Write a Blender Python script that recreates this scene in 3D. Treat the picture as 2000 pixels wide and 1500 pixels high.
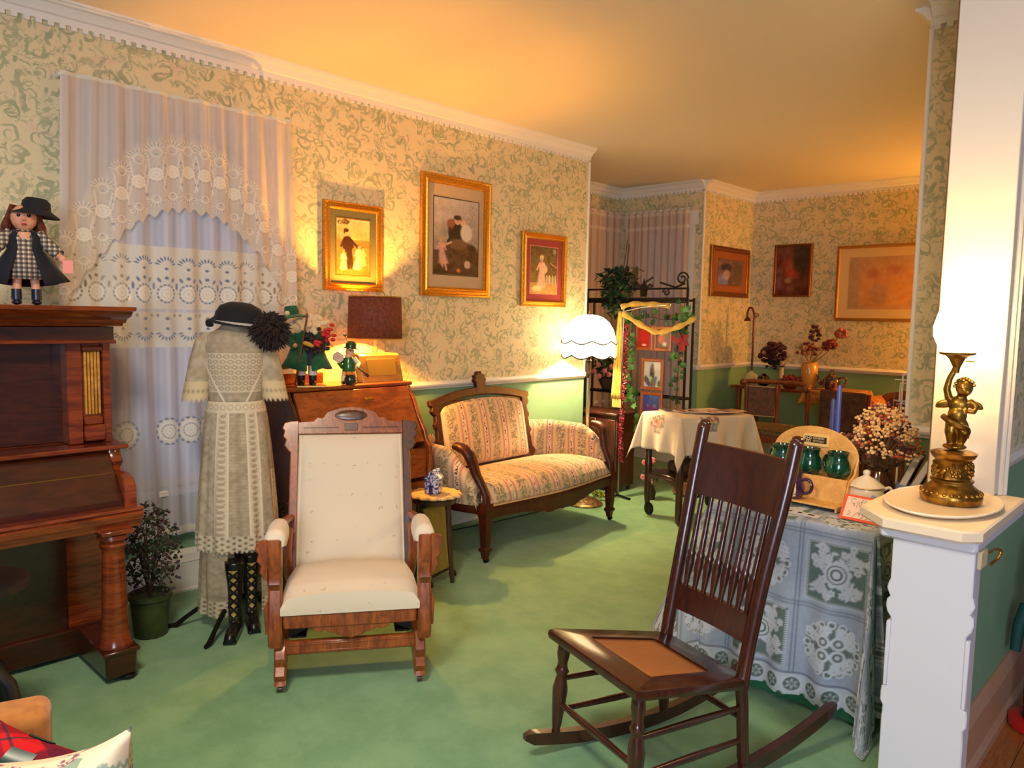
import bpy, bmesh, math, random
import numpy as np
from mathutils import Matrix, Vector, Euler
PI = math.pi
SC = bpy.context.scene
COL = SC.collection
rnd = random.Random(11)
for o in list(bpy.data.objects):
    bpy.data.objects.remove(o)

def lin(c):
    return tuple((x/255/12.92 if x/255 <= .04045 else ((x/255+.055)/1.055)**2.4) for x in c[:3])

# ------------------------------------------------------------------ camera
f_px = 1487.4
pit, rol, yaw = math.radians(5.119), math.radians(1.0795), math.radians(43.626)
Fv = Vector((-math.sin(yaw)*math.cos(pit), math.cos(yaw)*math.cos(pit), -math.sin(pit)))
R0 = Vector((math.cos(yaw), math.sin(yaw), 0)); U0 = R0.cross(Fv)
Rv = R0*math.cos(rol)+U0*math.sin(rol); Uv = -R0*math.sin(rol)+U0*math.cos(rol)
cam = bpy.data.cameras.new('camera'); cam.sensor_width = 36; cam.lens = 36*f_px/2000; cam.clip_start = .05
camo = bpy.data.objects.new('camera', cam); COL.objects.link(camo)
mw = Matrix((Rv, Uv, -Fv)).transposed().to_4x4(); mw.translation = (0, 0, 1.45)
camo.matrix_world = mw
SC.camera = camo

# ------------------------------------------------------------------ world, lights, exposure
w = bpy.data.worlds.new('dusk'); SC.world = w; w.use_nodes = True
w.node_tree.nodes['Background'].inputs[0].default_value = (.34, .40, .58, 1)
w.node_tree.nodes['Background'].inputs[1].default_value = .30
SC.view_settings.view_transform = 'Standard'; SC.view_settings.look = 'None'
SC.view_settings.exposure = 0.08; SC.view_settings.gamma = 1; SC.view_settings.use_curve_mapping = False

def lamp(name, kind, loc, power, col, size=.1, rot=None):
    d = bpy.data.lights.new(name, kind); d.energy = power; d.color = col
    if kind == 'AREA':
        d.shape = 'RECTANGLE'; d.size, d.size_y = size
    else:
        d.shadow_soft_size = size
    o = bpy.data.objects.new(name, d); COL.objects.link(o); o.location = loc
    if rot: o.rotation_euler = rot
    return o
# daylight window of the hall, behind the camera
lamp('hall_window_light', 'AREA', (1.5, -1.9, 1.75), 132, (.80, .88, 1.0), (1.6, 1.6), Vector((.62, -.76, 0.02)).to_track_quat('Z', 'Y').to_euler())
# warm fill added overhead to brighten the floor, not a known fixture
lamp('warm_fill_light', 'AREA', (-1.3, .2, 2.70), 60, (1.0, .84, .62), (.5, .5))
# bulbs of the lamps in the room
# ------------------------------------------------------------------ materials
MATS = {}
def newmat(name):
    m = bpy.data.materials.new(name); m.use_nodes = True; MATS[name] = m
    nt = m.node_tree; return m, nt, nt.nodes['Principled BSDF']
def N(nt, typ, ins=None, **kw):
    n = nt.nodes.new(typ)
    for k, v in kw.items(): setattr(n, k, v)
    for k, v in (ins or {}).items():
        if isinstance(v, bpy.types.NodeSocket): nt.links.new(v, n.inputs[k])
        else: n.inputs[k].default_value = v
    return n
def MA(nt, op, a, b=None, c=None, clamp=False):
    n = nt.nodes.new('ShaderNodeMath'); n.operation = op; n.use_clamp = clamp
    for i, v in enumerate((a, b, c)):
        if v is None: continue
        if isinstance(v, bpy.types.NodeSocket): nt.links.new(v, n.inputs[i])
        else: n.inputs[i].default_value = v
    return n.outputs[0]
def mixc(nt, fac, a, b):
    n = nt.nodes.new('ShaderNodeMix'); n.data_type = 'RGBA'
    for i, v in ((0, fac), (6, a), (7, b)):
        if isinstance(v, bpy.types.NodeSocket): nt.links.new(v, n.inputs[i])
        elif i == 0: n.inputs[0].default_value = v
        else: n.inputs[i].default_value = (*lin(v), 1)
    return n.outputs[2]
def smooth(nt, v, lo, hi):
    n = nt.nodes.new('ShaderNodeMapRange'); n.interpolation_type = 'SMOOTHSTEP'
    nt.links.new(v, n.inputs[0]); n.inputs[1].default_value = lo; n.inputs[2].default_value = hi
    return n.outputs[0]
def noise(nt, vec, scale, detail=3, rough=.5, dist=0):
    n = N(nt, 'ShaderNodeTexNoise', {'Scale': scale, 'Detail': detail, 'Roughness': rough, 'Distortion': dist})
    if vec: nt.links.new(vec, n.inputs['Vector'])
    return n.outputs['Fac']
def objco(nt, sc=(1, 1, 1), rot=(0, 0, 0)):
    t = nt.nodes.new('ShaderNodeTexCoord')
    mp = N(nt, 'ShaderNodeMapping', {'Vector': t.outputs['Object'], 'Scale': sc, 'Rotation': rot})
    return mp.outputs[0]
def bump(nt, b, h, strength, dist=.01):
    n = N(nt, 'ShaderNodeBump', {'Height': h, 'Strength': strength, 'Distance': dist})
    nt.links.new(n.outputs[0], b.inputs['Normal'])

def mat(name, col, rough=.5, metal=0, col2=None, scale=9, bmp=0, bscale=80, spec=.5, sheen=0, coat=0, detail=3, sc=(1, 1, 1), trans=0):
    if name in MATS: return MATS[name]
    m, nt, b = newmat(name)
    b.inputs['Base Color'].default_value = (*lin(col), 1)
    b.inputs['Roughness'].default_value = rough; b.inputs['Metallic'].default_value = metal
    b.inputs['Specular IOR Level'].default_value = spec
    if sheen: b.inputs['Sheen Weight'].default_value = sheen
    if coat: b.inputs['Coat Weight'].default_value = coat; b.inputs['Coat Roughness'].default_value = .12
    if trans: b.inputs['Transmission Weight'].default_value = trans
    if col2:
        v = objco(nt, sc); f = smooth(nt, noise(nt, v, scale, detail), .36, .64)
        nt.links.new(mixc(nt, f, col, col2), b.inputs['Base Color'])
    if bmp:
        bump(nt, b, noise(nt, objco(nt), bscale, 3), bmp)
    return m
def wood(name, c1, c2, rough=.35, sc=(3, 30, 30), coat=.3, spec=.5):
    if name in MATS: return MATS[name]
    m, nt, b = newmat(name)
    v = objco(nt, sc)
    g = noise(nt, v, 1.6, 5, .62, 1.2)
    fine = noise(nt, objco(nt, tuple(q*6 for q in sc)), 1.5, 2)
    f = MA(nt, 'ADD', MA(nt, 'MULTIPLY', g, .75), MA(nt, 'MULTIPLY', fine, .3))
    nt.links.new(mixc(nt, smooth(nt, f, .36, .68), c1, c2), b.inputs['Base Color'])
    b.inputs['Roughness'].default_value = rough; b.inputs['Specular IOR Level'].default_value = spec
    b.inputs['Coat Weight'].default_value = coat; b.inputs['Coat Roughness'].default_value = .15
    bump(nt, b, fine, .08, .004)
    return m
def colmat(name, rough=.7, alpha=False, transl=0, bmp=0, spec=.3, coat=0):
    """colour (and cover) comes from the mesh's own colour attribute"""
    if name in MATS: return MATS[name]
    m, nt, b = newmat(name)
    a = N(nt, 'ShaderNodeAttribute', attribute_name='Col')
    nt.links.new(a.outputs['Color'], b.inputs['Base Color'])
    b.inputs['Roughness'].default_value = rough; b.inputs['Specular IOR Level'].default_value = spec
    if coat: b.inputs['Coat Weight'].default_value = coat; b.inputs['Coat Roughness'].default_value = .06
    if bmp: bump(nt, b, noise(nt, objco(nt), 300, 2), bmp, .003)
    out = nt.nodes['Material Output']; sh = b.outputs[0]
    if transl:
        t = N(nt, 'ShaderNodeBsdfTranslucent', {'Color': a.outputs['Color']})
        sh = N(nt, 'ShaderNodeMixShader', {0: transl, 1: sh, 2: t.outputs[0]}).outputs[0]
    if alpha:
        t = N(nt, 'ShaderNodeBsdfTransparent')
        sh = N(nt, 'ShaderNodeMixShader', {0: a.outputs['Alpha'], 1: t.outputs[0], 2: sh}).outputs[0]
    nt.links.new(sh, out.inputs[0])
    return m
def glow(name, col, strength, base=(255, 250, 235)):
    m, nt, b = newmat(name)
    b.inputs['Base Color'].default_value = (*lin(base), 1); b.inputs['Roughness'].default_value = .6
    b.inputs['Emission Color'].default_value = (*lin(col), 1); b.inputs['Emission Strength'].default_value = strength
    return m
def wallpaper(name, ground=(222, 207, 168), leaf=(120, 142, 106), leaf2=(150, 158, 122)):
    m, nt, b = newmat(name)
    t = nt.nodes.new('ShaderNodeTexCoord')
    s = N(nt, 'ShaderNodeSeparateXYZ', {0: t.outputs['Object']})
    u = MA(nt, 'ADD', s.outputs[0], s.outputs[1])
    P = N(nt, 'ShaderNodeCombineXYZ', {0: u, 1: s.outputs[2], 2: 0.0}).outputs[0]
    nz = N(nt, 'ShaderNodeTexNoise', {'Vector': P, 'Scale': 7.0, 'Detail': 2.0})
    off = N(nt, 'ShaderNodeVectorMath', {0: nz.outputs['Color'], 1: (.5, .5, .5)}, operation='SUBTRACT')
    off2 = N(nt, 'ShaderNodeVectorMath', {0: off.outputs[0], 'Scale': .10}, operation='SCALE')
    W = N(nt, 'ShaderNodeVectorMath', {0: P, 1: off2.outputs[0]}, operation='ADD').outputs[0]
    masks = []
    for k, (scl, shift, kk, wd) in enumerate(((8.0, 0.0, .9, .22), (9.5, 3.7, -1.0, .20))):
        Q = N(nt, 'ShaderNodeVectorMath', {0: W, 1: (shift, shift*1.7, 0)}, operation='ADD').outputs[0]
        vo = N(nt, 'ShaderNodeTexVoronoi', {'Vector': Q, 'Scale': scl, 'Randomness': .8}, voronoi_dimensions='2D')
        pos = vo.outputs['Position']
        d = N(nt, 'ShaderNodeVectorMath', {0: Q, 1: pos}, operation='SUBTRACT').outputs[0]
        ds = N(nt, 'ShaderNodeSeparateXYZ', {0: d})
        r = N(nt, 'ShaderNodeVectorMath', {0: d}, operation='LENGTH').outputs['Value']
        rn = MA(nt, 'MULTIPLY', r, scl)
        th = MA(nt, 'DIVIDE', MA(nt, 'ARCTAN2', ds.outputs[1], ds.outputs[0]), 2*PI)
        cs = N(nt, 'ShaderNodeSeparateColor', {0: vo.outputs['Color']})
        ph = MA(nt, 'ADD', MA(nt, 'ADD', th, cs.outputs[0]), MA(nt, 'MULTIPLY', MA(nt, 'LOGARITHM', MA(nt, 'MAXIMUM', rn, .02), 2.718), kk))
        fr = MA(nt, 'ABSOLUTE', MA(nt, 'SUBTRACT', MA(nt, 'FRACT', ph), .5))
        wv = MA(nt, 'MULTIPLY_ADD', noise(nt, P, 24, 3), .66, wd-.33)
        line = smooth(nt, MA(nt, 'SUBTRACT', wv, fr), -.035, .035)
        lim = MA(nt, 'MULTIPLY', smooth(nt, rn, .10, .16), MA(nt, 'SUBTRACT', 1.0, smooth(nt, rn, .36, .48)))
        masks.append(MA(nt, 'MULTIPLY', MA(nt, 'MULTIPLY', line, lim), smooth(nt, noise(nt, Q, 13, 2), .44, .52)))
    lf = MA(nt, 'MULTIPLY', smooth(nt, noise(nt, W, 24, 4, .66, 1.5), .50, .56), smooth(nt, noise(nt, P, 8.5, 2), .46, .54))
    fac = MA(nt, 'MAXIMUM', MA(nt, 'MAXIMUM', masks[0], masks[1]), MA(nt, 'MULTIPLY', lf, .85))
    lc = mixc(nt, smooth(nt, noise(nt, P, 9, 2), .4, .6), leaf, leaf2)
    pk = smooth(nt, noise(nt, W, 11, 2), .63, .69)
    g2 = mixc(nt, MA(nt, 'MULTIPLY', pk, .5), ground, (222, 188, 168))
    c = mixc(nt, MA(nt, 'MULTIPLY', fac, .66), g2, lc)
    nt.links.new(c, b.inputs['Base Color']); b.inputs['Roughness'].default_value = .62
    b.inputs['Specular IOR Level'].default_value = .25
    bump(nt, b, fac, .05, .003)
    return m

# ------------------------------------------------------------------ mesh building
def TR(x=0, y=0, z=0, rx=0, ry=0, rz=0, s=1):
    return Matrix.Translation((x, y, z)) @ Euler((rx, ry, rz)).to_matrix().to_4x4() @ Matrix.Scale(s, 4)
def basis(o, X, Y, Z):
    m = Matrix((X, Y, Z)).transposed().to_4x4(); m.translation = o; return m
class M:
    def __init__(s): s.v = []; s.f = []; s.mi = {}; s.uv = {}
    def add(s, V, Fc, T=None, mi=0):
        o = len(s.v)
        if T is not None: V = [T @ Vector(p) for p in V]
        s.v += [tuple(p) for p in V]
        if mi:
            for i in range(len(Fc)): s.mi[len(s.f)+i] = mi
        s.f += [tuple(i+o for i in q) for q in Fc]
        return s
    def box(s, c, d, T=None, b=.003, mi=0):
        h = [q/2 for q in d]; b = min(b, *[q*.45 for q in h]) if b else 0
        V = []; ix = {}; S = (-1, 1)
        for sx in S:
            for sy in S:
                for sz in S:
                    sg = (sx, sy, sz)
                    if b:
                        for a in range(3):
                            ix[sg, a] = len(V)
                            V.append(tuple(c[k]+sg[k]*(h[k]-(0 if k == a else b)) for k in range(3)))
                    else:
                        for a in range(3): ix[sg, a] = len(V)
                        V.append(tuple(c[k]+sg[k]*h[k] for k in range(3)))
        Fc = []
        for a in range(3):
            p, q = (a+1) % 3, (a+2) % 3
            for sa in S:
                L = []
                for (i, j) in ((-1, -1), (1, -1), (1, 1), (-1, 1)):
                    g = [0]*3; g[a] = sa; g[p] = i; g[q] = j; L.append(ix[tuple(g), a])
                Fc.append(L if sa > 0 else L[::-1])
        if b:
            for a in range(3):
                p, q = (a+1) % 3, (a+2) % 3
                for i in S:
                    for j in S:
                        g0 = [0]*3; g0[p] = i; g0[q] = j; g1 = list(g0); g0[a] = -1; g1[a] = 1
                        g0, g1 = tuple(g0), tuple(g1)
                        L = [ix[g0, p], ix[g1, p], ix[g1, q], ix[g0, q]]
                        Fc.append(L if i*j < 0 else L[::-1])
            for g in [(x, y, z) for x in S for y in S for z in S]:
                L = [ix[g, 0], ix[g, 1], ix[g, 2]]
                Fc.append(L if g[0]*g[1]*g[2] > 0 else L[::-1])
        return s.add(V, Fc, T, mi)
    def lathe(s, prof, n=20, T=None, sx=1, sy=1, mi=0):
        V = []; Fc = []
        for (r, z) in prof:
            for k in range(n):
                a = 2*PI*k/n; V.append((r*sx*math.cos(a), r*sy*math.sin(a), z))
        for i in range(len(prof)-1):
            for k in range(n):
                Fc.append((i*n+k, i*n+(k+1) % n, (i+1)*n+(k+1) % n, (i+1)*n+k))
        Fc.append(tuple(range(n))[::-1]); Fc.append(tuple((len(prof)-1)*n+k for k in range(n)))
        return s.add(V, Fc, T, mi)
    def tube(s, pts, r, n=8, T=None, closed=False, fl=(1, 1), up=None, mi=0):
        pts = [Vector(p) for p in pts]; L = len(pts)
        rs = [r]*L if not hasattr(r, '__len__') else list(r)
        V = []; Fc = []; nrm = None
        for i, p in enumerate(pts):
            if closed: t = pts[(i+1) % L]-pts[i-1]
            else: t = pts[min(i+1, L-1)]-pts[max(i-1, 0)]
            t.normalize()
            if up is not None: a = Vector(up); nrm = a-t*a.dot(t)
            elif nrm is None:
                a = Vector((0, 0, 1)) if abs(t.z) < .9 else Vector((1, 0, 0)); nrm = a-t*a.dot(t)
            else: nrm = nrm-t*nrm.dot(t)
            nrm.normalize(); bn = t.cross(nrm)
            for k in range(n):
                a = 2*PI*(k+.5)/n; V.append(p+nrm*(math.cos(a)*rs[i]*fl[0])+bn*(math.sin(a)*rs[i]*fl[1]))
        for i in range(L if closed else L-1):
            j = (i+1) % L
            for k in range(n): Fc.append((i*n+k, i*n+(k+1) % n, j*n+(k+1) % n, j*n+k))
        if not closed:
            Fc.append(tuple(range(n))[::-1]); Fc.append(tuple((L-1)*n+k for k in range(n)))
        return s.add(V, Fc, T, mi)
    def prism(s, poly, d, T=None, b=0, mi=0):
        """outline in XY, thickness along +Z from 0 to d"""
        n = len(poly); P = [Vector((p[0], p[1])) for p in poly]
        ar = sum(P[i-1].x*P[i].y-P[i].x*P[i-1].y for i in range(n))
        if ar < 0: P.reverse()
        Q = []
        for i in range(n):
            e1 = (P[i]-P[i-1]); e2 = (P[(i+1) % n]-P[i])
            e1 = e1.normalized() if e1.length else Vector((1, 0)); e2 = e2.normalized() if e2.length else e1
            nn = Vector((-(e1.y+e2.y), e1.x+e2.x)); l = nn.length
            nn = nn/l if l > 1e-6 else Vector((0, 0))
            Q.append(P[i]+nn*b)
        if b: rings = [(Q, 0), (P, b), (P, d-b), (Q, d)]
        else: rings = [(P, 0), (P, d)]
        V = [(p.x, p.y, z) for R, z in rings for p in R]; Fc = []
        for i in range(len(rings)-1):
            for k in range(n): Fc.append((i*n+k, i*n+(k+1) % n, (i+1)*n+(k+1) % n, (i+1)*n+k))
        Fc.append(tuple(range(n))[::-1]); Fc.append(tuple((len(rings)-1)*n+k for k in range(n)))
        return s.add(V, Fc, T, mi)
    def grid(s, P, cu=False, cv=False, T=None, uv=None, mi=0):
        P = np.asarray(P, float); a, b = P.shape[:2]; o = len(s.v)
        V = P.reshape(-1, 3)
        i = np.arange(a if cu else a-1)[:, None]; j = np.arange(b if cv else b-1)[None, :]
        i2 = (i+1) % a; j2 = (j+1) % b
        Fc = np.stack([i*b+j, i2*b+j, i2*b+j2, i*b+j2], -1).reshape(-1, 4)
        if uv is not None:
            for k, q in enumerate(np.asarray(uv, float).reshape(-1, np.asarray(uv).shape[-1])): s.uv[o+k] = q
        return s.add(V.tolist(), Fc.tolist(), T, mi)
    def ell(s, c, r, T=None, n=14, m=9, rot=None, mi=0):
        V = []; Fc = []
        A = Euler(rot).to_matrix() if rot else None
        for i in range(m+1):
            ph = PI*i/m; rr = max(math.sin(ph), 1e-3)
            for k in range(n):
                q = Vector((r[0]*rr*math.cos(2*PI*k/n), r[1]*rr*math.sin(2*PI*k/n), -r[2]*math.cos(ph)))
                if A: q = A @ q
                V.append((c[0]+q.x, c[1]+q.y, c[2]+q.z))
        for i in range(m):
            for k in range(n): Fc.append((i*n+k, i*n+(k+1) % n, (i+1)*n+(k+1) % n, (i+1)*n+k))
        return s.add(V, Fc, T, mi)
    def quad(s, a, b, c, d, T=None): return s.add([a, b, c, d], [(0, 1, 2, 3)], T)

PM = {}
def obj(name, m, mats, parent=None, sm=38, world=False, col=None, recalc=True, kind=None, label=None, subd=0, solid=0, bev=0):
    """link one mesh object; world=True: the vertices are world coordinates"""
    me = bpy.data.meshes.new(name)
    V = m.v
    if world and parent is not None:
        inv = PM[parent.name].inverted(); V = [tuple(inv @ Vector(p)) for p in V]
    me.from_pydata(V, [], m.f)
    mats = mats if isinstance(mats, (list, tuple)) else [mats]
    for q in mats: me.materials.append(q)
    for i, k in m.mi.items(): me.polygons[i].material_index = k
    if recalc and len(m.f) < 60000:
        bm = bmesh.new(); bm.from_mesh(me); bmesh.ops.recalc_face_normals(bm, faces=bm.faces); bm.to_mesh(me); bm.free()
    if sm:
        me.polygons.foreach_set('use_smooth', [True]*len(me.polygons))
        if sm < 180: me.set_sharp_from_angle(angle=math.radians(sm))
    if col is not None:
        at = me.color_attributes.new('Col', 'FLOAT_COLOR', 'POINT'); at.data.foreach_set('color', np.asarray(col, np.float32).reshape(-1))
    if m.uv:
        at = me.attributes.new('st', 'FLOAT_VECTOR', 'POINT'); A = np.zeros((len(m.v), 3), np.float32)
        for k, q in m.uv.items(): A[k, :len(q)] = q
        at.data.foreach_set('vector', A.reshape(-1))
    me.update()
    o = bpy.data.objects.new(name, me); COL.objects.link(o)
    if parent is not None:
        o.parent = parent; PM[o.name] = PM[parent.name]
    else: PM[o.name] = Matrix.Identity(4)
    if kind: o['kind'] = kind
    if label: o['label'] = label
    if subd:
        md = o.modifiers.new('subdivision', 'SUBSURF'); md.levels = md.render_levels = subd
    if bev:
        md = o.modifiers.new('round', 'BEVEL'); md.width = bev; md.segments = 4; md.limit_method = 'ANGLE'
    if solid:
        md = o.modifiers.new('thickness', 'SOLIDIFY'); md.thickness = solid; md.offset = 0
    return o
def thing(name, label, cat, loc=(0, 0, 0), rz=0, group=None):
    o = bpy.data.objects.new(name, None); COL.objects.link(o); o.empty_display_size = .05
    o.location = loc; o.rotation_euler = (0, 0, rz); o['label'] = label; o['category'] = cat
    if group: o['group'] = group
    PM[o.name] = TR(*loc, rz=rz)
    return o
def tag(o, label, cat, group=None, kind=None):
    o['label'] = label; o['category'] = cat
    if group: o['group'] = group
    if kind: o['kind'] = kind
    return o
def struct(name, m, mats, **k):
    return obj(name, m, mats, kind='structure', **k)
def kids(o): return [c for c in bpy.data.objects if c.parent == o]
def dup(root, loc, rz, label=None):
    r = root.copy(); COL.objects.link(r); r.location = loc; r.rotation_euler = (0, 0, rz); PM[r.name] = TR(*loc, rz=rz)
    if label: r['label'] = label
    def rec(a, b):
        for ch in [c for c in kids(a)]:
            c = ch.copy(); COL.objects.link(c); c.parent = b; rec(ch, c)
    rec(root, r); return r
def fuse(name, m, material, parent, voxel=.005, world=False, smooth_it=3, label=None):
    """melt overlapping volumes into one continuous skin"""
    o = obj(name, m, material, parent, world=world, sm=180)
    md = o.modifiers.new('r', 'REMESH'); md.mode = 'VOXEL'; md.voxel_size = voxel; md.use_smooth_shade = True
    md = o.modifiers.new('s', 'SMOOTH'); md.factor = .5; md.iterations = smooth_it
    dg = bpy.context.evaluated_depsgraph_get()
    me = bpy.data.meshes.new_from_object(o.evaluated_get(dg))
    o.modifiers.clear(); old = o.data; o.data = me; bpy.data.meshes.remove(old)
    me.polygons.foreach_set('use_smooth', [True]*len(me.polygons))
    if label: o['label'] = label
    return o
def facing(d): return math.atan2(d[0], -d[1])

# ------------------------------------------------------------------ flat prints painted into colour attributes
class Pt:
    def __init__(s, w, h, bg, al=1.0):
        s.w, s.h = w, h
        s.X, s.Y = np.meshgrid(np.arange(w)+.5, np.arange(h)+.5)   # y down
        s.a = np.ones((h, w, 4)); s.a[..., :3] = bg; s.a[..., 3] = al
        s.r = np.random.RandomState(w*31+h)
    def put(s, m, c, op=1, al=None, sl=(slice(None), slice(None))):
        m = np.clip(m, 0, 1)[..., None]*op; A = s.a[sl]
        A[..., :3] = A[..., :3]*(1-m)+np.array(c[:3], float)*m
        if al is not None: A[..., 3] = A[..., 3]*(1-m[..., 0])+al*m[..., 0]
    def win(s, x0, y0, x1, y1):
        return (slice(max(0, int(y0)-2), max(0, int(min(s.h, y1+3)))), slice(max(0, int(x0)-2), max(0, int(min(s.w, x1+3)))))
    def ell(s, cx, cy, rx, ry, c, rot=0, soft=1., op=1, al=None):
        e = max(rx, ry)*(1+soft/max(.1, min(rx, ry))); w_ = s.win(cx-e, cy-e, cx+e, cy+e)
        x, y = s.X[w_]-cx, s.Y[w_]-cy; k, q = math.cos(rot), math.sin(rot)
        d = np.sqrt(((x*k+y*q)/rx)**2+((-x*q+y*k)/ry)**2)
        s.put((1-d)*min(rx, ry)/soft+.5, c, op, al, w_)
    def ring(s, cx, cy, r, wd, c, op=1, al=None, ry=None, soft=.7):
        ry = ry or r; e = max(r, ry)+wd+soft; w_ = s.win(cx-e, cy-e, cx+e, cy+e)
        d = np.abs(np.sqrt((s.X[w_]-cx)**2+((s.Y[w_]-cy)*r/ry)**2)-r)
        s.put((wd/2-d)/soft+.5, c, op, al, w_)
    def seg(s, x0, y0, x1, y1, wd, c, op=1, al=None, soft=.8):
        e = wd/2+soft; w_ = s.win(min(x0, x1)-e, min(y0, y1)-e, max(x0, x1)+e, max(y0, y1)+e)
        dx, dy = x1-x0, y1-y0; L = dx*dx+dy*dy+1e-9
        t = np.clip(((s.X[w_]-x0)*dx+(s.Y[w_]-y0)*dy)/L, 0, 1)
        d = np.hypot(s.X[w_]-x0-t*dx, s.Y[w_]-y0-t*dy); s.put((wd/2-d)/soft+.5, c, op, al, w_)
    def line(s, P, wd, c, **k):
        for a, b in zip(P[:-1], P[1:]): s.seg(*a, *b, wd, c, **k)
    def rect(s, x0, y0, x1, y1, c, op=1, al=None):
        w_ = s.win(x0, y0, x1, y1)
        s.put(np.minimum(np.minimum(s.X[w_]-x0, x1-s.X[w_]), np.minimum(s.Y[w_]-y0, y1-s.Y[w_]))+.5, c, op, al, w_)
    def noise(s, amp, cell=4):
        n = s.r.rand(s.h//cell+3, s.w//cell+3)
        y, x = s.Y/cell, s.X/cell; i, j = y.astype(int), x.astype(int); fy, fx = y-i, x-j
        v = n[i, j]*(1-fy)*(1-fx)+n[i+1, j]*fy*(1-fx)+n[i, j+1]*(1-fy)*fx+n[i+1, j+1]*fy*fx
        s.a[..., :3] = np.clip(s.a[..., :3]+(v[..., None]-.5)*amp, 0, 255)
    def vgrad(s, c0, c1, y0=0, y1=None):
        t = np.clip((s.Y-y0)/((y1 or s.h)-y0), 0, 1)[..., None]
        m = (s.Y >= y0)[..., None]
        s.a[..., :3] = np.where(m, np.array(c0)*(1-t)+np.array(c1)*t, s.a[..., :3])
    def out(s):
        A = s.a.copy(); c = np.clip(A[..., :3]/255, 0, 1)
        A[..., :3] = np.where(c <= .04045, c/12.92, ((c+.055)/1.055)**2.4); return A
def sheet(m, p, T):
    """a flat grid of the print p, one vertex per dot: T maps (u 0..1 right, v 0..1 up) into place"""
    U, V = np.meshgrid(np.linspace(0, 1, p.w), np.linspace(1, 0, p.h))
    P = np.stack([U, V, 0*U], -1)
    A = np.array(T); Q = P@A[:3, :3].T+A[:3, 3]
    m.grid(Q); return m
def printed(name, p, o, ux, uy, parent, material, world=True):
    """print at corner o (lower left) spanned by ux (right) and uy (up)"""
    ux, uy = Vector(ux), Vector(uy)
    T = basis(Vector(o), ux, uy, ux.cross(uy).normalized())
    return obj(name, sheet(M(), p, T), material, parent, world=world, col=p.out(), recalc=False)
# ================================================================== the setting
XW, YE, XB, YB, XO, YF, ZC, ZR = -3.864, 4.903, -4.80, 6.64, -3.82, 7.67, 2.78, .985
WP = wallpaper('wallpaper')
GREEN = mat('green_wall_paint', (128, 168, 130), .75, col2=(120, 160, 124), scale=3, bmp=.05, bscale=200)
WHITE = mat('white_paint', (232, 228, 222), .38, bmp=.02, bscale=60)
CEIL = mat('ceiling_paint', (226, 214, 198), .8, bmp=.06, bscale=140)
# green carpet
m, nt, b = newmat('carpet')
v = objco(nt)
big = smooth(nt, noise(nt, v, 5.5, 5, .68), .34, .66); fi = noise(nt, v, 420, 3, .7)
c1 = mixc(nt, big, (146, 192, 146), (116, 164, 120))
c2 = mixc(nt, smooth(nt, fi, .3, .7), (104, 154, 112), c1)
nt.links.new(c2, b.inputs['Base Color']); b.inputs['Roughness'].default_value = .95
b.inputs['Sheen Weight'].default_value = .25; b.inputs['Specular IOR Level'].default_value = .1
bump(nt, b, fi, .5, .006)
CARPET = m
FLOORW = wood('hall_floor_wood', (150, 84, 36), (186, 112, 52), .3, (30, 3, 30), .5)

m = M(); m.box((-3.2, 3.35, -.05), (5.32, 9.3, .10), b=0)
struct('floor', m, CARPET, sm=0)
fo = M(); fo.box((.55, 3.35, -.053), (2.16, 9.3, .094), b=0)
hall_floor = struct('floor_hall', fo, FLOORW, sm=0)
for i in range(12):
    q = M(); q.box((-.488+i*.092, 3.1, -.001), (.0895, 5.6, .006), b=.001)
    obj('plank', q, FLOORW, hall_floor, sm=0)
m = M(); m.box((-1.9, 3.35, ZC+.05), (7.0, 9.3, .10), b=0)
struct('ceiling', m, CEIL, sm=0)

def wall(name, axis, face, depth, a0, a1, holes=()):
    """upright wall along axis ('x' or 'y'); room face at `face`, body on the side of `depth`"""
    As = sorted({a0, a1, *[h[0] for h in holes], *[h[1] for h in holes]})
    Zs = sorted({0, ZR, ZC, *[h[2] for h in holes], *[h[3] for h in holes]})
    m = M()
    for i in range(len(As)-1):
        for j in range(len(Zs)-1):
            ca, cz = (As[i]+As[i+1])/2, (Zs[j]+Zs[j+1])/2
            if any(h[0] < ca < h[1] and h[2] < cz < h[3] for h in holes): continue
            d = (abs(depth), As[i+1]-As[i], Zs[j+1]-Zs[j])
            c = (face+depth/2, ca, cz)
            if axis == 'x': d = (d[1], d[0], d[2]); c = (c[1], c[0], c[2])
            m.box(c, d, b=0, mi=0 if cz > ZR else 1)
    return struct(name, m, [WP, GREEN], sm=0)
W1 = (1.36, 1.96, .55, 2.30)
wall('wall_left', 'y', XW, -.14, -2.2, YE, [W1])
wall('wall_return', 'x', YE-.001, -.14, XB-.14, XW-.141)
W2 = (5.55, 6.40, .60, 2.36); W3 = (-4.60, -4.00, .60, 2.36)
wall('wall_bay_left', 'y', XB, -.14, YE-.14, YB, [W2])
wall('wall_bay_back', 'x', YB, .14, XB-.14, XO-.001, [W3])
wall('wall_corner', 'y', XO, -.14, YB+.141, YF)
wall('wall_back', 'x', YF, .14, XO-.14, -.55)
wall('wall_right', 'y', -1.03, .30, 3.60, YF-.001)
wall('wall_hall', 'y', -.55, -.14, 2.87, YF-.002)
wall('wall_hall_far', 'x', 7.68, .14, -.549, 1.65)

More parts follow.
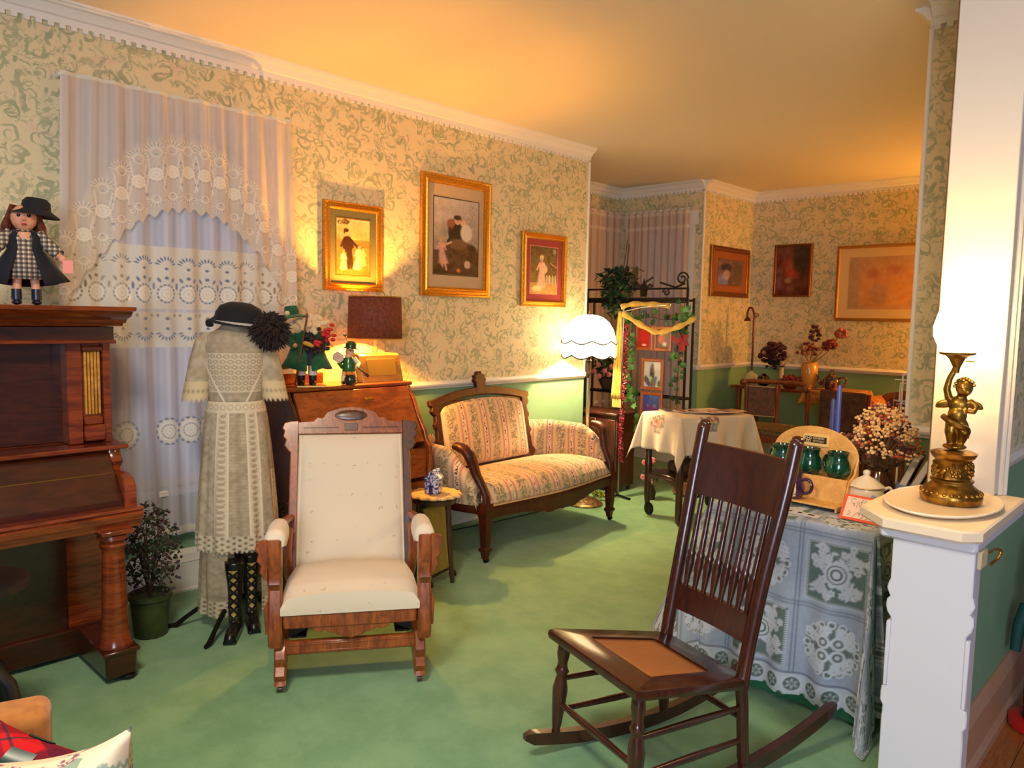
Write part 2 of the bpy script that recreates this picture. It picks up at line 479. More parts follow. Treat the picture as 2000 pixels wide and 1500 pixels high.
# mouldings -----------------------------------------------------------
def run(prof, p0, p1, nrm, mm):
    """profile (out, up) swept from p0 to p1; nrm points into the room"""
    p0, p1, n = Vector(p0), Vector(p1), Vector(nrm)
    d = (p1-p0); L = d.length; d.normalize()
    mm.prism(prof, L, basis(p0, n, Vector((0, 0, 1)), d) if n.cross(Vector((0, 0, 1))).dot(d) > 0 else basis(p1, n, Vector((0, 0, 1)), -d))
CROWN = [(0, -.088), (.012, -.088), (.014, -.062), (.026, -.056), (.030, -.046), (.046, -.024), (.060, -.020), (.064, -.012), (.074, -.010), (.076, 0), (0, 0)]
RAIL = [(0, -.028), (.012, -.028), (.016, -.018), (.026, -.010), (.030, .002), (.022, .010), (.018, .020), (0, .022)]
BASE = [(0, 0), (.022, 0), (.022, .012), (.018, .016), (.018, .150), (.022, .156), (.018, .164), (.018, .196), (.012, .206), (.006, .222), (0, .222)]
tn = [0]
def trim(prof, p0, p1, nrm, dent=False, name=None):
    mm = M(); run(prof, p0, p1, nrm, mm); tn[0] += 1
    t = struct(name or 'trim_%d' % tn[0], mm, WHITE, sm=30)
    if dent:
        q = M(); p0, p1 = Vector(p0), Vector(p1); d = p1-p0; L = d.length; d.normalize(); n = Vector(nrm)
        for i in range(int(L/.046)):
            c = p0+d*(.02+i*.046)+n*.006+Vector((0, 0, -.097))
            sx = Vector((abs(d.x)*.024+abs(n.x)*.012, abs(d.y)*.024+abs(n.y)*.012, .018))
            q.box(c, sx, b=0)
        obj('dentil_row', q, WHITE, t, sm=0, kind='stuff')
    return t
ROOM = [('left', (XW, -2.2), (XW, YE), (1, 0)), ('return', (XB, YE), (XW, YE), (0, 1)), ('bay_left', (XB, YE), (XB, YB), (1, 0)), ('bay_back', (XB, YB), (XO, YB), (0, -1)),
        ('corner', (XO, YB), (XO, YF), (1, 0)), ('back', (XO, YF), (-1.03, YF), (0, -1)), ('right', (-1.03, 3.6), (-1.03, YF), (-1, 0)), ('stub', (-1.03, 3.6), (-.69, 3.6), (0, -1))]
for nm, a, c, n in ROOM:
    n3 = (*n, 0)
    trim(CROWN, (*a, ZC), (*c, ZC), n3, dent=True)
    cuts = {'left': [(1.235, 2.085)], 'bay_left': [(5.42, 6.53)], 'bay_back': [(-4.73, -3.87)]}.get(nm, [])
    lo = list(a); k = 1 if a[0] == c[0] else 0
    for c0, c1 in cuts:
        e = list(lo); e[k] = c0; trim(RAIL, (*lo, ZR), (*e, ZR), n3); lo[k] = c1
    trim(RAIL, (*lo, ZR), (*c, ZR), n3)
    trim(BASE, (*a, 0), (*c, 0), n3, name='baseboard_'+nm)
trim(RAIL, (-.55, 2.87, ZR+.01), (-.55, 7.6, ZR+.01), (1, 0, 0))
# white corner beads
for x, y in ((XW+.004, YE-.004), (XO+.004, YB-.004), (-1.034, 3.604)):
    q = M(); q.tube([(x, y, ZR+.022), (x, y, ZC-.1)], .011, 10); tn[0] += 1
    struct('trim_%d' % tn[0], q, WHITE)
# hall baseboard, stained and higher
DKBASE = mat('hall_baseboard_paint', (186, 142, 112), .4)
HB = [(0, 0), (.034, 0), (.034, .03), (.020, .045), (.020, .17), (.026, .178), (.018, .20), (.006, .215), (0, .215)]
mm = M(); run(HB, (-.55, 2.36, 0), (-.55, 7.6, 0), (1, 0, 0), mm)
struct('baseboard_hall', mm, DKBASE, sm=30)

# windows ---------------------------------------------------------------
GLASS, nt, b = newmat('window_glass')
g = N(nt, 'ShaderNodeBsdfGlossy', {'Roughness': .02}); tr = N(nt, 'ShaderNodeBsdfTransparent', {'Color': (.93, .95, .97, 1)})
fr = N(nt, 'ShaderNodeFresnel', {'IOR': 1.45})
nt.links.new(N(nt, 'ShaderNodeMixShader', {0: fr.outputs[0], 1: tr.outputs[0], 2: g.outputs[0]}).outputs[0], nt.nodes['Material Output'].inputs[0])
def window(name, axis, face, sgn, hole):
    """casing on the room side, two sashes in the reveal"""
    a0, a1, z0, z1 = hole
    def bx(mm, ca, cz, da, dz, off, th):
        c = (face+sgn*off, ca, cz); d = (th, da, dz)
        if axis == 'x': c = (c[1], c[0], c[2]); d = (d[1], d[0], d[2])
        mm.box(c, d, b=.003)
    mm = M(); w = .10; ca = (a0+a1)/2; W_ = a1-a0; H = z1-z0
    for s in (a0-w/2, a1+w/2): bx(mm, s, (z0+z1)/2, w, H, .013, .024)
    bx(mm, ca, z1+w/2+.02, W_+2*w+.06, w+.04, .014, .026)
    t = struct(name, mm, WHITE)
    q = M(); bx(q, ca, z0-.015, W_+2*w+.06, .03, .025, .07); obj('window_sill', q, WHITE, t)
    for k in (0, 1):
        lo, hi = (z0, (z0+z1)/2+.02) if k == 0 else ((z0+z1)/2-.02, z1)
        off = -.04 if k == 0 else -.075
        s = M()
        for a in (a0+.022, a1-.022): bx(s, a, (lo+hi)/2, .044, hi-lo, off, .03)
        for z in (lo+.022, hi-.022): bx(s, ca, z, W_-.088, .044, off, .03)
        so = obj('sash', s, WHITE, t)
        p = M(); bx(p, ca, (lo+hi)/2, W_-.08, hi-lo-.08, off, .004); obj('pane', p, GLASS, so, sm=0)
    return t
window('window_1', 'y', XW, 1, W1)
window('window_2', 'y', XB, 1, W2)
window('window_3', 'x', YB, -1, W3)

# pedestal end of the half wall, with its cap, and the square column that stands on it
PED = mat('pedestal_paint', (206, 208, 216), .42, bmp=.02, bscale=50)
COLM = mat('column_paint', (216, 206, 192), .4)
m = M(); m.box((-.575, 2.385, .41), (.19, .09, .82), b=.003)
ped = struct('trim_pedestal', m, PED)
m = M(); m.box((-.62, 2.65, .417), (.14, .438, .834), b=0)
struct('wall_half', m, GREEN, sm=0)
# scroll sawn front board: the outline of the photograph's profile
def mirror(pts, cx): return pts+[(2*cx-x, y) for x, y in reversed(pts)]
zs = [(0, .106), (.30, .106), (.335, .104), (.35, .112), (.375, .112), (.392, .110), (.398, .098), (.60, .096), (.606, .100), (.618, .108), (.636, .112), (.655, .110), (.664, .102), (.672, .106), (.688, .112), (.706, .108), (.716, .104), (.86, .104)]
fp = [(-.575-w_, z) for z, w_ in zs]+[(-.575+w_, z) for z, w_ in reversed(zs)]
q = M(); q.prism(fp, .026, basis(Vector((0, 2.336, 0)), Vector((1, 0, 0)), Vector((0, 0, 1)), Vector((0, -1, 0))), b=.003)
obj('front_board', q, PED, ped, sm=30)
q = M()
for x in (-.676, -.474): q.box((x, 2.322, .495), (.012, .03, .195), b=.004)
obj('side_bead', q, PED, ped)
q = M(); q.box((-.59, 2.60, .852), (.25, .60, .034), b=.008); obj('cap_moulding', q, PED, ped)
oc = [(-.695, 2.262), (-.495, 2.262), (-.455, 2.302), (-.455, 2.86), (-.548, 2.868), (-.74, 2.868), (-.795, 2.72), (-.795, 2.37)]
q = M(); q.prism(oc, .034, TR(z=.868), b=.006)
obj('cap', q, mat('cap_paint', (236, 216, 186), .4), ped)
m = M(); m.box((-.632, 2.845, 1.840), (.196, .075, 1.872), b=.003)
clm = struct('trim_column', m, COLM)
q = M(); q.box((-.735, 2.862, 1.84), (.014, .04, 1.87), b=.003)  # brown strip colours in the shade on the column's left edge
obj('edge_shade', q, wood('column_edge_shade', (120, 66, 30), (150, 86, 40), .5), clm)
q = M()
for x, yy in ((-.527, 2.85), (-.518, 2.865)): q.tube([(x, yy, .903), (x, yy, ZC-.01)], .009, 8)
obj('corner_bead', q, COLM, clm)
# ================================================================== shared materials
MAHOG = wood('piano_mahogany', (88, 32, 10), (134, 58, 18), .22, (3, 2, 22), .6)
MAHOGD = wood('piano_dark_panel', (44, 14, 6), (66, 24, 9), .28, (2, 2.5, 14), .5)
WALNUT = wood('walnut', (92, 46, 24), (132, 72, 40), .34, (14, 14, 3), .3)
OAKRED = wood('rocker_oak', (110, 48, 18), (160, 84, 36), .36, (14, 14, 3), .3)
DKWOOD = wood('dark_rocker_wood', (44, 16, 9), (68, 28, 16), .27, (16, 16, 4), .5)
BRASS = mat('brass', (196, 152, 74), .28, 1)
GOLD = mat('gold_gilt', (224, 168, 66), .38, .9, col2=(200, 140, 48), scale=120, bmp=.15, bscale=120)
IRON = mat('black_iron', (26, 24, 26), .45, .6)
BLACK = mat('black_lacquer', (14, 11, 11), .45)
LACEM = colmat('lace_cloth', .85, alpha=True, transl=.18)
PRINT = colmat('print', .55)
GPRINT = colmat('glazed_print', .4, coat=1)
CREAM = mat('cream_damask', (214, 198, 174), .85, col2=(206, 188, 162), scale=60, sheen=.2, bmp=.1, bscale=400)

# ================================================================== upright piano along the left wall
def piano():
    t = thing('upright_piano', 'dark mahogany upright piano with cream fluted pilaster at left', 'piano', (-3.4, .40, 0))
    W = dict(parent=t, world=True)
    Y0, Y1 = -.38, 1.12
    m = M(); m.box((-3.58, (Y0+Y1)/2, 1.0), (.32, 1.48, .78), b=.004); m.box((-3.58, (Y0+Y1)/2, .33), (.33, 1.46, .58), b=.004)
    obj('case', m, MAHOG, **W)
    prof = [(-3.745, 1.378), (-3.300, 1.378), (-3.290, 1.388), (-3.262, 1.392), (-3.250, 1.404), (-3.205, 1.418), (-3.182, 1.436), (-3.150, 1.440), (-3.146, 1.456), (-3.745, 1.456)]
    m = M(); m.prism(prof, Y1+.035-Y0, basis(Vector((0, Y1+.035, 0)), Vector((1, 0, 0)), Vector((0, 0, 1)), Vector((0, -1, 0))), b=.002)
    obj('cornice', m, MAHOG, sm=25, **W)
    m = M(); m.box((-3.46, (Y0+Y1)/2, 1.345), (.32, 1.50, .062), b=.003); obj('frieze', m, MAHOGD, **W)
    m = M(); m.box((-3.45, (Y0+Y1)/2, 1.316), (.312, 1.515, .016), b=.005); obj('frieze_bead', m, MAHOG, **W)
    m = M(); m.box((-3.425, .30, 1.108), (.03, 1.36, .405), b=.004); obj('front_panel', m, MAHOGD, **W)
    for s, ys in ((0, (.955, 1.010)), (1, (1.088, 1.118))):
        m = M(); m.box((-3.378, sum(ys)/2, 1.108), (.076, ys[1]-ys[0], .408), b=.003); obj('stile', m, MAHOG, **W)
    # pilaster: block, fluted shaft, foot
    pil = M(); pil.box((-3.386, 1.05, 1.108), (.05, .075, .40), b=.003)
    pil = obj('pilaster', pil, MAHOG, **W)
    fl = mat('pilaster_flutes', (196, 140, 58), .45, col2=(168, 112, 40), scale=40)
    for k in range(5):
        q = M(); q.box((-3.354, 1.0255+k*.0125, 1.147), (.012, .0095, .255), b=.0035); obj('flute', q, fl, pil, world=True)
    q = M(); q.box((-3.352, 1.0505, .995), (.024, .072, .035), b=.006); q.box((-3.345, 1.0505, .945), (.036, .08, .065), b=.006); obj('pilaster_foot', q, MAHOG, pil, world=True)
    q = M(); q.box((-3.35, 1.05, 1.287), (.03, .078, .022), b=.006); obj('pilaster_head', q, MAHOG, pil, world=True)
    m = M(); m.box((-3.36, (Y0+Y1)/2+.01, .893), (.24, 1.53, .018), b=.007); obj('music_shelf', m, MAHOG, **W)
    # key fall between two scrolled cheeks
    m = M(); m.prism([(-3.40, .884), (-3.27, .884), (-3.115, .705), (-3.115, .675), (-3.40, .675)], 1.43, basis(Vector((0, 1.075, 0)), Vector((1, 0, 0)), Vector((0, 0, 1)), Vector((0, -1, 0))), b=.004)
    fb = obj('fallboard', m, MAHOGD, sm=25, **W)
    q = M(); q.box((-3.197, .36, .800), (.006, 1.40, .004), TR(), b=0); obj('hinge_strip', q, BRASS, fb, world=True)
    ck = [(-3.40, .884), (-3.262, .884), (-3.262, .862), (-3.235, .838), (-3.250, .818), (-3.215, .800), (-3.16, .800), (-3.120, .786), (-3.098, .756), (-3.094, .700), (-3.094, .676), (-3.40, .676)]
    for y in (1.12, -.335):
        m = M(); m.prism(ck, .045, basis(Vector((0, y, 0)), Vector((1, 0, 0)), Vector((0, 0, 1)), Vector((0, -1, 0))), b=.005); obj('cheek', m, MAHOG, sm=40, **W)
    ks = [(-3.42, .600), (-3.085, .600), (-3.080, .625), (-3.064, .632), (-3.060, .655), (-3.068, .664), (-3.058, .670), (-3.062, .680), (-3.42, .680)]
    m = M(); m.prism(ks, Y1+.012-Y0, basis(Vector((0, Y1+.012, 0)), Vector((1, 0, 0)), Vector((0, 0, 1)), Vector((0, -1, 0))), b=.003); obj('key_slip', m, MAHOG, sm=25, **W)
    m = M(); m.box((-3.413, .29, .345), (.022, 1.32, .46), b=.006); obj('lower_panel', m, MAHOGD, **W)
    m = M(); m.box((-3.408, (Y0+Y1)/2, .075), (.045, 1.48, .11), b=.006); obj('plinth', m, MAHOGD, **W)
    for y in (1.03, -.30):
        c = M(); c.lathe([(.045, .585), (.056, .580), (.058, .566), (.047, .556), (.043, .548), (.050, .540), (.046, .530), (.040, .520), (.040, .50), (.050, .20), (.054, .155), (.060, .146), (.062, .134), (.056, .126)], 18, TR(-3.105, y, 0))
        c.box((-3.105, y, .594), (.12, .12, .02), b=.004)
        c = obj('column_leg', c, MAHOG, **W)
        q = M(); q.box((-3.23, y, .075), (.37, .115, .105), b=.008); q.box((-3.105, y, .122), (.135, .135, .02), b=.006); obj('toe_block', q, MAHOGD, c, world=True)
        q = M(); q.ell((-3.09, y+.03, .014), (.05, .035, .014)); obj('caster', q, BLACK, c, world=True)
piano()

# doll ------------------------------------------------------------------
SKIN = mat('doll_skin', (214, 150, 118), .5)
def eyes(parent, pts, r, col=(20, 16, 20), world=False):
    for p in pts:
        q = M(); q.ell(p, (r, r*.6, r), n=10, m=6); obj('eye', q, mat('eye_%d%d%d' % col, col, .1), parent, world=world)
def plaid(name, base, lines, scale):
    m, nt, b = newmat(name); s = N(nt, 'ShaderNodeSeparateXYZ', {0: objco(nt, (scale,)*3)})
    c = None
    u = s.outputs[0]; v = s.outputs[2]
    col = mixc(nt, 0.0, base, base)
    for (ax, ph, wd, cc, op) in lines:
        fr = MA(nt, 'FRACT', MA(nt, 'ADD', (u, v, s.outputs[1])[ax], ph))
        k = MA(nt, 'MULTIPLY', MA(nt, 'LESS_THAN', fr, wd), op)
        mx = nt.nodes.new('ShaderNodeMix'); mx.data_type = 'RGBA'
        nt.links.new(k, mx.inputs[0]); nt.links.new(col, mx.inputs[6]); mx.inputs[7].default_value = (*lin(cc), 1); col = mx.outputs[2]
    nt.links.new(col, b.inputs['Base Color']); b.inputs['Roughness'].default_value = .85; b.inputs['Specular IOR Level'].default_value = .2
    return m
def cone_rings(rings, n=28, wave=0, k=7):
    """stack of elliptical rings (z, rx, ry, cx, cy)"""
    P = []
    for (z, rx, ry, cx, cy) in rings:
        row = []
        for i in range(n):
            a = 2*PI*i/n; w_ = 1+wave*math.sin(k*a)*(1 if z < rings[-1][0]+.6*(rings[0][0]-rings[-1][0]) else 0)
            row.append((cx+rx*w_*math.cos(a), cy+ry*w_*math.sin(a), z))
        P.append(row)
    return np.array(P)
def doll():
    d = (3.45, -.86); t = thing('doll', 'auburn-haired doll in navy cape and checked dress standing on the piano', 'doll', (-3.45, .855, 1.4565), facing(d))
    m = M()
    m.ell((0, 0, .335), (.046, .044, .052)); m.tube([(0, 0, .30), (0, 0, .27)], [.018, .02], 10)
    m.tube([(0, 0, .28), (0, 0, .20), (0, 0, .13)], [.045, .04, .05], 12)
    for s in (-1, 1):
        m.tube([(s*.026, 0, .15), (s*.03, -.004, .08), (s*.033, -.004, .03)], [.02, .016, .015], 10)
        m.tube([(s*.04, 0, .275), (s*.085, -.02, .225), (s*.115, -.05, .19)], [.018, .015, .012], 10)
        m.ell((s*.122, -.056, .182), (.014, .014, .018))
    m.ell((0, -.047, .328), (.008, .009, .008))
    body = fuse('body', m, SKIN, t, .005)
    eyes(body, [(-.017, -.042, .342), (.017, -.042, .342)], .0065)
    q = M(); q.ell((0, -.042, .309), (.010, .005, .004)); obj('mouth', q, mat('doll_lips', (170, 50, 50), .4), body)
    hair = M(); R = random.Random(3)
    for i in range(60):
        a = PI*(.02+.96*i/59); x, y = math.cos(a)*.047, math.sin(a)*.045
        hair.tube([(x*.8, y*.8, .385), (x*1.06, y*1.1, .345), (x*1.35+R.uniform(-.008, .008), y*1.2, .30), (x*1.5+R.uniform(-.012, .012), y*1.25, .255+R.uniform(-.015, .015))], [.008, .010, .010, .005], 6)
    obj('hair', hair, mat('auburn_hair', (104, 44, 24), .5, col2=(70, 26, 14), scale=60), t)
    hat = M(); hat.lathe([(.001, .418), (.035, .416), (.048, .402), (.051, .374), (.060, .366), (.082, .352), (.084, .347), (.060, .358), (.04, .362)], 28, TR(.004, 0, 0, ry=.10), 1, .9)
    obj('hat', hat, mat('black_felt', (7, 8, 12), .85, sheen=.04), t)
    PL = plaid('doll_check', (212, 200, 172), [(0, 0, .5, (34, 38, 52), .75), (1, 0, .5, (34, 38, 52), .75), (0, .2, .15, (150, 60, 50), .7)], 58)
    NAVY = mat('navy_felt', (10, 13, 26), .85, sheen=.05)
    m = M(); m.grid(cone_rings([(.288, .03, .028, 0, 0), (.27, .052, .04, 0, 0), (.22, .046, .042, 0, 0), (.20, .05, .046, 0, -.004), (.10, .06, .052, 0, -.008)]), cv=True)
    obj('dress', m, PL, t, solid=.003)
    P = []
    for (z, rx, ry) in ((.285, .040, .036), (.26, .066, .044), (.215, .058, .046), (.16, .092, .066), (.085, .145, .095)):
        P.append([(rx*math.cos(a)*(1+.05*math.sin(9*a)*(z < .2)), ry*math.sin(a), z+.012*math.cos(2*a)*(z < .1)) for a in np.linspace(-PI*.5+.42, PI*1.5-.42, 30)])
    m = M(); m.grid(P); obj('cape', m, NAVY, t, solid=.004)
    for s in (-1, 1):
        m = M(); m.tube([(s*.045, 0, .275), (s*.085, -.02, .228), (s*.113, -.048, .196)], [.024, .024, .022], 12); obj('sleeve', m, PL, t)
        m = M(); m.tube([(s*.033, -.004, .062), (s*.033, -.004, .02)], [.018, .019], 12); m.ell((s*.033, -.014, .011), (.018, .030, .011)); obj('boot', m, mat('navy_boot', (22, 22, 48), .35), t)
    m = M(); m.box((.14, -.075, .152), (.036, .002, .05), TR(ry=-.0), b=0); obj('tag', m, mat('pink_card', (230, 140, 130), .6), t)
doll()

# piano stool -------------------------------------------------------------
t = thing('piano_stool', 'black round-topped piano stool at the left edge', 'stool', (-2.79, .50, 0))
m = M(); m.lathe([(.001, .600), (.15, .600), (.168, .592), (.17, .575), (.16, .562), (.001, .562)], 32); obj('seat', m, BLACK, t)
m = M(); m.lathe([(.028, .56), (.03, .45), (.05, .40), (.055, .34), (.045, .30), (.001, .30)], 18); obj('stem', m, BLACK, t)
for a in (.75, .75+PI/2, .75+PI, .75+1.5*PI):
    m = M(); c, s = math.cos(a), math.sin(a)
    m.tube([(c*.035, s*.035, .36), (c*.12, s*.12, .27), (c*.155, s*.155, .13), (c*.17, s*.17, .02), (c*.185, s*.185, .012)], [.022, .022, .02, .018, .022], 12); obj('leg', m, BLACK, t)

# ================================================================== lace curtain at the window
def fan(p, cx, cy, r, lace, hole, up=1, n=9):
    for k in range(n):
        a = PI*(k+.5)/n; x, y = math.cos(a), -math.sin(a)*up
        p.seg(cx+x*r*.45, cy+y*r*.45, cx+x*r, cy+y*r, 1.1, lace, al=.97)
        a2 = PI*(k+1)/n
        if k < n-1: p.ell(cx+math.cos(a2)*r*.78, cy-math.sin(a2)*r*.78*up, r*.085, r*.2, lace, rot=PI/2-a2*up, al=hole)
    p.ring(cx, cy, r*.42, 1.2, lace, al=.97); p.ell(cx, cy+up*r*.22, r*.16, r*.13, lace, al=hole)
def rosette(p, cx, cy, r, lace, hole):
    p.ell(cx, cy, r, r*1.15, lace, al=.9); p.ring(cx, cy, r*.75, 1, (255, 250, 240), al=.97); p.ring(cx, cy, r*.35, 1, (255, 250, 240), al=.97)
    for k in range(14):
        a = 2*PI*k/14; p.ell(cx+math.cos(a)*r*.98, cy+math.sin(a)*r*1.12, r*.10, r*.17, lace, rot=a, al=hole)
def lace_curtain():
    t = thing('lace_curtain', 'white lace curtain with fan motifs at the window behind the dress form', 'curtain', (-3.79, 1.62, .32))
    yA, yB, z0, z1 = 1.095, 2.185, .32, 2.455
    SH, LC = (218, 216, 228), (234, 226, 212)
    p = Pt(300, 560, SH, .76); pxm = 300/(yB-yA); row = lambda z: (z1-z)/(z1-z0)*560
    stripe = .10*np.sin(p.X*.32)+.06*np.sin(p.X*.83+1); p.a[..., 3] += stripe
    for z, hh in ((1.60, .15), (1.35, .085)):
        y0, y1 = row(z+hh), row(z-hh)
        p.rect(0, y0, 300, y1, LC, al=.90)
    for i in range(11):
        cx = 14+i*27
        fan(p, cx, row(1.655), 13, LC, .02, 1); rosette(p, cx, row(1.525), 10, LC, .03)
        p.ell(cx, row(1.60), 2.4, 2.0, LC, al=.05)
        for s in (-1, 1): p.ell(cx+s*8, row(1.59), 1.6, 3.2, LC, rot=s*.5, al=.08); p.ell(cx+s*13.5, row(1.56), 1.4, 4, LC, al=.1)
        fan(p, cx, row(1.345), 13, LC, .02, -1); p.ell(cx, row(1.405), 2.6, 2.2, LC, al=.05)
        for s in (-1, 1): p.ell(cx+s*10, row(1.42), 1.5, 2.2, LC, al=.08)
        if i % 2 == 0 or i in (1, 5): rosette(p, cx, row(.85), 15, LC, .10); rosette(p, cx, row(.85), 8, LC, .3)
    for i in range(70): p.ell(2+i*4.4, 552, 2.3, 5, LC, al=.95)
    U, V = np.meshgrid(np.linspace(0, 1, 300), np.linspace(1, 0, 560))
    gather = 1+.05*np.sin(V*PI)
    Yc = (yA+yB)/2+(U-.5)*(yB-yA)*gather
    Xc = -3.795+.012*np.sin(U*62+1.5*np.sin(V*3))+.008*np.sin(U*27+V*2)
    m = M(); m.grid(np.stack([Xc, Yc, z0+V*(z1-z0)], -1))
    obj('sheer_panel', m, LACEM, t, world=True, col=p.out(), recalc=False, sm=180)
    # valance: sheer gathered head with a deep lace border cut to an arch
    q = Pt(280, 300, (226, 214, 204), .72); vz0 = 1.42
    rw = lambda z: (2.47-z)/(2.47-vz0)*300
    u = (q.X/280-.5)*2
    edge = 1.93-.52*np.abs(u)**2.2+.012*np.cos(q.X*.47)          # lower edge of the arch
    zz = 2.47-q.Y/300*(2.47-vz0)
    q.a[..., 3] = .58+.10*np.sin(q.X*.45)+.05*np.sin(q.X*1.1)
    band = (zz-edge)/.37
    q.put(np.clip((1-band)*8, 0, 1)*.55, (238, 222, 200), al=.86)
    for i in range(15):
        uu = -0.96+i*.137; cx = (uu/2+.5)*280; ze = 1.93-.52*abs(uu)**2.2; sl = 1
        fan(q, cx, rw(ze+.07), 10, (244, 232, 212), .35, -1, 8)
        fan(q, cx, rw(ze+.285), 13, (244, 232, 212), .40, 1, 9)
        rosette(q, cx, rw(ze+.185), 9, (242, 228, 206), .38)
        for s in (-1, 1): q.line([(cx+s*9, rw(ze+.27)), (cx+s*6, rw(ze+.2)), (cx+s*11, rw(ze+.10))], 1.3, (246, 236, 218), al=.95)
        q.ell(cx+10, rw(ze+.13), 2, 2, LC, al=.2); q.ell(cx+10, rw(ze+.23), 1.6, 1.6, LC, al=.2)
    q.a[..., 3] = np.where(zz < edge, 0, q.a[..., 3])
    q.rect(0, 0, 280, 5, (226, 222, 206), al=.95)
    U, V = np.meshgrid(np.linspace(0, 1, 280), np.linspace(1, 0, 300))
    Yc = (yA+yB)/2+(U-.5)*(yB-yA+.01)*(1+.07*(1-V)); Xc = -3.765+.007*np.sin(U*70)+.006*np.sin(U*31+V*3)
    m = M(); m.grid(np.stack([Xc, Yc, vz0+V*(2.47-vz0)], -1))
    obj('valance', m, LACEM, t, world=True, col=q.out(), recalc=False, sm=180)
    m = M(); m.tube([(-3.862, yA+.004, 2.462), (-3.80, yA+.004, 2.462), (-3.785, yA+.03, 2.462), (-3.785, yB-.03, 2.462), (-3.80, yB-.004, 2.462), (-3.862, yB-.004, 2.462)], .008, 8); obj('rod', m, WHITE, t, world=True)
lace_curtain()
def plain_curtain(name, label, axis, face, a0, a1, z0, z1):
    t = thing(name, label, 'curtain', (face, (a0+a1)/2, z0) if axis == 'y' else ((a0+a1)/2, face, z0))
    p = Pt(90, 130, (214, 190, 172), .90); p.a[..., 3] += .14*np.sin(p.X*.9)
    for r in (2, 10): p.rect(0, r, 90, r+2, (226, 208, 190), al=.97)
    U, V = np.meshgrid(np.linspace(0, 1, 90), np.linspace(1, 0, 130))
    A = a0+(a1-a0)*U; D = face+.012*np.sin(U*58)
    P = np.stack([D, A, z0+V*(z1-z0)] if axis == 'y' else [A, D, z0+V*(z1-z0)], -1)
    m = M(); m.grid(P); obj('sheer_panel', m, LACEM, t, world=True, col=p.out(), recalc=False, sm=180)
    m = M(); c = lambda a: (face, a, z1-.012) if axis == 'y' else (a, face, z1-.012)
    m.tube([c(a0), c(a1)], .007, 8); obj('rod', m, WHITE, t, world=True)
plain_curtain('sheer_curtain', 'plain sheer curtain at the side window of the bay, behind the corner', 'y', XB+.06, 5.35, 6.55, .3, 2.53)
plain_curtain('sheer_curtain', 'plain sheer curtain on the bay window behind the wire rack', 'x', YB-.07, -4.68, -3.94, .3, 2.53)
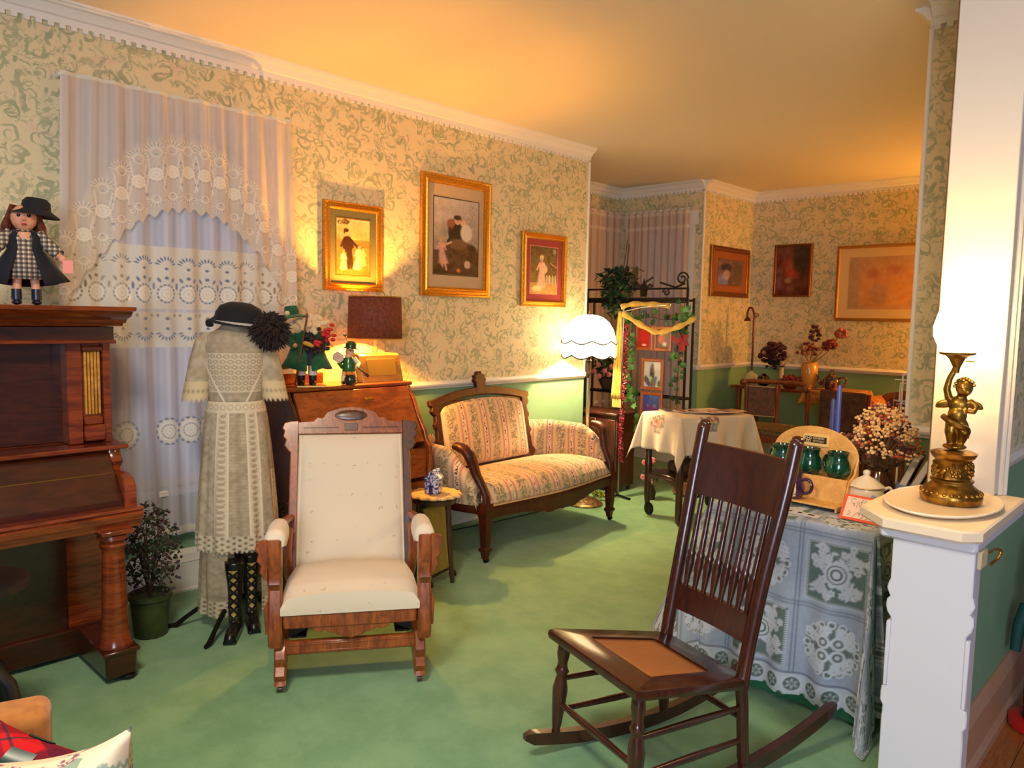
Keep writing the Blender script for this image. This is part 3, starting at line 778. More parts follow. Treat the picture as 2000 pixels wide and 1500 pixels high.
# ================================================================== dress form in front of the window
def dress_form():
    t = thing('dress_form', 'headless dress form in a beige lace gown between curtain and desk', 'mannequin', (-3.29, 1.63, 0), facing((3.29, -1.75)))
    FORM = mat('form_cloth', (176, 158, 140), .9)
    m = M(); m.grid(cone_rings([(1.05, .105, .085, 0, 0), (1.16, .12, .095, 0, 0), (1.27, .128, .10, 0, 0), (1.33, .118, .085, 0, .005), (1.365, .075, .06, 0, .008), (1.40, .045, .045, 0, .008), (1.425, .042, .042, 0, .008)]), cv=True)
    m.ell((0, .008, 1.425), (.042, .042, .012)); obj('torso', m, FORM, t)
    m = M(); m.tube([(0, 0, 1.06), (0, 0, .10)], .016, 12); st = obj('pole', m, IRON, t)
    for a in (PI*.99, PI*.03, PI*1.36, PI*.5):
        q = M(); c, s = math.cos(a), math.sin(a); L = .27
        q.tube([(c*.01, s*.01, .12), (c*.08, s*.08, .125), (c*L*.55, s*L*.55, .10), (c*L*.85, s*L*.85, .045), (c*L, s*L, .012), (c*L*1.12, s*L*1.12, .010)], [.012, .012, .011, .010, .013, .009], 8)
        obj('stand_leg', q, IRON, t)
    BG = (190, 174, 146); LT = (220, 204, 176); DK = (146, 128, 104)
    # gown printed as it is woven: insertions, tucks, scalloped hems
    def weave(w, h, al):
        p = Pt(w, h, BG, al); p.noise(34, 3); p.noise(22, 9); p.a[..., 3] += .06*np.sin(p.X*.6)
        return p
    def insert(p, x, wd, y0=0, y1=9999):
        p.rect(x-wd/2, y0, x+wd/2, y1, LT, al=.97)
        for s in (-1, 1): p.rect(x+s*wd/2-.6, y0, x+s*wd/2+.6, y1, (236, 222, 196), al=1)
        for k in range(int(min(y1, p.h)-y0)//7):
            p.ell(x, y0+4+k*7, wd*.28, 2.2, DK, op=.55); p.ell(x+wd*.25*(-1)**k, y0+1+k*7, 1.2, 1, DK, op=.5)
    def skirt(name, z0, z1, r0, r1, a0, a1, p, wave, k, rb=.0):
        U, V = np.meshgrid(np.linspace(0, 1, p.w), np.linspace(1, 0, p.h))
        A = -PI/2+a0+(a1-a0)*U
        f = 1-V; R = r0+(r1-r0)*f**.55*1.0; R = R*(1+wave*f*np.sin(k*A*1.0+2*V)+wave*.5*f*np.sin(2.3*k*A))
        P = np.stack([R*np.cos(A), .82*R*np.sin(A)+rb, z0+(z1-z0)*V], -1)
        m = M(); m.grid(P); return obj(name, m, LACEM, t, col=p.out(), recalc=False, sm=180)
    p = weave(220, 190, .84)
    for x in (96, 128): insert(p, x, 13)
    for k in range(46): p.rect(103, 4+k*4, 121, 5+k*4, (186, 160, 118), .6)
    for x in (40, 66, 158, 184): insert(p, x, 8, 90)
    p.rect(0, 168, 220, 190, LT, .8, al=.97)
    for i in range(46):
        for j in range(3): p.ell(2+i*4.8, 170+j*7+3*(i % 2), 1.5, 1.5, DK, op=.7, al=.35)
    for i in range(56): p.ell(i*4, 190, 1.3, 3, BG, al=0)
    p.rect(0, 0, 220, 14, LT, 1, al=1)
    for i in range(24): p.ring(5+i*9, 7, 3, 1, DK, .6)
    skirt('overskirt', .37, 1.045, .118, .180, -PI, PI, p, .045, 9)
    p = weave(150, 120, .74)
    p.rect(0, 98, 150, 120, LT, .8, al=.95)
    for i in range(33):
        for j in range(4): p.ell(2+i*4.6, 100+j*6+3*(i % 2), 1.4, 1.4, DK, op=.7, al=.3)
    skirt('underskirt', .075, .48, .150, .170, .66, 2*PI-.26, p, .05, 8)
    # bodice and sleeves
    p = weave(160, 90, .68)
    p.rect(52, 30, 108, 78, LT, .9, al=.97)
    for i in range(9):
        for j in range(7): p.ring(55+i*6.2+3*(j % 2), 34+j*6.5, 2, 1.1, DK, .7)
    for s in (-1, 1): p.line([(80+s*34, 12), (80+s*26, 50), (80+s*10, 90)], 2, (240, 226, 200), al=1)
    U, V = np.meshgrid(np.linspace(0, 1, 160), np.linspace(1, 0, 90)); A = -PI/2-PI+2*PI*U
    zt = 1.045+V*.325; rx = np.interp(V, [0, .2, .5, .75, .9, 1], [.118, .124, .136, .14, .125, .070]); ry = np.interp(V, [0, .2, .5, .75, .9, 1], [.096, .102, .112, .108, .09, .062])
    P = np.stack([rx*np.cos(A), ry*np.sin(A)+.004, zt], -1)
    m = M(); m.grid(P); obj('bodice', m, LACEM, t, col=p.out(), recalc=False, sm=180)
    for s in (-1, 1):
        p = weave(70, 60, .9); p.rect(0, 42, 70, 60, (226, 202, 156), .8, al=.97)
        for i in range(18): p.ell(2+i*4, 60, 1.4, 3, BG, al=0); p.ell(2+i*4, 50, 1.3, 1.6, DK, op=.6)
        U, V = np.meshgrid(np.linspace(0, 1, 70), np.linspace(1, 0, 60)); A = 2*PI*U; f = 1-V
        cx = s*(.118+.055*f); R = np.interp(f, [0, .12, .4, 1], [.018, .045, .054, .058])
        P = np.stack([cx+R*np.cos(A), R*np.sin(A)*.95-.01*f, 1.352-.31*f], -1)
        m = M(); m.grid(P); obj('sleeve', m, LACEM, t, col=p.out(), recalc=False, sm=180)
    return t
dress_form()
# hat on top of the form
t = thing('hat', 'black velvet hat with a brown feather puff on the dress form', 'hat', (-3.29, 1.63, 1.405), facing((3.29, -1.75)))
FELT = mat('black_velvet', (9, 8, 13), .9, sheen=.04)
m = M(); m.lathe([(.001, .078), (.05, .074), (.088, .055), (.104, .025), (.108, .004), (.125, -.012), (.128, -.018), (.10, -.010), (.001, -.006)], 30, TR(.02, -.012, .005, ry=.10, rx=.12), 1, .85); obj('crown', m, FELT, t)
m = M(); R = random.Random(5); c = Vector((.150, -.070, -.035)); m.ell(c, (.058, .052, .062))
for i in range(520):
    a, b_ = R.uniform(0, 2*PI), math.acos(R.uniform(-1, 1)); d = Vector((math.sin(b_)*math.cos(a), math.sin(b_)*math.sin(a), math.cos(b_)))
    m.tube([c+d*.04, c+d*.066+Vector((0, 0, .004)), c+d*R.uniform(.080, .100)+Vector((R.gauss(0, .008), 0, -.012))], [.010, .008, .001], 5)
obj('feather_puff', m, mat('brown_feathers', (40, 22, 18), .8, col2=(22, 12, 12), scale=50), t)
m = M()
for i in range(16): m.ell((-.105+.004*math.sin(i), -.03+.012*math.cos(i*2.1), -.012+.008*math.sin(i*1.7)), (.014, .012, .010), n=8, m=5)
obj('bow', m, FELT, t)
m = M(); P = []
for i in range(40):
    a = PI*1.02+PI*1.0*i/39; r = .118; P.append([(r*math.cos(a)+.02, r*.85*math.sin(a)-.012, -.008-.012*math.cos(a)+0), (r*1.0*math.cos(a)+.02, r*.85*math.sin(a)-.014, -.026-.012*math.cos(a)+.003*(i % 2))])
m.grid(P); obj('lace_trim', m, mat('white_lace_trim', (170, 164, 158), .85), t, solid=.002)
# boots that show through the parted skirt
LEATH = mat('black_boot_leather', (18, 16, 18), .3, coat=.3)
def boot(lx, ly, lab, rz0):
    t = thing('boot', lab, 'boot', (lx, ly, 0), facing((3.29, -1.9))+rz0, 'laced boots under the gown')
    m = M()
    m.tube([(0, .02, .03), (0, .03, .12), (0, .032, .22), (0, .026, .30), (0, .024, .335)], [.028, .028, .034, .042, .043], 14)
    m.tube([(0, .045, .028), (0, .01, .034), (0, -.05, .030), (0, -.10, .022), (0, -.118, .018)], [.026, .030, .030, .026, .012], 12)
    m.box((0, -.035, .008), (.058, .16, .014), b=.006); m.box((0, .048, .018), (.045, .04, .034), b=.006)
    fuse('upper', m, LEATH, t, .005)
    p = Pt(26, 90, (168, 148, 74)); p.noise(70, 5)
    for k in range(6):
        y = 8+k*15
        for s in (-1, 1): p.line([(13-s*12, y-5), (13+s*12, y+9)], 5, (16, 14, 16))
        p.rect(0, y+1, 26, y+4, (24, 16, 18), .7)
    p.rect(0, 0, 3, 90, (16, 14, 16)); p.rect(23, 0, 26, 90, (16, 14, 16))
    U, V = np.meshgrid(np.linspace(0, 1, 26), np.linspace(1, 0, 90)); A = -PI/2+(U-.5)*1.15
    zz = .065+V*.235; R_ = np.interp(zz, [.06, .12, .22, .30], [.036, .0335, .0375, .0445]); cy = np.interp(zz, [.06, .12, .22, .30], [.020, .028, .032, .026])
    m = M(); m.grid(np.stack([R_*np.cos(A), cy+R_*np.sin(A), zz], -1)); obj('lacing', m, PRINT, t, col=p.out(), recalc=False, sm=180)
boot(-3.165, 1.545, 'black laced boot on the left under the lace gown', -.12)
boot(-3.215, 1.655, 'black laced boot on the right under the lace gown', .15)

# ================================================================== potted dried plants
def leafstuff(m, c, r, n, size, R, squash=1., stem=None):
    for i in range(n):
        while True:
            q = Vector((R.uniform(-1, 1), R.uniform(-1, 1), R.uniform(-1, 1)))
            if .25 < q.length < 1: break
        p = Vector((c[0]+q.x*r[0], c[1]+q.y*r[1], c[2]+q.z*r[2]))
        e = Euler((R.uniform(-1, 1), R.uniform(-1, 1), R.uniform(0, 6.28))).to_matrix()
        s = size*R.uniform(.6, 1.3)
        V = [p+e @ Vector(k) for k in ((-s, 0, 0), (0, -s*.45, s*.12), (s, 0, -s*.1), (0, s*.45, s*.12), (0, 0, -s*.05))]
        m.add(V, [(0, 1, 4), (1, 2, 4), (2, 3, 4), (3, 0, 4)])
DRY = mat('dried_foliage', (70, 58, 44), .85, col2=(84, 36, 44), scale=30)
DRYG = mat('dark_foliage', (44, 58, 34), .8, col2=(66, 52, 36), scale=25)
BERRY = mat('dark_berries', (60, 24, 40), .5)
def pot_plant(loc, lab, potc, h, r, seed):
    t = thing('potted_plant', lab, 'plant', loc)
    m = M(); m.lathe([(.064, 0), (.070, .004), (.084, .17), (.092, .172), (.092, .19), (.082, .192), (.078, .175), (.001, .17)], 24); obj('pot', m, potc, t)
    R = random.Random(seed); m = M()
    for i in range(26):
        a = R.uniform(0, 6.28); q = R.uniform(.3, 1)
        m.tube([(0, 0, .16), (math.cos(a)*.04, math.sin(a)*.04, .16+(h-.16)*.5), (math.cos(a)*r*q, math.sin(a)*r*q, h*R.uniform(.6, 1.0))], [.003, .0025, .0015], 5)
    obj('stems', m, mat('twig', (64, 44, 34), .8), t)
    m = M(); leafstuff(m, (0, 0, .19+(h-.19)*.55), (r, r, (h-.19)*.56), 620, .017, R); obj('foliage', m, DRYG, t, sm=0, kind='stuff')
    m = M()
    for i in range(110):
        a = R.uniform(0, 6.28); zz = R.uniform(.2, h+.01); q = r*R.uniform(.75, 1.12)*(1-.35*abs((zz-.19)/(h-.19)-.5))
        m.ell((math.cos(a)*q, math.sin(a)*q, zz), (.007, .007, .007), n=7, m=5)
    obj('dried_flowers', m, BERRY, t, kind='stuff')
OLIVE = mat('olive_pot_glaze', (62, 72, 34), .4, col2=(48, 60, 28), scale=14)
pot_plant((-3.43, 1.285, 0), 'dried reddish plant in an olive pot right of the piano leg', OLIVE, .56, .125, 4)
pot_plant((-3.45, 1.885, 0), 'dark dried plant standing behind the cream rocker arm', OLIVE, .49, .10, 9)

# ================================================================== drop front desk
def desk():
    y0, y1 = 2.0, 2.80
    t = thing('writing_desk', 'drop-front walnut desk behind the cream platform rocker', 'desk', (-3.56, 2.40, 0))
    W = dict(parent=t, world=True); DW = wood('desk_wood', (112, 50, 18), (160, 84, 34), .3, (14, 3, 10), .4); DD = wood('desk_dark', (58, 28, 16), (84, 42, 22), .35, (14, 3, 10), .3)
    side = [(-3.74, 0), (-3.70, 0), (-3.67, .09), (-3.42, .09), (-3.38, 0), (-3.31, 0), (-3.31, .50), (-3.285, .60), (-3.285, .705), (-3.318, .74), (-3.335, .79), (-3.40, .88), (-3.435, .96), (-3.475, 1.000), (-3.49, 1.035), (-3.74, 1.035)]
    for y in (y0+.022, y1):
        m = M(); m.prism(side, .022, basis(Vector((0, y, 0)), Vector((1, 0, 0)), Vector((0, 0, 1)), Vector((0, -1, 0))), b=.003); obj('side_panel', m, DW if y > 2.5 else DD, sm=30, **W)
    m = M(); m.box((-3.62, (y0+y1)/2, 1.0455), (.255, y1-y0+.035, .021), b=.006); obj('top', m, DW, **W)
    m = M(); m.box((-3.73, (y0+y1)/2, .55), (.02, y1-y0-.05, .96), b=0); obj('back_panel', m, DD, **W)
    # slanted front
    a, b_ = Vector((-3.487, 0, 1.030)), Vector((-3.325, 0, .725)); d = (b_-a); L = d.length; d.normalize(); n = Vector((-d.z, 0, d.x)) if -d.z > 0 else Vector((d.z, 0, -d.x))
    T = basis(a+Vector((0, y0+.03, 0)), Vector((0, 1, 0)), d, Vector((0, 1, 0)).cross(d))
    m = M(); m.box(((y1-y0-.06)/2, L/2, 0), (y1-y0-.064, L, .020), T, b=.003); fl = obj('drop_front', m, DW, **W)
    s = -1 if (Vector((0, 1, 0)).cross(d)).x < 0 else 1
    q = M()
    for k in range(5): q.ell((.445+(k-2)*.011, .06, s*.011), (.007, .006+.004*(k % 2), .002), T, n=10, m=5)
    obj('escutcheon', q, BRASS, fl, world=True)
    q = M(); q.box((.70, .27, s*.0105), (.034, .008, .003), T, b=.001); obj('hinge', q, BRASS, fl, world=True)
    q = M(); q.ell((.40, .27, s*.008), (.16, .075, .010), T, n=30, m=8); obj('carved_medallion', q, DD, fl, world=True)
    for z0_, z1_ in ((.52, .70), (.33, .51), (.12, .32)):
        m = M(); m.box((-3.315, (y0+y1)/2, (z0_+z1_)/2), (.022, y1-y0-.06, z1_-z0_-.01), b=.004); dr = obj('drawer', m, DW, **W)
        for y in (y0+.2, y1-.2):
            q = M(); q.ell((-3.295, y, (z0_+z1_)/2), (.012, .014, .014)); obj('knob', q, BRASS, dr, world=True)
    m = M(); m.box((-3.725, 2.19, 1.085), (.02, .34, .058), b=.004); obj('gallery_board', m, DW, **W)
desk()
DT = 1.0565
# lamp on the desk --------------------------------------------------------
t = thing('table_lamp', 'table lamp with brown paper shade on a wooden box base', 'lamp', (-3.645, 2.66, DT))
SHADE, nt, b = newmat('brown_shade')
nt.links.new(mixc(nt, smooth(nt, noise(nt, objco(nt), 60, 4), .35, .65), (122, 62, 40), (98, 48, 30)), b.inputs['Base Color']); b.inputs['Roughness'].default_value = .85
tl = N(nt, 'ShaderNodeBsdfTranslucent', {'Color': (*lin((120, 54, 28)), 1)})
nt.links.new(N(nt, 'ShaderNodeMixShader', {0: .04, 1: b.outputs[0], 2: tl.outputs[0]}).outputs[0], nt.nodes['Material Output'].inputs[0])
m = M(); P = []
for r, z in ((.158, .248), (.150, .488)): P.append([(r*math.cos(a), r*math.sin(a), z) for a in np.linspace(0, 2*PI, 49)[:-1]])
m.grid(P, cv=True); sh = obj('lamp_shade', m, SHADE, t, solid=.002)
q = M()
for r, z in ((.159, .248), (.151, .488)): q = M(); q.tube([(r*math.cos(a), r*math.sin(a), z) for a in np.linspace(0, 2*PI, 49)[:-1]], .0035, 6, closed=True); obj('brass_rim', q, BRASS, sh)
q = M()
for k in range(3): a = 2*PI*k/3; q.tube([(0, 0, .47), (.15*math.cos(a), .15*math.sin(a), .484)], .0022, 6)
obj('spider', q, BRASS, sh)
m = M(); m.lathe([(.016, .165), (.016, .19), (.009, .20), (.009, .285), (.017, .29), (.017, .31), (.008, .32)], 14); obj('stem', m, mat('lamp_stem_ivory', (214, 190, 130), .4), t)
m = M(); m.ell((0, 0, .355), (.024, .024, .038)); obj('bulb', m, glow('warm_bulb', (255, 174, 66), 3600), t)
BOXW = wood('box_base_wood', (138, 104, 46), (166, 130, 64), .4, (12, 3, 12), .2)
m = M(); m.prism([(-.085, 0), (.085, 0), (.085, .012), (.045, .150), (.028, .160), (-.060, .160), (-.085, .14)], .285, basis(Vector((0, .1425, 0)), Vector((1, 0, 0)), Vector((0, 0, 1)), Vector((0, -1, 0))), b=.003); bb = obj('box_base', m, BOXW, t, sm=30)
d = Vector((-.04, 0, .138)).normalized(); T = basis(Vector((.0665, 0, .083)), Vector((0, 1, 0)), d, Vector((0, 1, 0)).cross(d))
q = M(); q.box((0, 0, .001), (.20, .098, .006), T, b=.002); obj('front_inlay', q, mat('inlay_gold', (140, 118, 46), .45), bb)

# figurines on the desk -----------------------------------------------------
def shoes(m, s, w=.022): m.ell((s*.03, -.025, .016), (w*.8, .045, .018)); m.tube([(s*.03, .005, .01), (s*.03, .005, .06)], [.02, .022], 10)
def gnome():
    t = thing('figurine', 'tall bearded figurine in green felt coat and hat on the desk', 'figurine', (-3.585, 2.175, DT), facing((3.6, -2.0)))
    FE = mat('green_felt', (16, 92, 52), .9, col2=(12, 74, 42), scale=30, sheen=.3)
    m = M(); m.box((.02, -.02, .005), (.15, .16, .010), b=.003); obj('base_plate', m, mat('gilt_plate', (230, 190, 110), .3, .8), t)
    m = M(); m.ell((0, 0, .335), (.035, .035, .042)); m.tube([(0, 0, .30), (0, 0, .12)], [.04, .05], 12)
    for s in (-1, 1): m.tube([(s*.028, 0, .16), (s*.03, 0, .06)], [.024, .022], 10); m.tube([(s*.05, 0, .285), (s*.09, -.03, .235), (s*.055, -.075, .215)], [.02, .018, .014], 10)
    fuse('body', m, SKIN, t, .006)
    for s in (-1, 1):
        m = M(); shoes(m, s); obj('shoe', m, BLACK, t)
        m = M(); m.tube([(s*.03, 0, .058), (s*.03, 0, .12)], [.024, .026], 12); obj('stocking', m, mat('white_stocking', (226, 214, 208), .85), t)
    P = []
    for z, rx, ry in ((.302, .038, .036), (.275, .07, .05), (.22, .075, .058), (.15, .10, .08), (.095, .13, .10)):
        P.append([(rx*math.cos(a)*(1+.05*math.sin(8*a)*(z < .2)), ry*math.sin(a), z-.01*math.sin(3*a)*(z < .12)) for a in np.linspace(-PI/2+.16, PI*1.5-.02, 32)])
    m = M(); m.grid(P); obj('coat', m, FE, t, solid=.004)
    for s in (-1, 1):
        m = M(); m.tube([(s*.055, 0, .282), (s*.092, -.03, .236), (s*.066, -.066, .217)], [.026, .025, .022], 12); obj('sleeve', m, FE, t)
    m = M(); m.tube([(.012, -.040, .285), (.012, -.048, .20), (.012, -.060, .115)], [.030, .036, .040], 12, fl=(1, .7)); obj('waistcoat', m, mat('navy_waistcoat', (20, 24, 38), .8), t)
    m = M(); R = random.Random(2)
    for i in range(90):
        c = Vector((R.gauss(.005, .036), -.028+R.gauss(0, .014), .325+R.gauss(0, .02))); m.ell(c, (.018, .013, .015), n=7, m=5)
    fuse('beard', m, mat('cream_fleece', (224, 196, 150), .95, sheen=.4), t, .004)
    m = M(); m.lathe([(.001, .425), (.03, .424), (.036, .41), (.040, .378), (.075, .366), (.076, .361), (.03, .366), (.001, .366)], 26, TR(-.022, 0, .004, ry=-.14)); obj('hat', m, FE, t)
    m = M(); m.tube([(-.062, -.06, .010), (-.03, -.085, .20), (.002, -.062, .385)], .005, 8); obj('walking_stick', m, mat('stick_wood', (104, 44, 24), .5), t)
    RD = mat('red_petals', (196, 30, 34), .6); YL = mat('yellow_petals', (200, 150, 40), .6); DKF = mat('dark_bouquet', (52, 24, 22), .8)
    m = M(); R = random.Random(8)
    for i in range(46): m.ell((R.gauss(.05, .022), -.10+R.gauss(0, .012), R.gauss(.225, .026)), (.013, .010, .011), n=7, m=5)
    bq = obj('bouquet', m, DKF, t, kind='stuff')
    m = M()
    for i in range(16): m.ell((.105+R.gauss(0, .014), -.09+R.gauss(0, .01), .272+R.gauss(0, .022)), (.014, .012, .010), n=8, m=5)
    for i in range(5): m.ell((.045+R.gauss(0, .01), -.115, .23+R.gauss(0, .01)), (.012, .008, .010), n=8, m=5)
    obj('red_flowers', m, RD, bq)
    m = M()
    for i in range(4): m.ell((-.01+i*.011, -.108, .232-.004*i), (.014, .010, .012), n=8, m=5)
    obj('yellow_flower', m, YL, bq)
gnome()
def leprechaun():
    t = thing('figurine', 'small wooden figurine in a green bowler hat beside the lamp base', 'figurine', (-3.565, 2.425, DT), facing((3.6, -1.9)))
    G = mat('green_lacquer', (20, 92, 44), .25, coat=.5); GD = mat('dark_green_lacquer', (14, 62, 34), .25, coat=.5)
    m = M(); m.ell((.005, 0, .178), (.024, .024, .026)); m.ell((.022, -.018, .166), (.012, .012, .010)); m.tube([(0, 0, .16), (0, 0, .08)], [.022, .03], 12)
    for s in (-1, 1): m.tube([(s*.018, 0, .09), (s*.028, -.01, .045), (s*.030, -.01, .01)], [.016, .013, .012], 10)
    b_ = fuse('body', m, mat('painted_face', (222, 160, 120), .35), t, .004)
    eyes(b_, [(.006, -.024, .184), (.024, -.019, .184)], .0045)
    m = M(); m.lathe([(.001, .152), (.022, .150), (.032, .12), (.038, .075), (.036, .07), (.001, .07)], 20, TR(0, 0, 0)); obj('coat', m, G, t)
    for s in (-1, 1):
        m = M(); m.tube([(s*.028, 0, .142), (s*.052, -.012, .112), (s*.04, -.04, .095)], [.013, .014, .011], 10); obj('sleeve', m, G if s < 0 else mat('white_lacquer', (226, 216, 190), .3), t)
        m = M(); m.tube([(s*.029, -.01, .012), (s*.029, -.01, .045)], [.013, .015], 10); obj('stocking', m, mat('cream_lacquer', (226, 206, 160), .3), t)
        m = M(); m.ell((s*.03, -.022, .009), (.015, .028, .009)); obj('shoe', m, BLACK, t)
    m = M(); m.lathe([(.001, .238), (.018, .236), (.029, .222), (.031, .205), (.042, .199), (.043, .195), (.001, .197)], 24, TR(0, 0, 0, ry=.06)); h = obj('bowler_hat', m, GD, t)
    q = M(); q.tube([(-.008, -.01, .236), (-.02, -.012, .262)], .0016, 6); q.ell((-.022, -.012, .266), (.006, .004, .005)); q.ell((-.016, -.012, .27), (.005, .004, .005)); q.ell((-.028, -.012, .271), (.005, .004, .005)); obj('shamrock', q, G, h)
    m = M(); m.lathe([(.001, 0), (.022, 0), (.034, .018), (.034, .034), (.026, .048), (.029, .054), (.022, .054), (.001, .048)], 20, TR(.002, -.058, 0)); pt = obj('pot', m, mat('dark_pot', (22, 40, 30), .25, coat=.5), t)
    q = M(); R = random.Random(1)
    for i in range(14): q.ell((.002+R.gauss(0, .011), -.058+R.gauss(0, .011), .055+R.uniform(0, .008)), (.007, .007, .0025), n=8, m=4)
    obj('gold_coins', q, mat('coin_gold', (214, 150, 70), .3, .8), pt)
    m = M(); m.tube([(.04, -.05, .095), (.085, -.065, .06)], [.004, .004], 8); m.tube([(.085, -.065, .06), (.10, -.07, .045)], [.010, .008], 8); obj('pipe', m, BLACK, t)
    # hexagonal paper label with printed lines
    hexa = [(-.032, 0), (-.02, .026), (.02, .026), (.032, 0), (.02, -.026), (-.02, -.026)]
    T = TR(-.062, -.045, .150, rx=PI/2, rz=0) @ TR(rz=-.55)
    m = M(); m.prism(hexa, .0012, T); tg = obj('paper_label', m, mat('label_paper', (226, 190, 170), .7), t)
    q = M(); q.tube([(x*.82, y*.82, .0014) for x, y in hexa], .0008, 4, T, closed=True)
    for k in range(3): q.box((0, .010-k*.008, .0016), (.026-.005*k, .0016, .0006), T, b=0)
    obj('printed_lines', q, mat('label_ink', (150, 90, 80), .7), tg)
leprechaun()
# ================================================================== pictures
def ring_frame(m, W_, H_, prof):
    """mitred frame: prof = (inset, height)"""
    P = []
    for ins, h in prof:
        x, y = W_/2-ins, H_/2-ins; P.append([(-x, -y, h), (x, -y, h), (x, y, h), (-x, y, h)])
    m.grid(P, cv=True)
def picture(label, o, ux, nrm, W_, H_, fw, matc, mat_w, prn, group=None, orn=False, fmat=None, fillet=True, rz=0):
    """o: centre on the wall"""
    ux, nrm = Vector(ux), Vector(nrm); up = Vector((0, 0, 1))
    t = thing('framed_picture', label, 'picture', o, 0, group)
    T = basis(Vector(o)+nrm*.004, ux, up, nrm)
    fm = fmat or GOLD
    m = M(); ring_frame(m, W_, H_, [(0, 0), (0, .018), (.004, .024), (fw*.22, .026), (fw*.30, .020), (fw*.55, .022), (fw*.68, .030), (fw*.80, .030), (fw*.86, .018), (fw, .014), (fw, .004)])
    m.v = [tuple(T @ Vector(p)) for p in m.v]; f = obj('frame', m, fm, t, world=True, sm=30)
    if orn:
        q = M()
        for s in (-1, 1):
            for i in range(int(W_/.014)): q.ell((-W_/2+.007+i*.014, s*(H_/2-.006), .025), (.006, .0045, .004), T, n=6, m=4)
            for i in range(int(H_/.014)): q.ell((s*(W_/2-.006), -H_/2+.007+i*.014, .025), (.0045, .006, .004), T, n=6, m=4)
        obj('rope_edge', q, fm, f, world=True)
    w, h = W_-2*fw, H_-2*fw
    m = M(); m.box((0, 0, .006), (w+.01, h+.01, .004), T, b=0); obj('mat_board', m, matc, t, world=True)
    pw, ph = w-2*mat_w[0], h-2*mat_w[1]
    if mat_w[0] > .005 and fillet:
        q = M()
        for s in (-1, 1):
            q.box((0, s*(ph/2+.004), .0088), (pw+.014, .005, .002), T, b=0); q.box((s*(pw/2+.004), 0, .0088), (.005, ph+.014, .002), T, b=0)
        obj('fillet', q, fillet if fillet is not True else fm, t, world=True)
    oo = T @ Vector((-pw/2, -ph/2, .0092)); printed('print', prn, oo, ux*pw, up*ph, t, GPRINT)
    return t
def person(p, x, y, h, coat, head=(206, 160, 130), hair=(60, 40, 30), lean=0., skirt=True):
    """soft painted figure, feet at x,y"""
    if skirt:
        for k in range(10): f = k/9; p.ell(x+lean*f, y-h*.04-f*h*.5, h*(.17-.09*f), h*.06, coat, soft=3)
    else:
        for s in (-1, 1): p.seg(x+s*h*.05, y, x+lean*.4+s*h*.03, y-h*.45, h*.09, coat, soft=2)
    p.ell(x+lean, y-h*.62, h*.10, h*.17, coat, soft=3)
    for s in (-1, 1): p.seg(x+lean+s*h*.08, y-h*.72, x+lean+s*h*.17, y-h*.52, h*.055, coat, soft=2)
    p.seg(x+lean, y-h*.74, x+lean*1.15, y-h*.86, h*.06, head, soft=1.5); p.ell(x+lean*1.2, y-h*.87, h*.065, h*.082, head, soft=2); p.ell(x+lean*1.2, y-h*.92, h*.072, h*.050, hair, soft=2); p.ell(x+lean*1.2-h*.055, y-h*.88, h*.022, h*.05, hair, soft=2)
    for k in range(7): p.ell(x+lean*.6+(p.r.rand()-.5)*h*.2, y-h*(.1+.5*p.r.rand()), h*.03, h*.06, tuple(q*(.82+.3*p.r.rand()) for q in coat), soft=3, op=.6)
YV = Vector((0, 1, 0))
# left picture: dark coated man with children in white
p = Pt(96, 136, (170, 140, 84)); p.vgrad((196, 176, 132), (190, 160, 100), 0, 50); p.vgrad((150, 122, 60), (128, 92, 40), 50); p.noise(30, 12); p.noise(16, 4)
for i in range(26): p.ell(2+p.r.rand()*34, 1+p.r.rand()*12, 4, 2.2, (70, 60, 30), op=.5, rot=p.r.rand()*3)
p.rect(0, 40, 12, 90, (150, 110, 60), .5)
person(p, 40, 118, 98, (56, 34, 26), lean=-10, skirt=False); p.ell(32, 62, 15, 20, (56, 34, 26), soft=3); p.seg(40, 50, 62, 68, 7, (60, 36, 28))
person(p, 20, 124, 52, (226, 204, 156), hair=(170, 120, 60)); person(p, 58, 122, 66, (230, 210, 164), hair=(150, 92, 52), lean=6); person(p, 76, 112, 50, (230, 160, 110), hair=(150, 80, 50)); p.noise(18, 3)
picture('gold-framed picture with green mat above the desk lamp', (XW, 2.652, 1.837), YV, (1, 0, 0), .412, .515, .045, mat('green_mat', (86, 88, 60), .9), (.045, .05), p, orn=True)
# middle picture: seated figure with children
p = Pt(120, 190, (176, 164, 156)); p.vgrad((186, 176, 172), (150, 140, 130), 0, 120); p.vgrad((90, 66, 48), (70, 46, 34), 130)
p.noise(26, 14)
p.ell(90, 150, 34, 42, (58, 34, 30), soft=8); p.ell(60, 132, 34, 26, (84, 62, 46), soft=6)
p.ell(62, 82, 24, 34, (38, 30, 34), soft=5)
for i in range(60): p.ell(40+p.r.rand()*76, 112+p.r.rand()*66, 5+6*p.r.rand(), 3+4*p.r.rand(), [(74, 48, 38), (50, 32, 30), (92, 66, 50), (40, 26, 26), (84, 70, 44)][i % 5], rot=p.r.rand()*3, soft=3, op=.55)
for i in range(14): p.seg(86+p.r.rand()*30, 20+p.r.rand()*60, 90+p.r.rand()*28, 8+p.r.rand()*50, 1.2, (140, 128, 118), op=.5)
if True: pass; p.seg(50, 92, 40, 108, 12, (40, 32, 34)); p.ell(64, 112, 26, 14, (110, 84, 62), soft=5)
p.ell(62, 52, 9, 11, (206, 164, 138), soft=2); p.ell(62, 45, 10, 6, (64, 44, 34), soft=2)
p.ell(46, 62, 8, 9, (214, 160, 130), soft=2); p.ell(44, 64, 10, 14, (120, 60, 44), soft=4, op=.7); p.ell(78, 58, 8, 9, (220, 178, 150), soft=2); p.ell(86, 82, 16, 22, (216, 206, 196), soft=5)
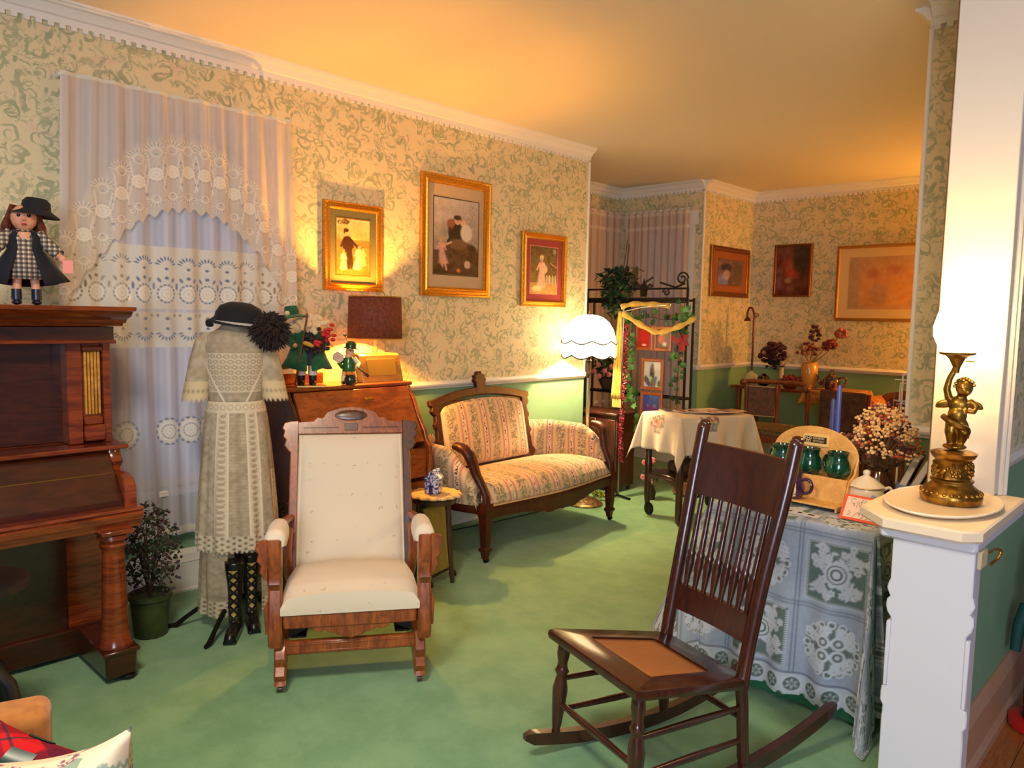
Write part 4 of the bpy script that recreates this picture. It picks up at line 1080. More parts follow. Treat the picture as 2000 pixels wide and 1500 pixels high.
person(p, 26, 164, 70, (214, 160, 150), hair=(196, 150, 100), lean=-6); p.seg(22, 120, 46, 108, 5, (214, 170, 140)); p.seg(30, 164, 34, 178, 5, (200, 150, 120)); p.seg(18, 160, 24, 170, 5, (200, 150, 120))
p.ell(90, 162, 9, 10, (190, 170, 156), soft=4); p.ell(66, 178, 5, 5, (196, 120, 60), soft=2); p.noise(22, 3)
picture('large gold-framed picture with beige mat, seated figure with children', (XW, 3.475, 1.965), YV, (1, 0, 0), .625, .79, .062, mat('beige_mat', (190, 166, 132), .9), (.052, .085), p, fillet=mat('dark_fillet', (60, 44, 36), .6))
# right picture: child in a garden
p = Pt(90, 130, (70, 58, 42)); p.noise(40, 10); p.vgrad((150, 116, 70), (170, 130, 80), 100); p.noise(30, 5)
for i in range(40): p.ell(p.r.rand()*90, p.r.rand()*60, 4, 3, (96, 84, 60), op=.5)
person(p, 38, 112, 92, (222, 170, 150), hair=(226, 200, 150)); p.ell(44, 62, 13, 13, (224, 180, 160), soft=4); p.ell(24, 116, 16, 8, (226, 200, 160), soft=4)
for i in range(7): p.seg(54+i*5, 78+i % 2*3, 55+i*5, 100, 2.4, (220, 206, 176))
p.ell(80, 10, 6, 8, (200, 190, 170), soft=4, op=.6); p.seg(66, 44, 90, 56, 3, (190, 120, 110)); p.noise(26, 3)
picture('small gold-framed picture with red mat nearest the wall corner', (XW, 4.367, 1.796), YV, (1, 0, 0), .505, .548, .045, mat('red_mat', (150, 58, 56), .9), (.055, .055), p, orn=True, fillet=mat('pink_fillet', (206, 140, 120), .6))
# back parlour pictures
DARKGOLD = mat('dark_gold', (150, 92, 36), .35, .8)
p = Pt(60, 70, (110, 84, 70)); p.noise(30, 8); p.ell(20, 22, 14, 10, (52, 40, 40), soft=5); p.ell(22, 42, 8, 14, (176, 140, 90), soft=4); p.rect(38, 8, 58, 60, (74, 56, 50), .7); p.noise(30, 5)
picture('brown-matted picture on the orange wall by the corner', (XO, 7.18, 1.93), YV, (1, 0, 0), .80, .50, .05, mat('brown_mat', (150, 86, 44), .9), (.10, .075), p, fmat=DARKGOLD)
p = Pt(60, 80, (96, 40, 28)); p.noise(30, 10); p.ell(24, 34, 13, 16, (140, 60, 40), soft=8); p.ell(30, 46, 12, 8, (160, 50, 36), soft=5); p.ell(46, 20, 16, 24, (52, 30, 26), soft=10); p.ell(22, 56, 6, 5, (150, 110, 80), soft=4); p.noise(26, 4)
picture('small dark red picture without mat on the back wall', (-3.365, YF, 1.963), (1, 0, 0), (0, -1, 0), .395, .535, .022, mat('brown_mat2', (90, 44, 30), .9), (.001, .001), p, fmat=DARKGOLD)
p = Pt(110, 70, (190, 140, 90)); p.noise(24, 12); p.ell(60, 40, 44, 26, (206, 140, 70), soft=14); p.ell(32, 22, 9, 7, (184, 112, 66), soft=5); p.ell(60, 18, 10, 6, (184, 114, 68), soft=5); p.ell(40, 50, 12, 14, (180, 130, 80), soft=6); p.rect(0, 0, 14, 70, (150, 134, 110), .5); p.noise(18, 4)
picture('large wide picture with pale mat on the back wall', (-2.42, YF, 1.825), (1, 0, 0), (0, -1, 0), 1.0, .725, .03, mat('pale_mat', (214, 186, 140), .9), (.09, .085), p, fmat=mat('soft_gold', (190, 140, 66), .4, .7), fillet=False)
# ================================================================== cream platform rocker
def smoothpath(P, n=6):
    """Catmull-Rom through P"""
    P = [Vector(p) for p in P]; out = []
    for i in range(len(P)-1):
        a, b_, c, d = P[max(i-1, 0)], P[i], P[i+1], P[min(i+2, len(P)-1)]
        for k in range(n):
            t = k/n; out.append(.5*((2*b_)+(c-a)*t+(2*a-5*b_+4*c-d)*t*t+(3*b_-a-3*c+d)*t**3))
    out.append(P[-1]); return out
def cushion(W_, D_, crown, thick, nu=22, nv=22, rad=.03, uvs=1):
    """soft rectangular pad: returns closed grid in local XY, top domed"""
    u = np.linspace(-1, 1, nu); v = np.linspace(-1, 1, nv); U, V = np.meshgrid(u, v, indexing='ij')
    s = 3.2
    top = thick*.5+crown*(1-np.abs(U)**s)*(1-np.abs(V)**s)
    ed = np.maximum(np.abs(U), np.abs(V)); k = np.clip((ed-.86)/.14, 0, 1)
    top = top-(thick*.5)*k**2.2
    sh = 1-.035*k*0
    return U*W_/2*sh, V*D_/2*sh, top
def pad(m, W_, D_, crown, thick, T=None, base=0.0):
    X, Y, Z = cushion(W_, D_, crown, thick)
    m.grid(np.stack([X, Y, Z], -1), T=T, uv=np.stack([X, Y, 0*X], -1))
    m.grid(np.stack([X*.985, Y*.985, 0*Z-thick*.5*0+base], -1)[::-1], T=T, uv=np.stack([X, Y, 0*X], -1))
    n = X.shape[0]
    rim = [(i, 0) for i in range(n)]+[(n-1, j) for j in range(1, n)]+[(i, n-1) for i in range(n-2, -1, -1)]+[(0, j) for j in range(n-2, 0, -1)]
    a = np.array([[X[i], Y[i], Z[i]] for i, (q) in [((r[0], r[1]), 0) for r in rim]]); b_ = np.array([[X[r]*.985, Y[r]*.985, base] for r in rim])
    m.grid(np.stack([a, b_]), cv=True, T=T, uv=np.stack([a*[1, 1, 0], a*[1, 1, 0]]))
SPRIG, nt, b = newmat('cream_sprig_damask')
v = objco(nt, (16, 16, 16)); vo = N(nt, 'ShaderNodeTexVoronoi', {'Vector': v, 'Scale': 1.0, 'Randomness': .35})
dm = smooth(nt, vo.outputs['Distance'], .22, .12); dn = smooth(nt, noise(nt, v, 7, 2), .52, .6)
fw_ = noise(nt, objco(nt), 500, 2)
nt.links.new(mixc(nt, MA(nt, 'MULTIPLY', MA(nt, 'MULTIPLY', dm, dn), .65), (218, 203, 180), (164, 146, 120)), b.inputs['Base Color'])
b.inputs['Roughness'].default_value = .9; b.inputs['Sheen Weight'].default_value = .2; b.inputs['Specular IOR Level'].default_value = .2; bump(nt, b, fw_, .2, .002)
def platform_rocker():
    t = thing('platform_rocker', 'cream upholstered platform rocker with carved wooden frame in front of the desk', 'chair', (-2.417, 1.655, 0), math.atan2(.825, .565))
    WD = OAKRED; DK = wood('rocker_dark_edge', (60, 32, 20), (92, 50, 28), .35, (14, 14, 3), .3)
    SX = basis  # side outlines live in the YZ plane
    def side(m, out, x, th, b=.006): m.prism(out, th, basis(Vector((x-th/2, 0, 0)), Vector((0, 1, 0)), Vector((0, 0, 1)), Vector((1, 0, 0))), b=b)
    foot = [(-.045, .035), (-.035, .05), (-.045, .075), (-.02, .10), (-.03, .135), (-.015, .165), (.02, .195), (.06, .185), (.12, .16), (.42, .16), (.50, .185), (.54, .165), (.545, .12), (.56, .09), (.60, .05), (.605, .035), (.57, .035), (.50, .09), (.44, .125), (.12, .12), (.06, .09), (.01, .04)]
    for s in (-1, 1):
        m = M(); side(m, foot, s*.265, .044); ft = obj('base_side', m, WD, t, sm=35)
        for y in (-.02, .582):
            q = M(); q.lathe([(.010, .04), (.012, .028), (.008, .022)], 10, TR(s*.265, y, 0)); q.lathe([(.004, -.008), (.014, -.008), (.014, .008), (.004, .008)], 14, TR(s*.265, y+.004, .014, ry=PI/2)); obj('caster', q, BRASS if False else DK, ft)
    m = M(); m.box((0, .01, .162), (.50, .028, .052), b=.005); m.box((0, .01, .176), (.50, .032, .006), b=.002); m.box((0, .01, .148), (.50, .032, .006), b=.002); obj('base_stretcher', m, WD, t)
    m = M(); m.box((0, .48, .145), (.50, .028, .045), b=.005); obj('rear_stretcher', m, WD, t)
    for s in (-1, 1):
        m = M()
        for k in range(7): m.lathe([(.018, 0), (.022, .003), (.018, .006)], 12, TR(s*.20, .12, .198+k*.0075))
        m.box((s*.20, .10, .246), (.075, .16, .010), b=.003); m.box((s*.20, .10, .196), (.06, .15, .010), b=.003)
        m.prism([(0, 0), (.07, 0), (.06, -.03), (.03, -.045), (0, -.055)], .02, basis(Vector((s*.235, .02, .252)), Vector((-s, 0, 0)), Vector((0, 0, 1)), Vector((0, 1, 0)) ), b=.003)
        obj('rocker_spring', m, IRON, t)
    # seat frame, apron
    m = M(); m.box((0, -.012, .277), (.505, .034, .058), b=.006); obj('front_rail', m, WD, t)
    ap = [(-.15, .252), (-.14, .236), (-.115, .228), (-.10, .236), (-.085, .226), (-.06, .222), (-.045, .212), (-.02, .205), (0, .198), (.02, .205), (.045, .212), (.06, .222), (.085, .226), (.10, .236), (.115, .228), (.14, .236), (.15, .252)]
    m = M(); m.prism(ap, .018, basis(Vector((0, -.006, 0)), Vector((1, 0, 0)), Vector((0, 0, 1)), Vector((0, -1, 0))), b=.003); obj('carved_apron', m, WD, t, sm=30)
    for s in (-1, 1):
        m = M(); m.box((s*.245, .22, .280), (.03, .47, .055), b=.006); obj('side_rail', m, WD, t)
    # arm posts: scrolled front boards
    post = [(-.030, .180), (.025, .185), (.030, .225), (.022, .300), (.010, .345), (.016, .40), (.030, .425), (.022, .450), (.030, .480), (.030, .600), (-.040, .600), (-.044, .50), (-.030, .46), (-.038, .43), (-.018, .40), (-.030, .34), (-.042, .28), (-.042, .22)]
    for s in (-1, 1):
        m = M(); side(m, post, s*.282, .052, .008); ap_ = obj('arm_post', m, WD, t, sm=35)
        q = M()
        q.prism([(0, .602), (.040, .590), (.046, .566), (.034, .548), (.040, .520), (.026, .505), (.030, .478), (.018, .455), (0, .440)], .03, basis(Vector((s*.305, -.036, 0)), Vector((s, 0, 0)), Vector((0, 0, 1)), Vector((0, 1, 0)) if s < 0 else Vector((0, 1, 0))), b=.005); obj('carved_ear', q, WD, ap_, sm=30)
        q = M(); q.prism([(0, .23), (.012, .23), (.016, .33), (.004, .36), (0, .36)], .026, basis(Vector((s*.306, -.02, 0)), Vector((s, 0, 0)), Vector((0, 0, 1)), Vector((0, 1, 0))), b=.004); obj('moulding', q, WD, ap_)
        m = M(); m.tube(smoothpath([(s*.285, .02, .575), (s*.287, .15, .57), (s*.285, .30, .56), (s*.28, .44, .545), (s*.262, .56, .53)], 5), .020, 10, fl=(.9, 1.1)); obj('arm_rail', m, WD, t)
        m = M(); n_ = 14; P = []
        for i in range(n_+1):
            f = i/n_; y = -.028+.27*f; e = max(.02, 1-f**5)**.5*(1-.25*max(0, 1-f/.08)**2)
            P.append([(s*.280+.043*e*math.copysign(abs(math.cos(a))**.8, math.cos(a)), y, .578+.056*e*max(math.sin(a), -.15)) for a in np.linspace(0, 2*PI, 17)[:-1]])
        m.grid(P, cv=True); m.f.append(tuple(range(16))); m.f.append(tuple(range(n_*16, n_*16+16))); obj('arm_pad', m, SPRIG, t, sm=60)
        m = M(); m.tube(smoothpath([(s*.262, .47, .28), (s*.268, .43, .34), (s*.272, .42, .42), (s*.268, .47, .50)], 5), [.026]*15+[.024], 10, fl=(1.2, .8)); obj('lower_scroll', m, WD, t)
    # seat and reclined back
    m = M(); P = []
    ys = np.linspace(0, 1, 20)
    for f in ys:
        y = -.03+.52*f; zt = .375+.035*math.sin(PI*min(f*1.15, 1))-.035*f
        if f < .06: zt -= .012
        w_ = .262-.02*f
        row = []
        for u in np.linspace(-1, 1, 22): row.append((u*w_, y, zt+.022*(1-abs(u)**3)-.03*max(0, abs(u)-.93)/.07))
        P.append(row)
    m.grid(P); m.grid([[(p[0], -.034, .305) for p in P[0]], [(p[0], -.036, .335) for p in P[0]], P[0]]); obj('seat', m, SPRIG, t, sm=50)
    A = Vector((0, .455, .30)); B = Vector((0, .70, .955)); d = (B-A).normalized(); nrm = Vector((0, -d.z, d.y)); L = (B-A).length
    T = basis(A, Vector((1, 0, 0)), d, Vector((1, 0, 0)).cross(d))       # local z points back or front
    fz = 1 if (Vector((1, 0, 0)).cross(d)).y < 0 else -1
    m = M(); X, Y, Z = cushion(.475, L-.10, .030, .03); X = X*(1-.035*(Y/(L-.1)))
    Z = Z+.02*np.exp(-((Y+.22)/.12)**2)*(1-np.abs(X/.24)**3)
    m.grid(np.stack([X, Y+L/2-.03, Z*fz+.012*fz], -1), T=T); obj('back_cushion', m, SPRIG, t, sm=60)
    m = M(); m.box((0, L/2-.03, -.004*fz), (.49, L-.06, .02), T, b=.004); obj('back_board', m, mat('back_lining', (150, 130, 100), .9), t)
    q = M()
    for s in (-1, 1): q.tube([(s*.232, .03, .020*fz), (s*.224, L-.085, .020*fz)], .006, 8, T)
    obj('welting', q, mat('welt_cream', (222, 204, 176), .8), t, kind='stuff')
    for s in (-1, 1):
        pr = [(.236, -.02), (.276, -.02), (.276, .10), (.284, .13), (.276, .16), (.272, L-.16), (.284, L-.15), (.300, L-.125), (.292, L-.10), (.306, L-.085), (.300, L-.06), (.310, L-.045), (.300, L-.02), (.270, L-.012), (.236, L-.012)]
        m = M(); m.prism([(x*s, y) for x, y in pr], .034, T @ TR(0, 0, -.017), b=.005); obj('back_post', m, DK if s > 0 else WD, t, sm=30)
    cr = [(-.245, L-.075), (.245, L-.075), (.245, L-.018), (.17, L-.012), (.155, L+.005), (.13, L+.002), (.11, L+.030), (.05, L+.050), (0, L+.056), (-.05, L+.050), (-.11, L+.030), (-.13, L+.002), (-.155, L+.005), (-.17, L-.012), (-.245, L-.018)]
    m = M(); m.prism(cr, .026, T @ TR(0, 0, -.013), b=.004); c_ = obj('crest_rail', m, WD, t, sm=30)
    q = M()
    for s in (-1, 1):
        q.box((s*.135, L-.045, .014*fz), (.16, .004, .004), T, b=.001)
    q.box((0, L-.043, .014*fz), (.06, .034, .006), T, b=.002); q.ell((0, L+.012, .013*fz), (.075, .026, .005), T, n=24, m=6); obj('carving', q, DK, c_)
platform_rocker()

# ================================================================== settee
STRIPE, nt, b = newmat('settee_stripe')
a = N(nt, 'ShaderNodeAttribute', attribute_name='st'); s = N(nt, 'ShaderNodeSeparateXYZ', {0: a.outputs['Vector']})
u = MA(nt, 'FRACT', MA(nt, 'MULTIPLY_ADD', s.outputs[0], 1/.195, .42))
def band(c, h, soft=.012):
    return smooth(nt, MA(nt, 'ABSOLUTE', MA(nt, 'SUBTRACT', u, c)), h+soft, h-soft)
gv = N(nt, 'ShaderNodeCombineXYZ', {0: MA(nt, 'MULTIPLY', s.outputs[0], 1.0), 1: s.outputs[1], 2: 0.0}).outputs[0]
leaf = smooth(nt, noise(nt, gv, 42, 3, .6, 1.6), .44, .56)
c = mixc(nt, MA(nt, 'MULTIPLY', MA(nt, 'MULTIPLY', band(.0, .13, .05), leaf), .0), (218, 192, 142), (120, 112, 84))
bl = smooth(nt, MA(nt, 'ABSOLUTE', MA(nt, 'SUBTRACT', MA(nt, 'FRACT', MA(nt, 'ADD', u, .5)), .5)), .24, .16)
c = mixc(nt, MA(nt, 'MULTIPLY', MA(nt, 'MULTIPLY', bl, leaf), .85), (208, 182, 144), (118, 108, 84))
c2 = nt.nodes.new('ShaderNodeMix'); c2.data_type = 'RGBA'; nt.links.new(band(.5, .17, .02), c2.inputs[0]); nt.links.new(c, c2.inputs[6]); c2.inputs[7].default_value = (*lin((188, 136, 120)), 1)
c3 = nt.nodes.new('ShaderNodeMix'); c3.data_type = 'RGBA'; nt.links.new(band(.5, .085, .015), c3.inputs[0]); nt.links.new(c2.outputs[2], c3.inputs[6]); c3.inputs[7].default_value = (*lin((218, 196, 164)), 1)
dots = smooth(nt, noise(nt, gv, 85, 2, .5, .8), .52, .58)
c4 = nt.nodes.new('ShaderNodeMix'); c4.data_type = 'RGBA'; nt.links.new(MA(nt, 'MULTIPLY', band(.5, .055, .02), dots), c4.inputs[0]); nt.links.new(c3.outputs[2], c4.inputs[6]); c4.inputs[7].default_value = (*lin((78, 56, 44)), 1)
nt.links.new(c4.outputs[2], b.inputs['Base Color']); b.inputs['Roughness'].default_value = .88; b.inputs['Sheen Weight'].default_value = .15; b.inputs['Specular IOR Level'].default_value = .2
bump(nt, b, noise(nt, gv, 380, 2), .25, .002)
def settee():
    t = thing('settee', 'two-seat Eastlake settee in striped floral fabric below the pictures', 'sofa', (-3.103, 3.067, 0), math.atan2(.998, -.056))
    WD = wood('settee_walnut', (52, 19, 10), (80, 34, 17), .40, (14, 14, 3), .06, .3)
    # plan of the seat front: serpentine
    def front(a): f = a/1.32; return -.005-.055*max(0, math.sin(PI*f))**1.4
    # seat cushion
    m = M(); P = []; UV = []
    na, nb = 52, 20
    for i in range(na):
        a = -.005+1.33*i/(na-1); e = min(a+.005, 1.325-a)/.16; e = max(0, min(1, e))
        row = []; ur = []
        for j in range(nb):
            f = j/(nb-1); x = a+(.66-a)*.16*f; y = front(a)+.0+(.60-front(a))*f
            z = .415+.055*max(0, math.sin(PI*min(1, f*.85+.18)))*e**.4+.01*math.sin(PI*i/(na-1))-.05*(1-min(1, e*1.8))**2
            if f < .10: z -= .05*(1-f/.10)**2; y += .01*(1-f/.1)
            row.append((x, y, z)); ur.append((x, y, 0))
        P.append(row); UV.append(ur)
    m.grid(P, uv=UV)
    fr = [[(p[0][0], p[0][1]+.004, .335) for p in P], [(p[0][0], p[0][1]-.012, .355) for p in P], [p[0] for p in P]]
    m.grid(fr, uv=[[(p[0][0], -.07+.03*k, 0) for p in P] for k in range(3)]); obj('seat', m, STRIPE, t, sm=60)
    q = M(); q.tube([(p[0][0], p[0][1]-.012, .338) for p in P], .006, 8); obj('seat_welting', q, mat('welt_gold', (190, 160, 110), .7), t)
    # seat rail with carved apron
    m = M(); R_ = []
    for i in range(41):
        a = 1.32*i/40; y = front(a)-.004; k = abs(a-.66)/.66
        lo = .262-.045*max(0, math.cos(k*PI*1.0))**1.0-.012*(1 if .30 < k < .42 else 0)+.008*math.sin(k*22)*(k < .55)
        R_.append([(a, y, .338), (a, y-.006, .325), (a, y, .300), (a, y+.002, lo), (a, y+.026, lo), (a, y+.03, .338)])
    m.grid(R_, cv=True); obj('front_rail', m, WD, t, sm=40)
    for s, a0 in ((-1, 0), (1, 1.32)):
        path = smoothpath([(a0, .0, 0), (a0+s*.045, .20, 0), (a0+s*.03, .42, 0), (a0-s*.16, .60, 0)], 8)
        m = M(); m.grid([[(p.x, p.y, .338), (p.x+s*.01, p.y, .32), (p.x+s*.004, p.y, .285), (p.x-s*.02, p.y, .285), (p.x-s*.02, p.y, .338)] for p in path], cv=True); obj('side_rail', m, WD, t, sm=40)
    m = M(); m.box((.66, .60, .32), (.90, .03, .05), b=.004); obj('rear_rail', m, WD, t)
    # legs
    for a in (0, 1.32):
        m = M(); yy = .012
        pr = [(.040, .355), (.048, .33), (.050, .29), (.044, .275), (.040, .255), (.031, .12), (.028, .095), (.040, .085), (.040, .072), (.028, .060), (.022, .034), (.024, .026)]
        m.lathe(pr, 4, TR(a, yy, 0, rz=PI/4)); lg = obj('leg', m, WD, t, sm=25)
        q = M(); q.lathe([(.006, -.010), (.016, -.010), (.016, .010), (.006, .010)], 14, TR(a+.004, yy-.004, .016, ry=PI/2)); q.lathe([(.012, .034), (.014, .022), (.008, .016)], 10, TR(a, yy, 0)); obj('caster', q, IRON, lg)
    for a in (.26, 1.07):
        m = M(); m.tube([(a, .58, .31), (a, .60, .15), (a, .625, 0)], .024, 4); obj('leg', m, WD, t, sm=25)
    # arms: upholstered curved panels
    for s, a0 in ((-1, 0), (1, 1.32)):
        path = smoothpath([(a0-s*.175, .655, 0), (a0-s*.02, .60, 0), (a0+s*.045, .42, 0), (a0+s*.050, .22, 0), (a0+s*.012, .055, 0)], 9); n_ = len(path)
        P = []; UV = []; L = 0
        for i, p in enumerate(path):
            if i: L += (path[i]-path[i-1]).length
            f = i/(n_-1); top = .665-.02*f if f < .62 else .6526-.24*((f-.62)/.38)**1.6
            tg_ = (path[min(i+1, n_-1)]-path[max(i-1, 0)]).normalized(); no = Vector((tg_.y, -tg_.x, 0))*(1 if s < 0 else -1)
            if no.x*s < 0: no = -no
            th = .030+.014*math.sin(PI*f)
            sec = [(-.010, .345), (-th*.8, .42), (-th, top-.06), (-th*.8, top-.015), (0, top+.012), (th*.9, top-.008), (th*1.25, top-.045), (th*1.0, top-.10), (th*.9, .42), (.012, .335)]
            P.append([tuple(p+no*o+Vector((0, 0, z))) for o, z in sec]); UV.append([(L, z+o*.6, 0) for o, z in sec])
        m = M(); m.grid(P, uv=UV); k = len(P[0]); m.f.append(tuple(range(k))); m.f.append(tuple(range((n_-1)*k, n_*k))); obj('arm', m, STRIPE, t, sm=60)
        # carved front edge of the arm
        e = path[-1]; rail = smoothpath([(a0+s*.045, .30, .672), (a0+s*.052, .17, .672), (a0+s*.045, .115, .640), (a0+s*.030, .095, .585), (a0+s*.018, .075, .52), (a0+s*.006, .035, .45), (a0, .012, .40), (a0, .008, .335)], 6)
        q = M(); q.tube(rail[4:], [.030+.006*math.sin(i*.16) for i in range(len(rail[4:]))], 10, fl=(.85, 1.2)); q.ell((a0+s*.05, .165, .664), (.034, .04, .026)); obj('arm_front', q, WD, t, sm=50)
    # back
    A = Vector((.625, .545, .40)); B = Vector((.625, .645, .90)); d = (B-A).normalized(); zx = Vector((1, 0, 0)).cross(d); fz = 1 if zx.y < 0 else -1
    T = basis(A, Vector((1, 0, 0)), d, zx)
    m = M(); X, Y, Z = cushion(.845, .40, .028, .05, 44, 24)
    Yb = Y+.245+.045*(1-(X/.42)**2)*(Y+.2)/.4
    k = np.clip((np.abs(X)-.36)/.06, 0, 1)*np.clip((Y-.14)/.06, 0, 1); Yb = Yb-.035*k*k
    m.grid(np.stack([X, Yb, (Z+.010)*fz], -1), T=T, uv=np.stack([X+.66, Yb, 0*X], -1)); obj('back_cushion', m, STRIPE, t, sm=60)
    m = M(); m.box((0, .27, -.008*fz), (.87, .44, .02), T, b=.004); obj('back_board', m, WD, t)
    m = M(); m.box((0, .022, .004*fz), (.90, .042, .03), T, b=.006); obj('lower_back_rail', m, WD, t)
    for s in (-1, 1):
        pr = [(.420, -.06), (.468, -.06), (.470, .03), (.486, .04), (.500, .065), (.486, .09), (.468, .10), (.462, .20), (.474, .21), (.478, .235), (.466, .25), (.462, .31), (.474, .32), (.478, .345), (.466, .36), (.462, .40), (.478, .41), (.492, .43), (.482, .455), (.500, .47), (.500, .500), (.458, .508), (.420, .47)]
        m = M(); m.prism([(x*s, y) for x, y in pr], .034, T @ TR(0, 0, -.017), b=.005); obj('back_post', m, WD, t, sm=30)
    top = [(x, .505+.062*(1-(x/.46)**2)) for x in np.linspace(.462, -.462, 25)]; bot = [(x, .452+.058*(1-(x/.46)**2)) for x in np.linspace(-.44, .44, 25)]
    m = M(); m.prism(top+bot, .032, T @ TR(0, 0, -.016), b=.005); cr = obj('crest_rail', m, WD, t, sm=30)
    fn = [(-.050, .52), (.050, .52), (.040, .565), (.050, .60), (.062, .615), (.046, .63), (.052, .648), (.028, .655), (.014, .675), (0, .662), (-.016, .675), (-.028, .655), (-.052, .648), (-.046, .63), (-.062, .615), (-.050, .60), (-.040, .565)]
    q = M(); q.prism(fn, .038, T @ TR(0, 0, -.019), b=.006); fi = obj('finial', q, WD, cr, sm=30)
settee()

# ================================================================== floor lamp with scalloped shade
def floor_lamp():
    t = thing('floor_lamp', 'floor lamp with white scalloped shade behind the settee', 'lamp', (-3.60, 4.62, 0))
    m = M(); m.lathe([(.140, 0), (.142, .010), (.128, .022), (.122, .024), (.075, .050), (.045, .058), (.030, .080), (.022, .10)], 26); obj('base', m, mat('speckled_bronze', (160, 130, 92), .35, .6, col2=(96, 74, 50), scale=60, bmp=.4, bscale=50), t)
    POLE = mat('lamp_pole', (62, 50, 40), .3, .8)
    m = M(); m.lathe([(.011, .09), (.011, 1.00), (.018, 1.005), (.018, 1.02), (.011, 1.03), (.013, 1.10), (.026, 1.112), (.028, 1.122), (.014, 1.13), (.024, 1.142), (.024, 1.15), (.008, 1.16), (.006, 1.475)], 16); pl = obj('pole', m, POLE, t)
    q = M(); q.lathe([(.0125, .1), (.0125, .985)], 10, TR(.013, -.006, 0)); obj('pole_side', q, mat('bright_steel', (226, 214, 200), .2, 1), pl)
    SH, nt, b = newmat('lamp_silk')
    b.inputs['Base Color'].default_value = (*lin((250, 240, 220)), 1); b.inputs['Roughness'].default_value = .9
    b.inputs['Emission Color'].default_value = (*lin((255, 240, 206)), 1); b.inputs['Emission Strength'].default_value = 10.0
    tl = N(nt, 'ShaderNodeBsdfTranslucent', {'Color': (.95, .90, .80, 1)})
    nt.links.new(N(nt, 'ShaderNodeMixShader', {0: .80, 1: b.outputs[0], 2: tl.outputs[0]}).outputs[0], nt.nodes['Material Output'].inputs[0])
    n_ = 96
    def tier(prof, scal, k):
        P = []
        for j, (r, z) in enumerate(prof):
            f = j/(len(prof)-1); row = []
            for i in range(n_):
                a = 2*PI*i/n_; c_ = abs(math.sin(a*k/2)); rr = r*(1+.025*c_*f); row.append((rr*math.cos(a), rr*math.sin(a), z-scal*f**3*c_))
            P.append(row)
        return P
    up = tier([(.020, 1.468), (.055, 1.466), (.105, 1.448), (.150, 1.412), (.182, 1.362), (.200, 1.305), (.206, 1.275)], .026, 8)
    lo = tier([(.200, 1.278), (.205, 1.235), (.207, 1.195), (.202, 1.165)], .026, 8)
    m = M(); m.grid(up, cv=True); sh = obj('lamp_shade', m, SH, t, solid=.002)
    m = M(); m.grid(lo, cv=True); s2 = obj('shade_skirt', m, SH, t, solid=.002)
    TRIM = mat('shade_braid', (44, 24, 10), .8)
    for P, par in ((up, sh), (lo, s2)):
        q = M(); q.tube([(x*1.012, y*1.012, z) for x, y, z in P[-1]], .0046, 6, closed=True); obj('braid', q, TRIM, par)
    m = M(); m.lathe([(.020, 1.468), (.012, 1.476), (.004, 1.48), (.006, 1.49), (.002, 1.50)], 12); obj('finial', m, BRASS, t)
    m = M(); m.ell((0, .0, 1.335), (.034, .034, .045)); obj('bulb', m, glow('white_bulb', (255, 214, 156), 2200), t)
floor_lamp()

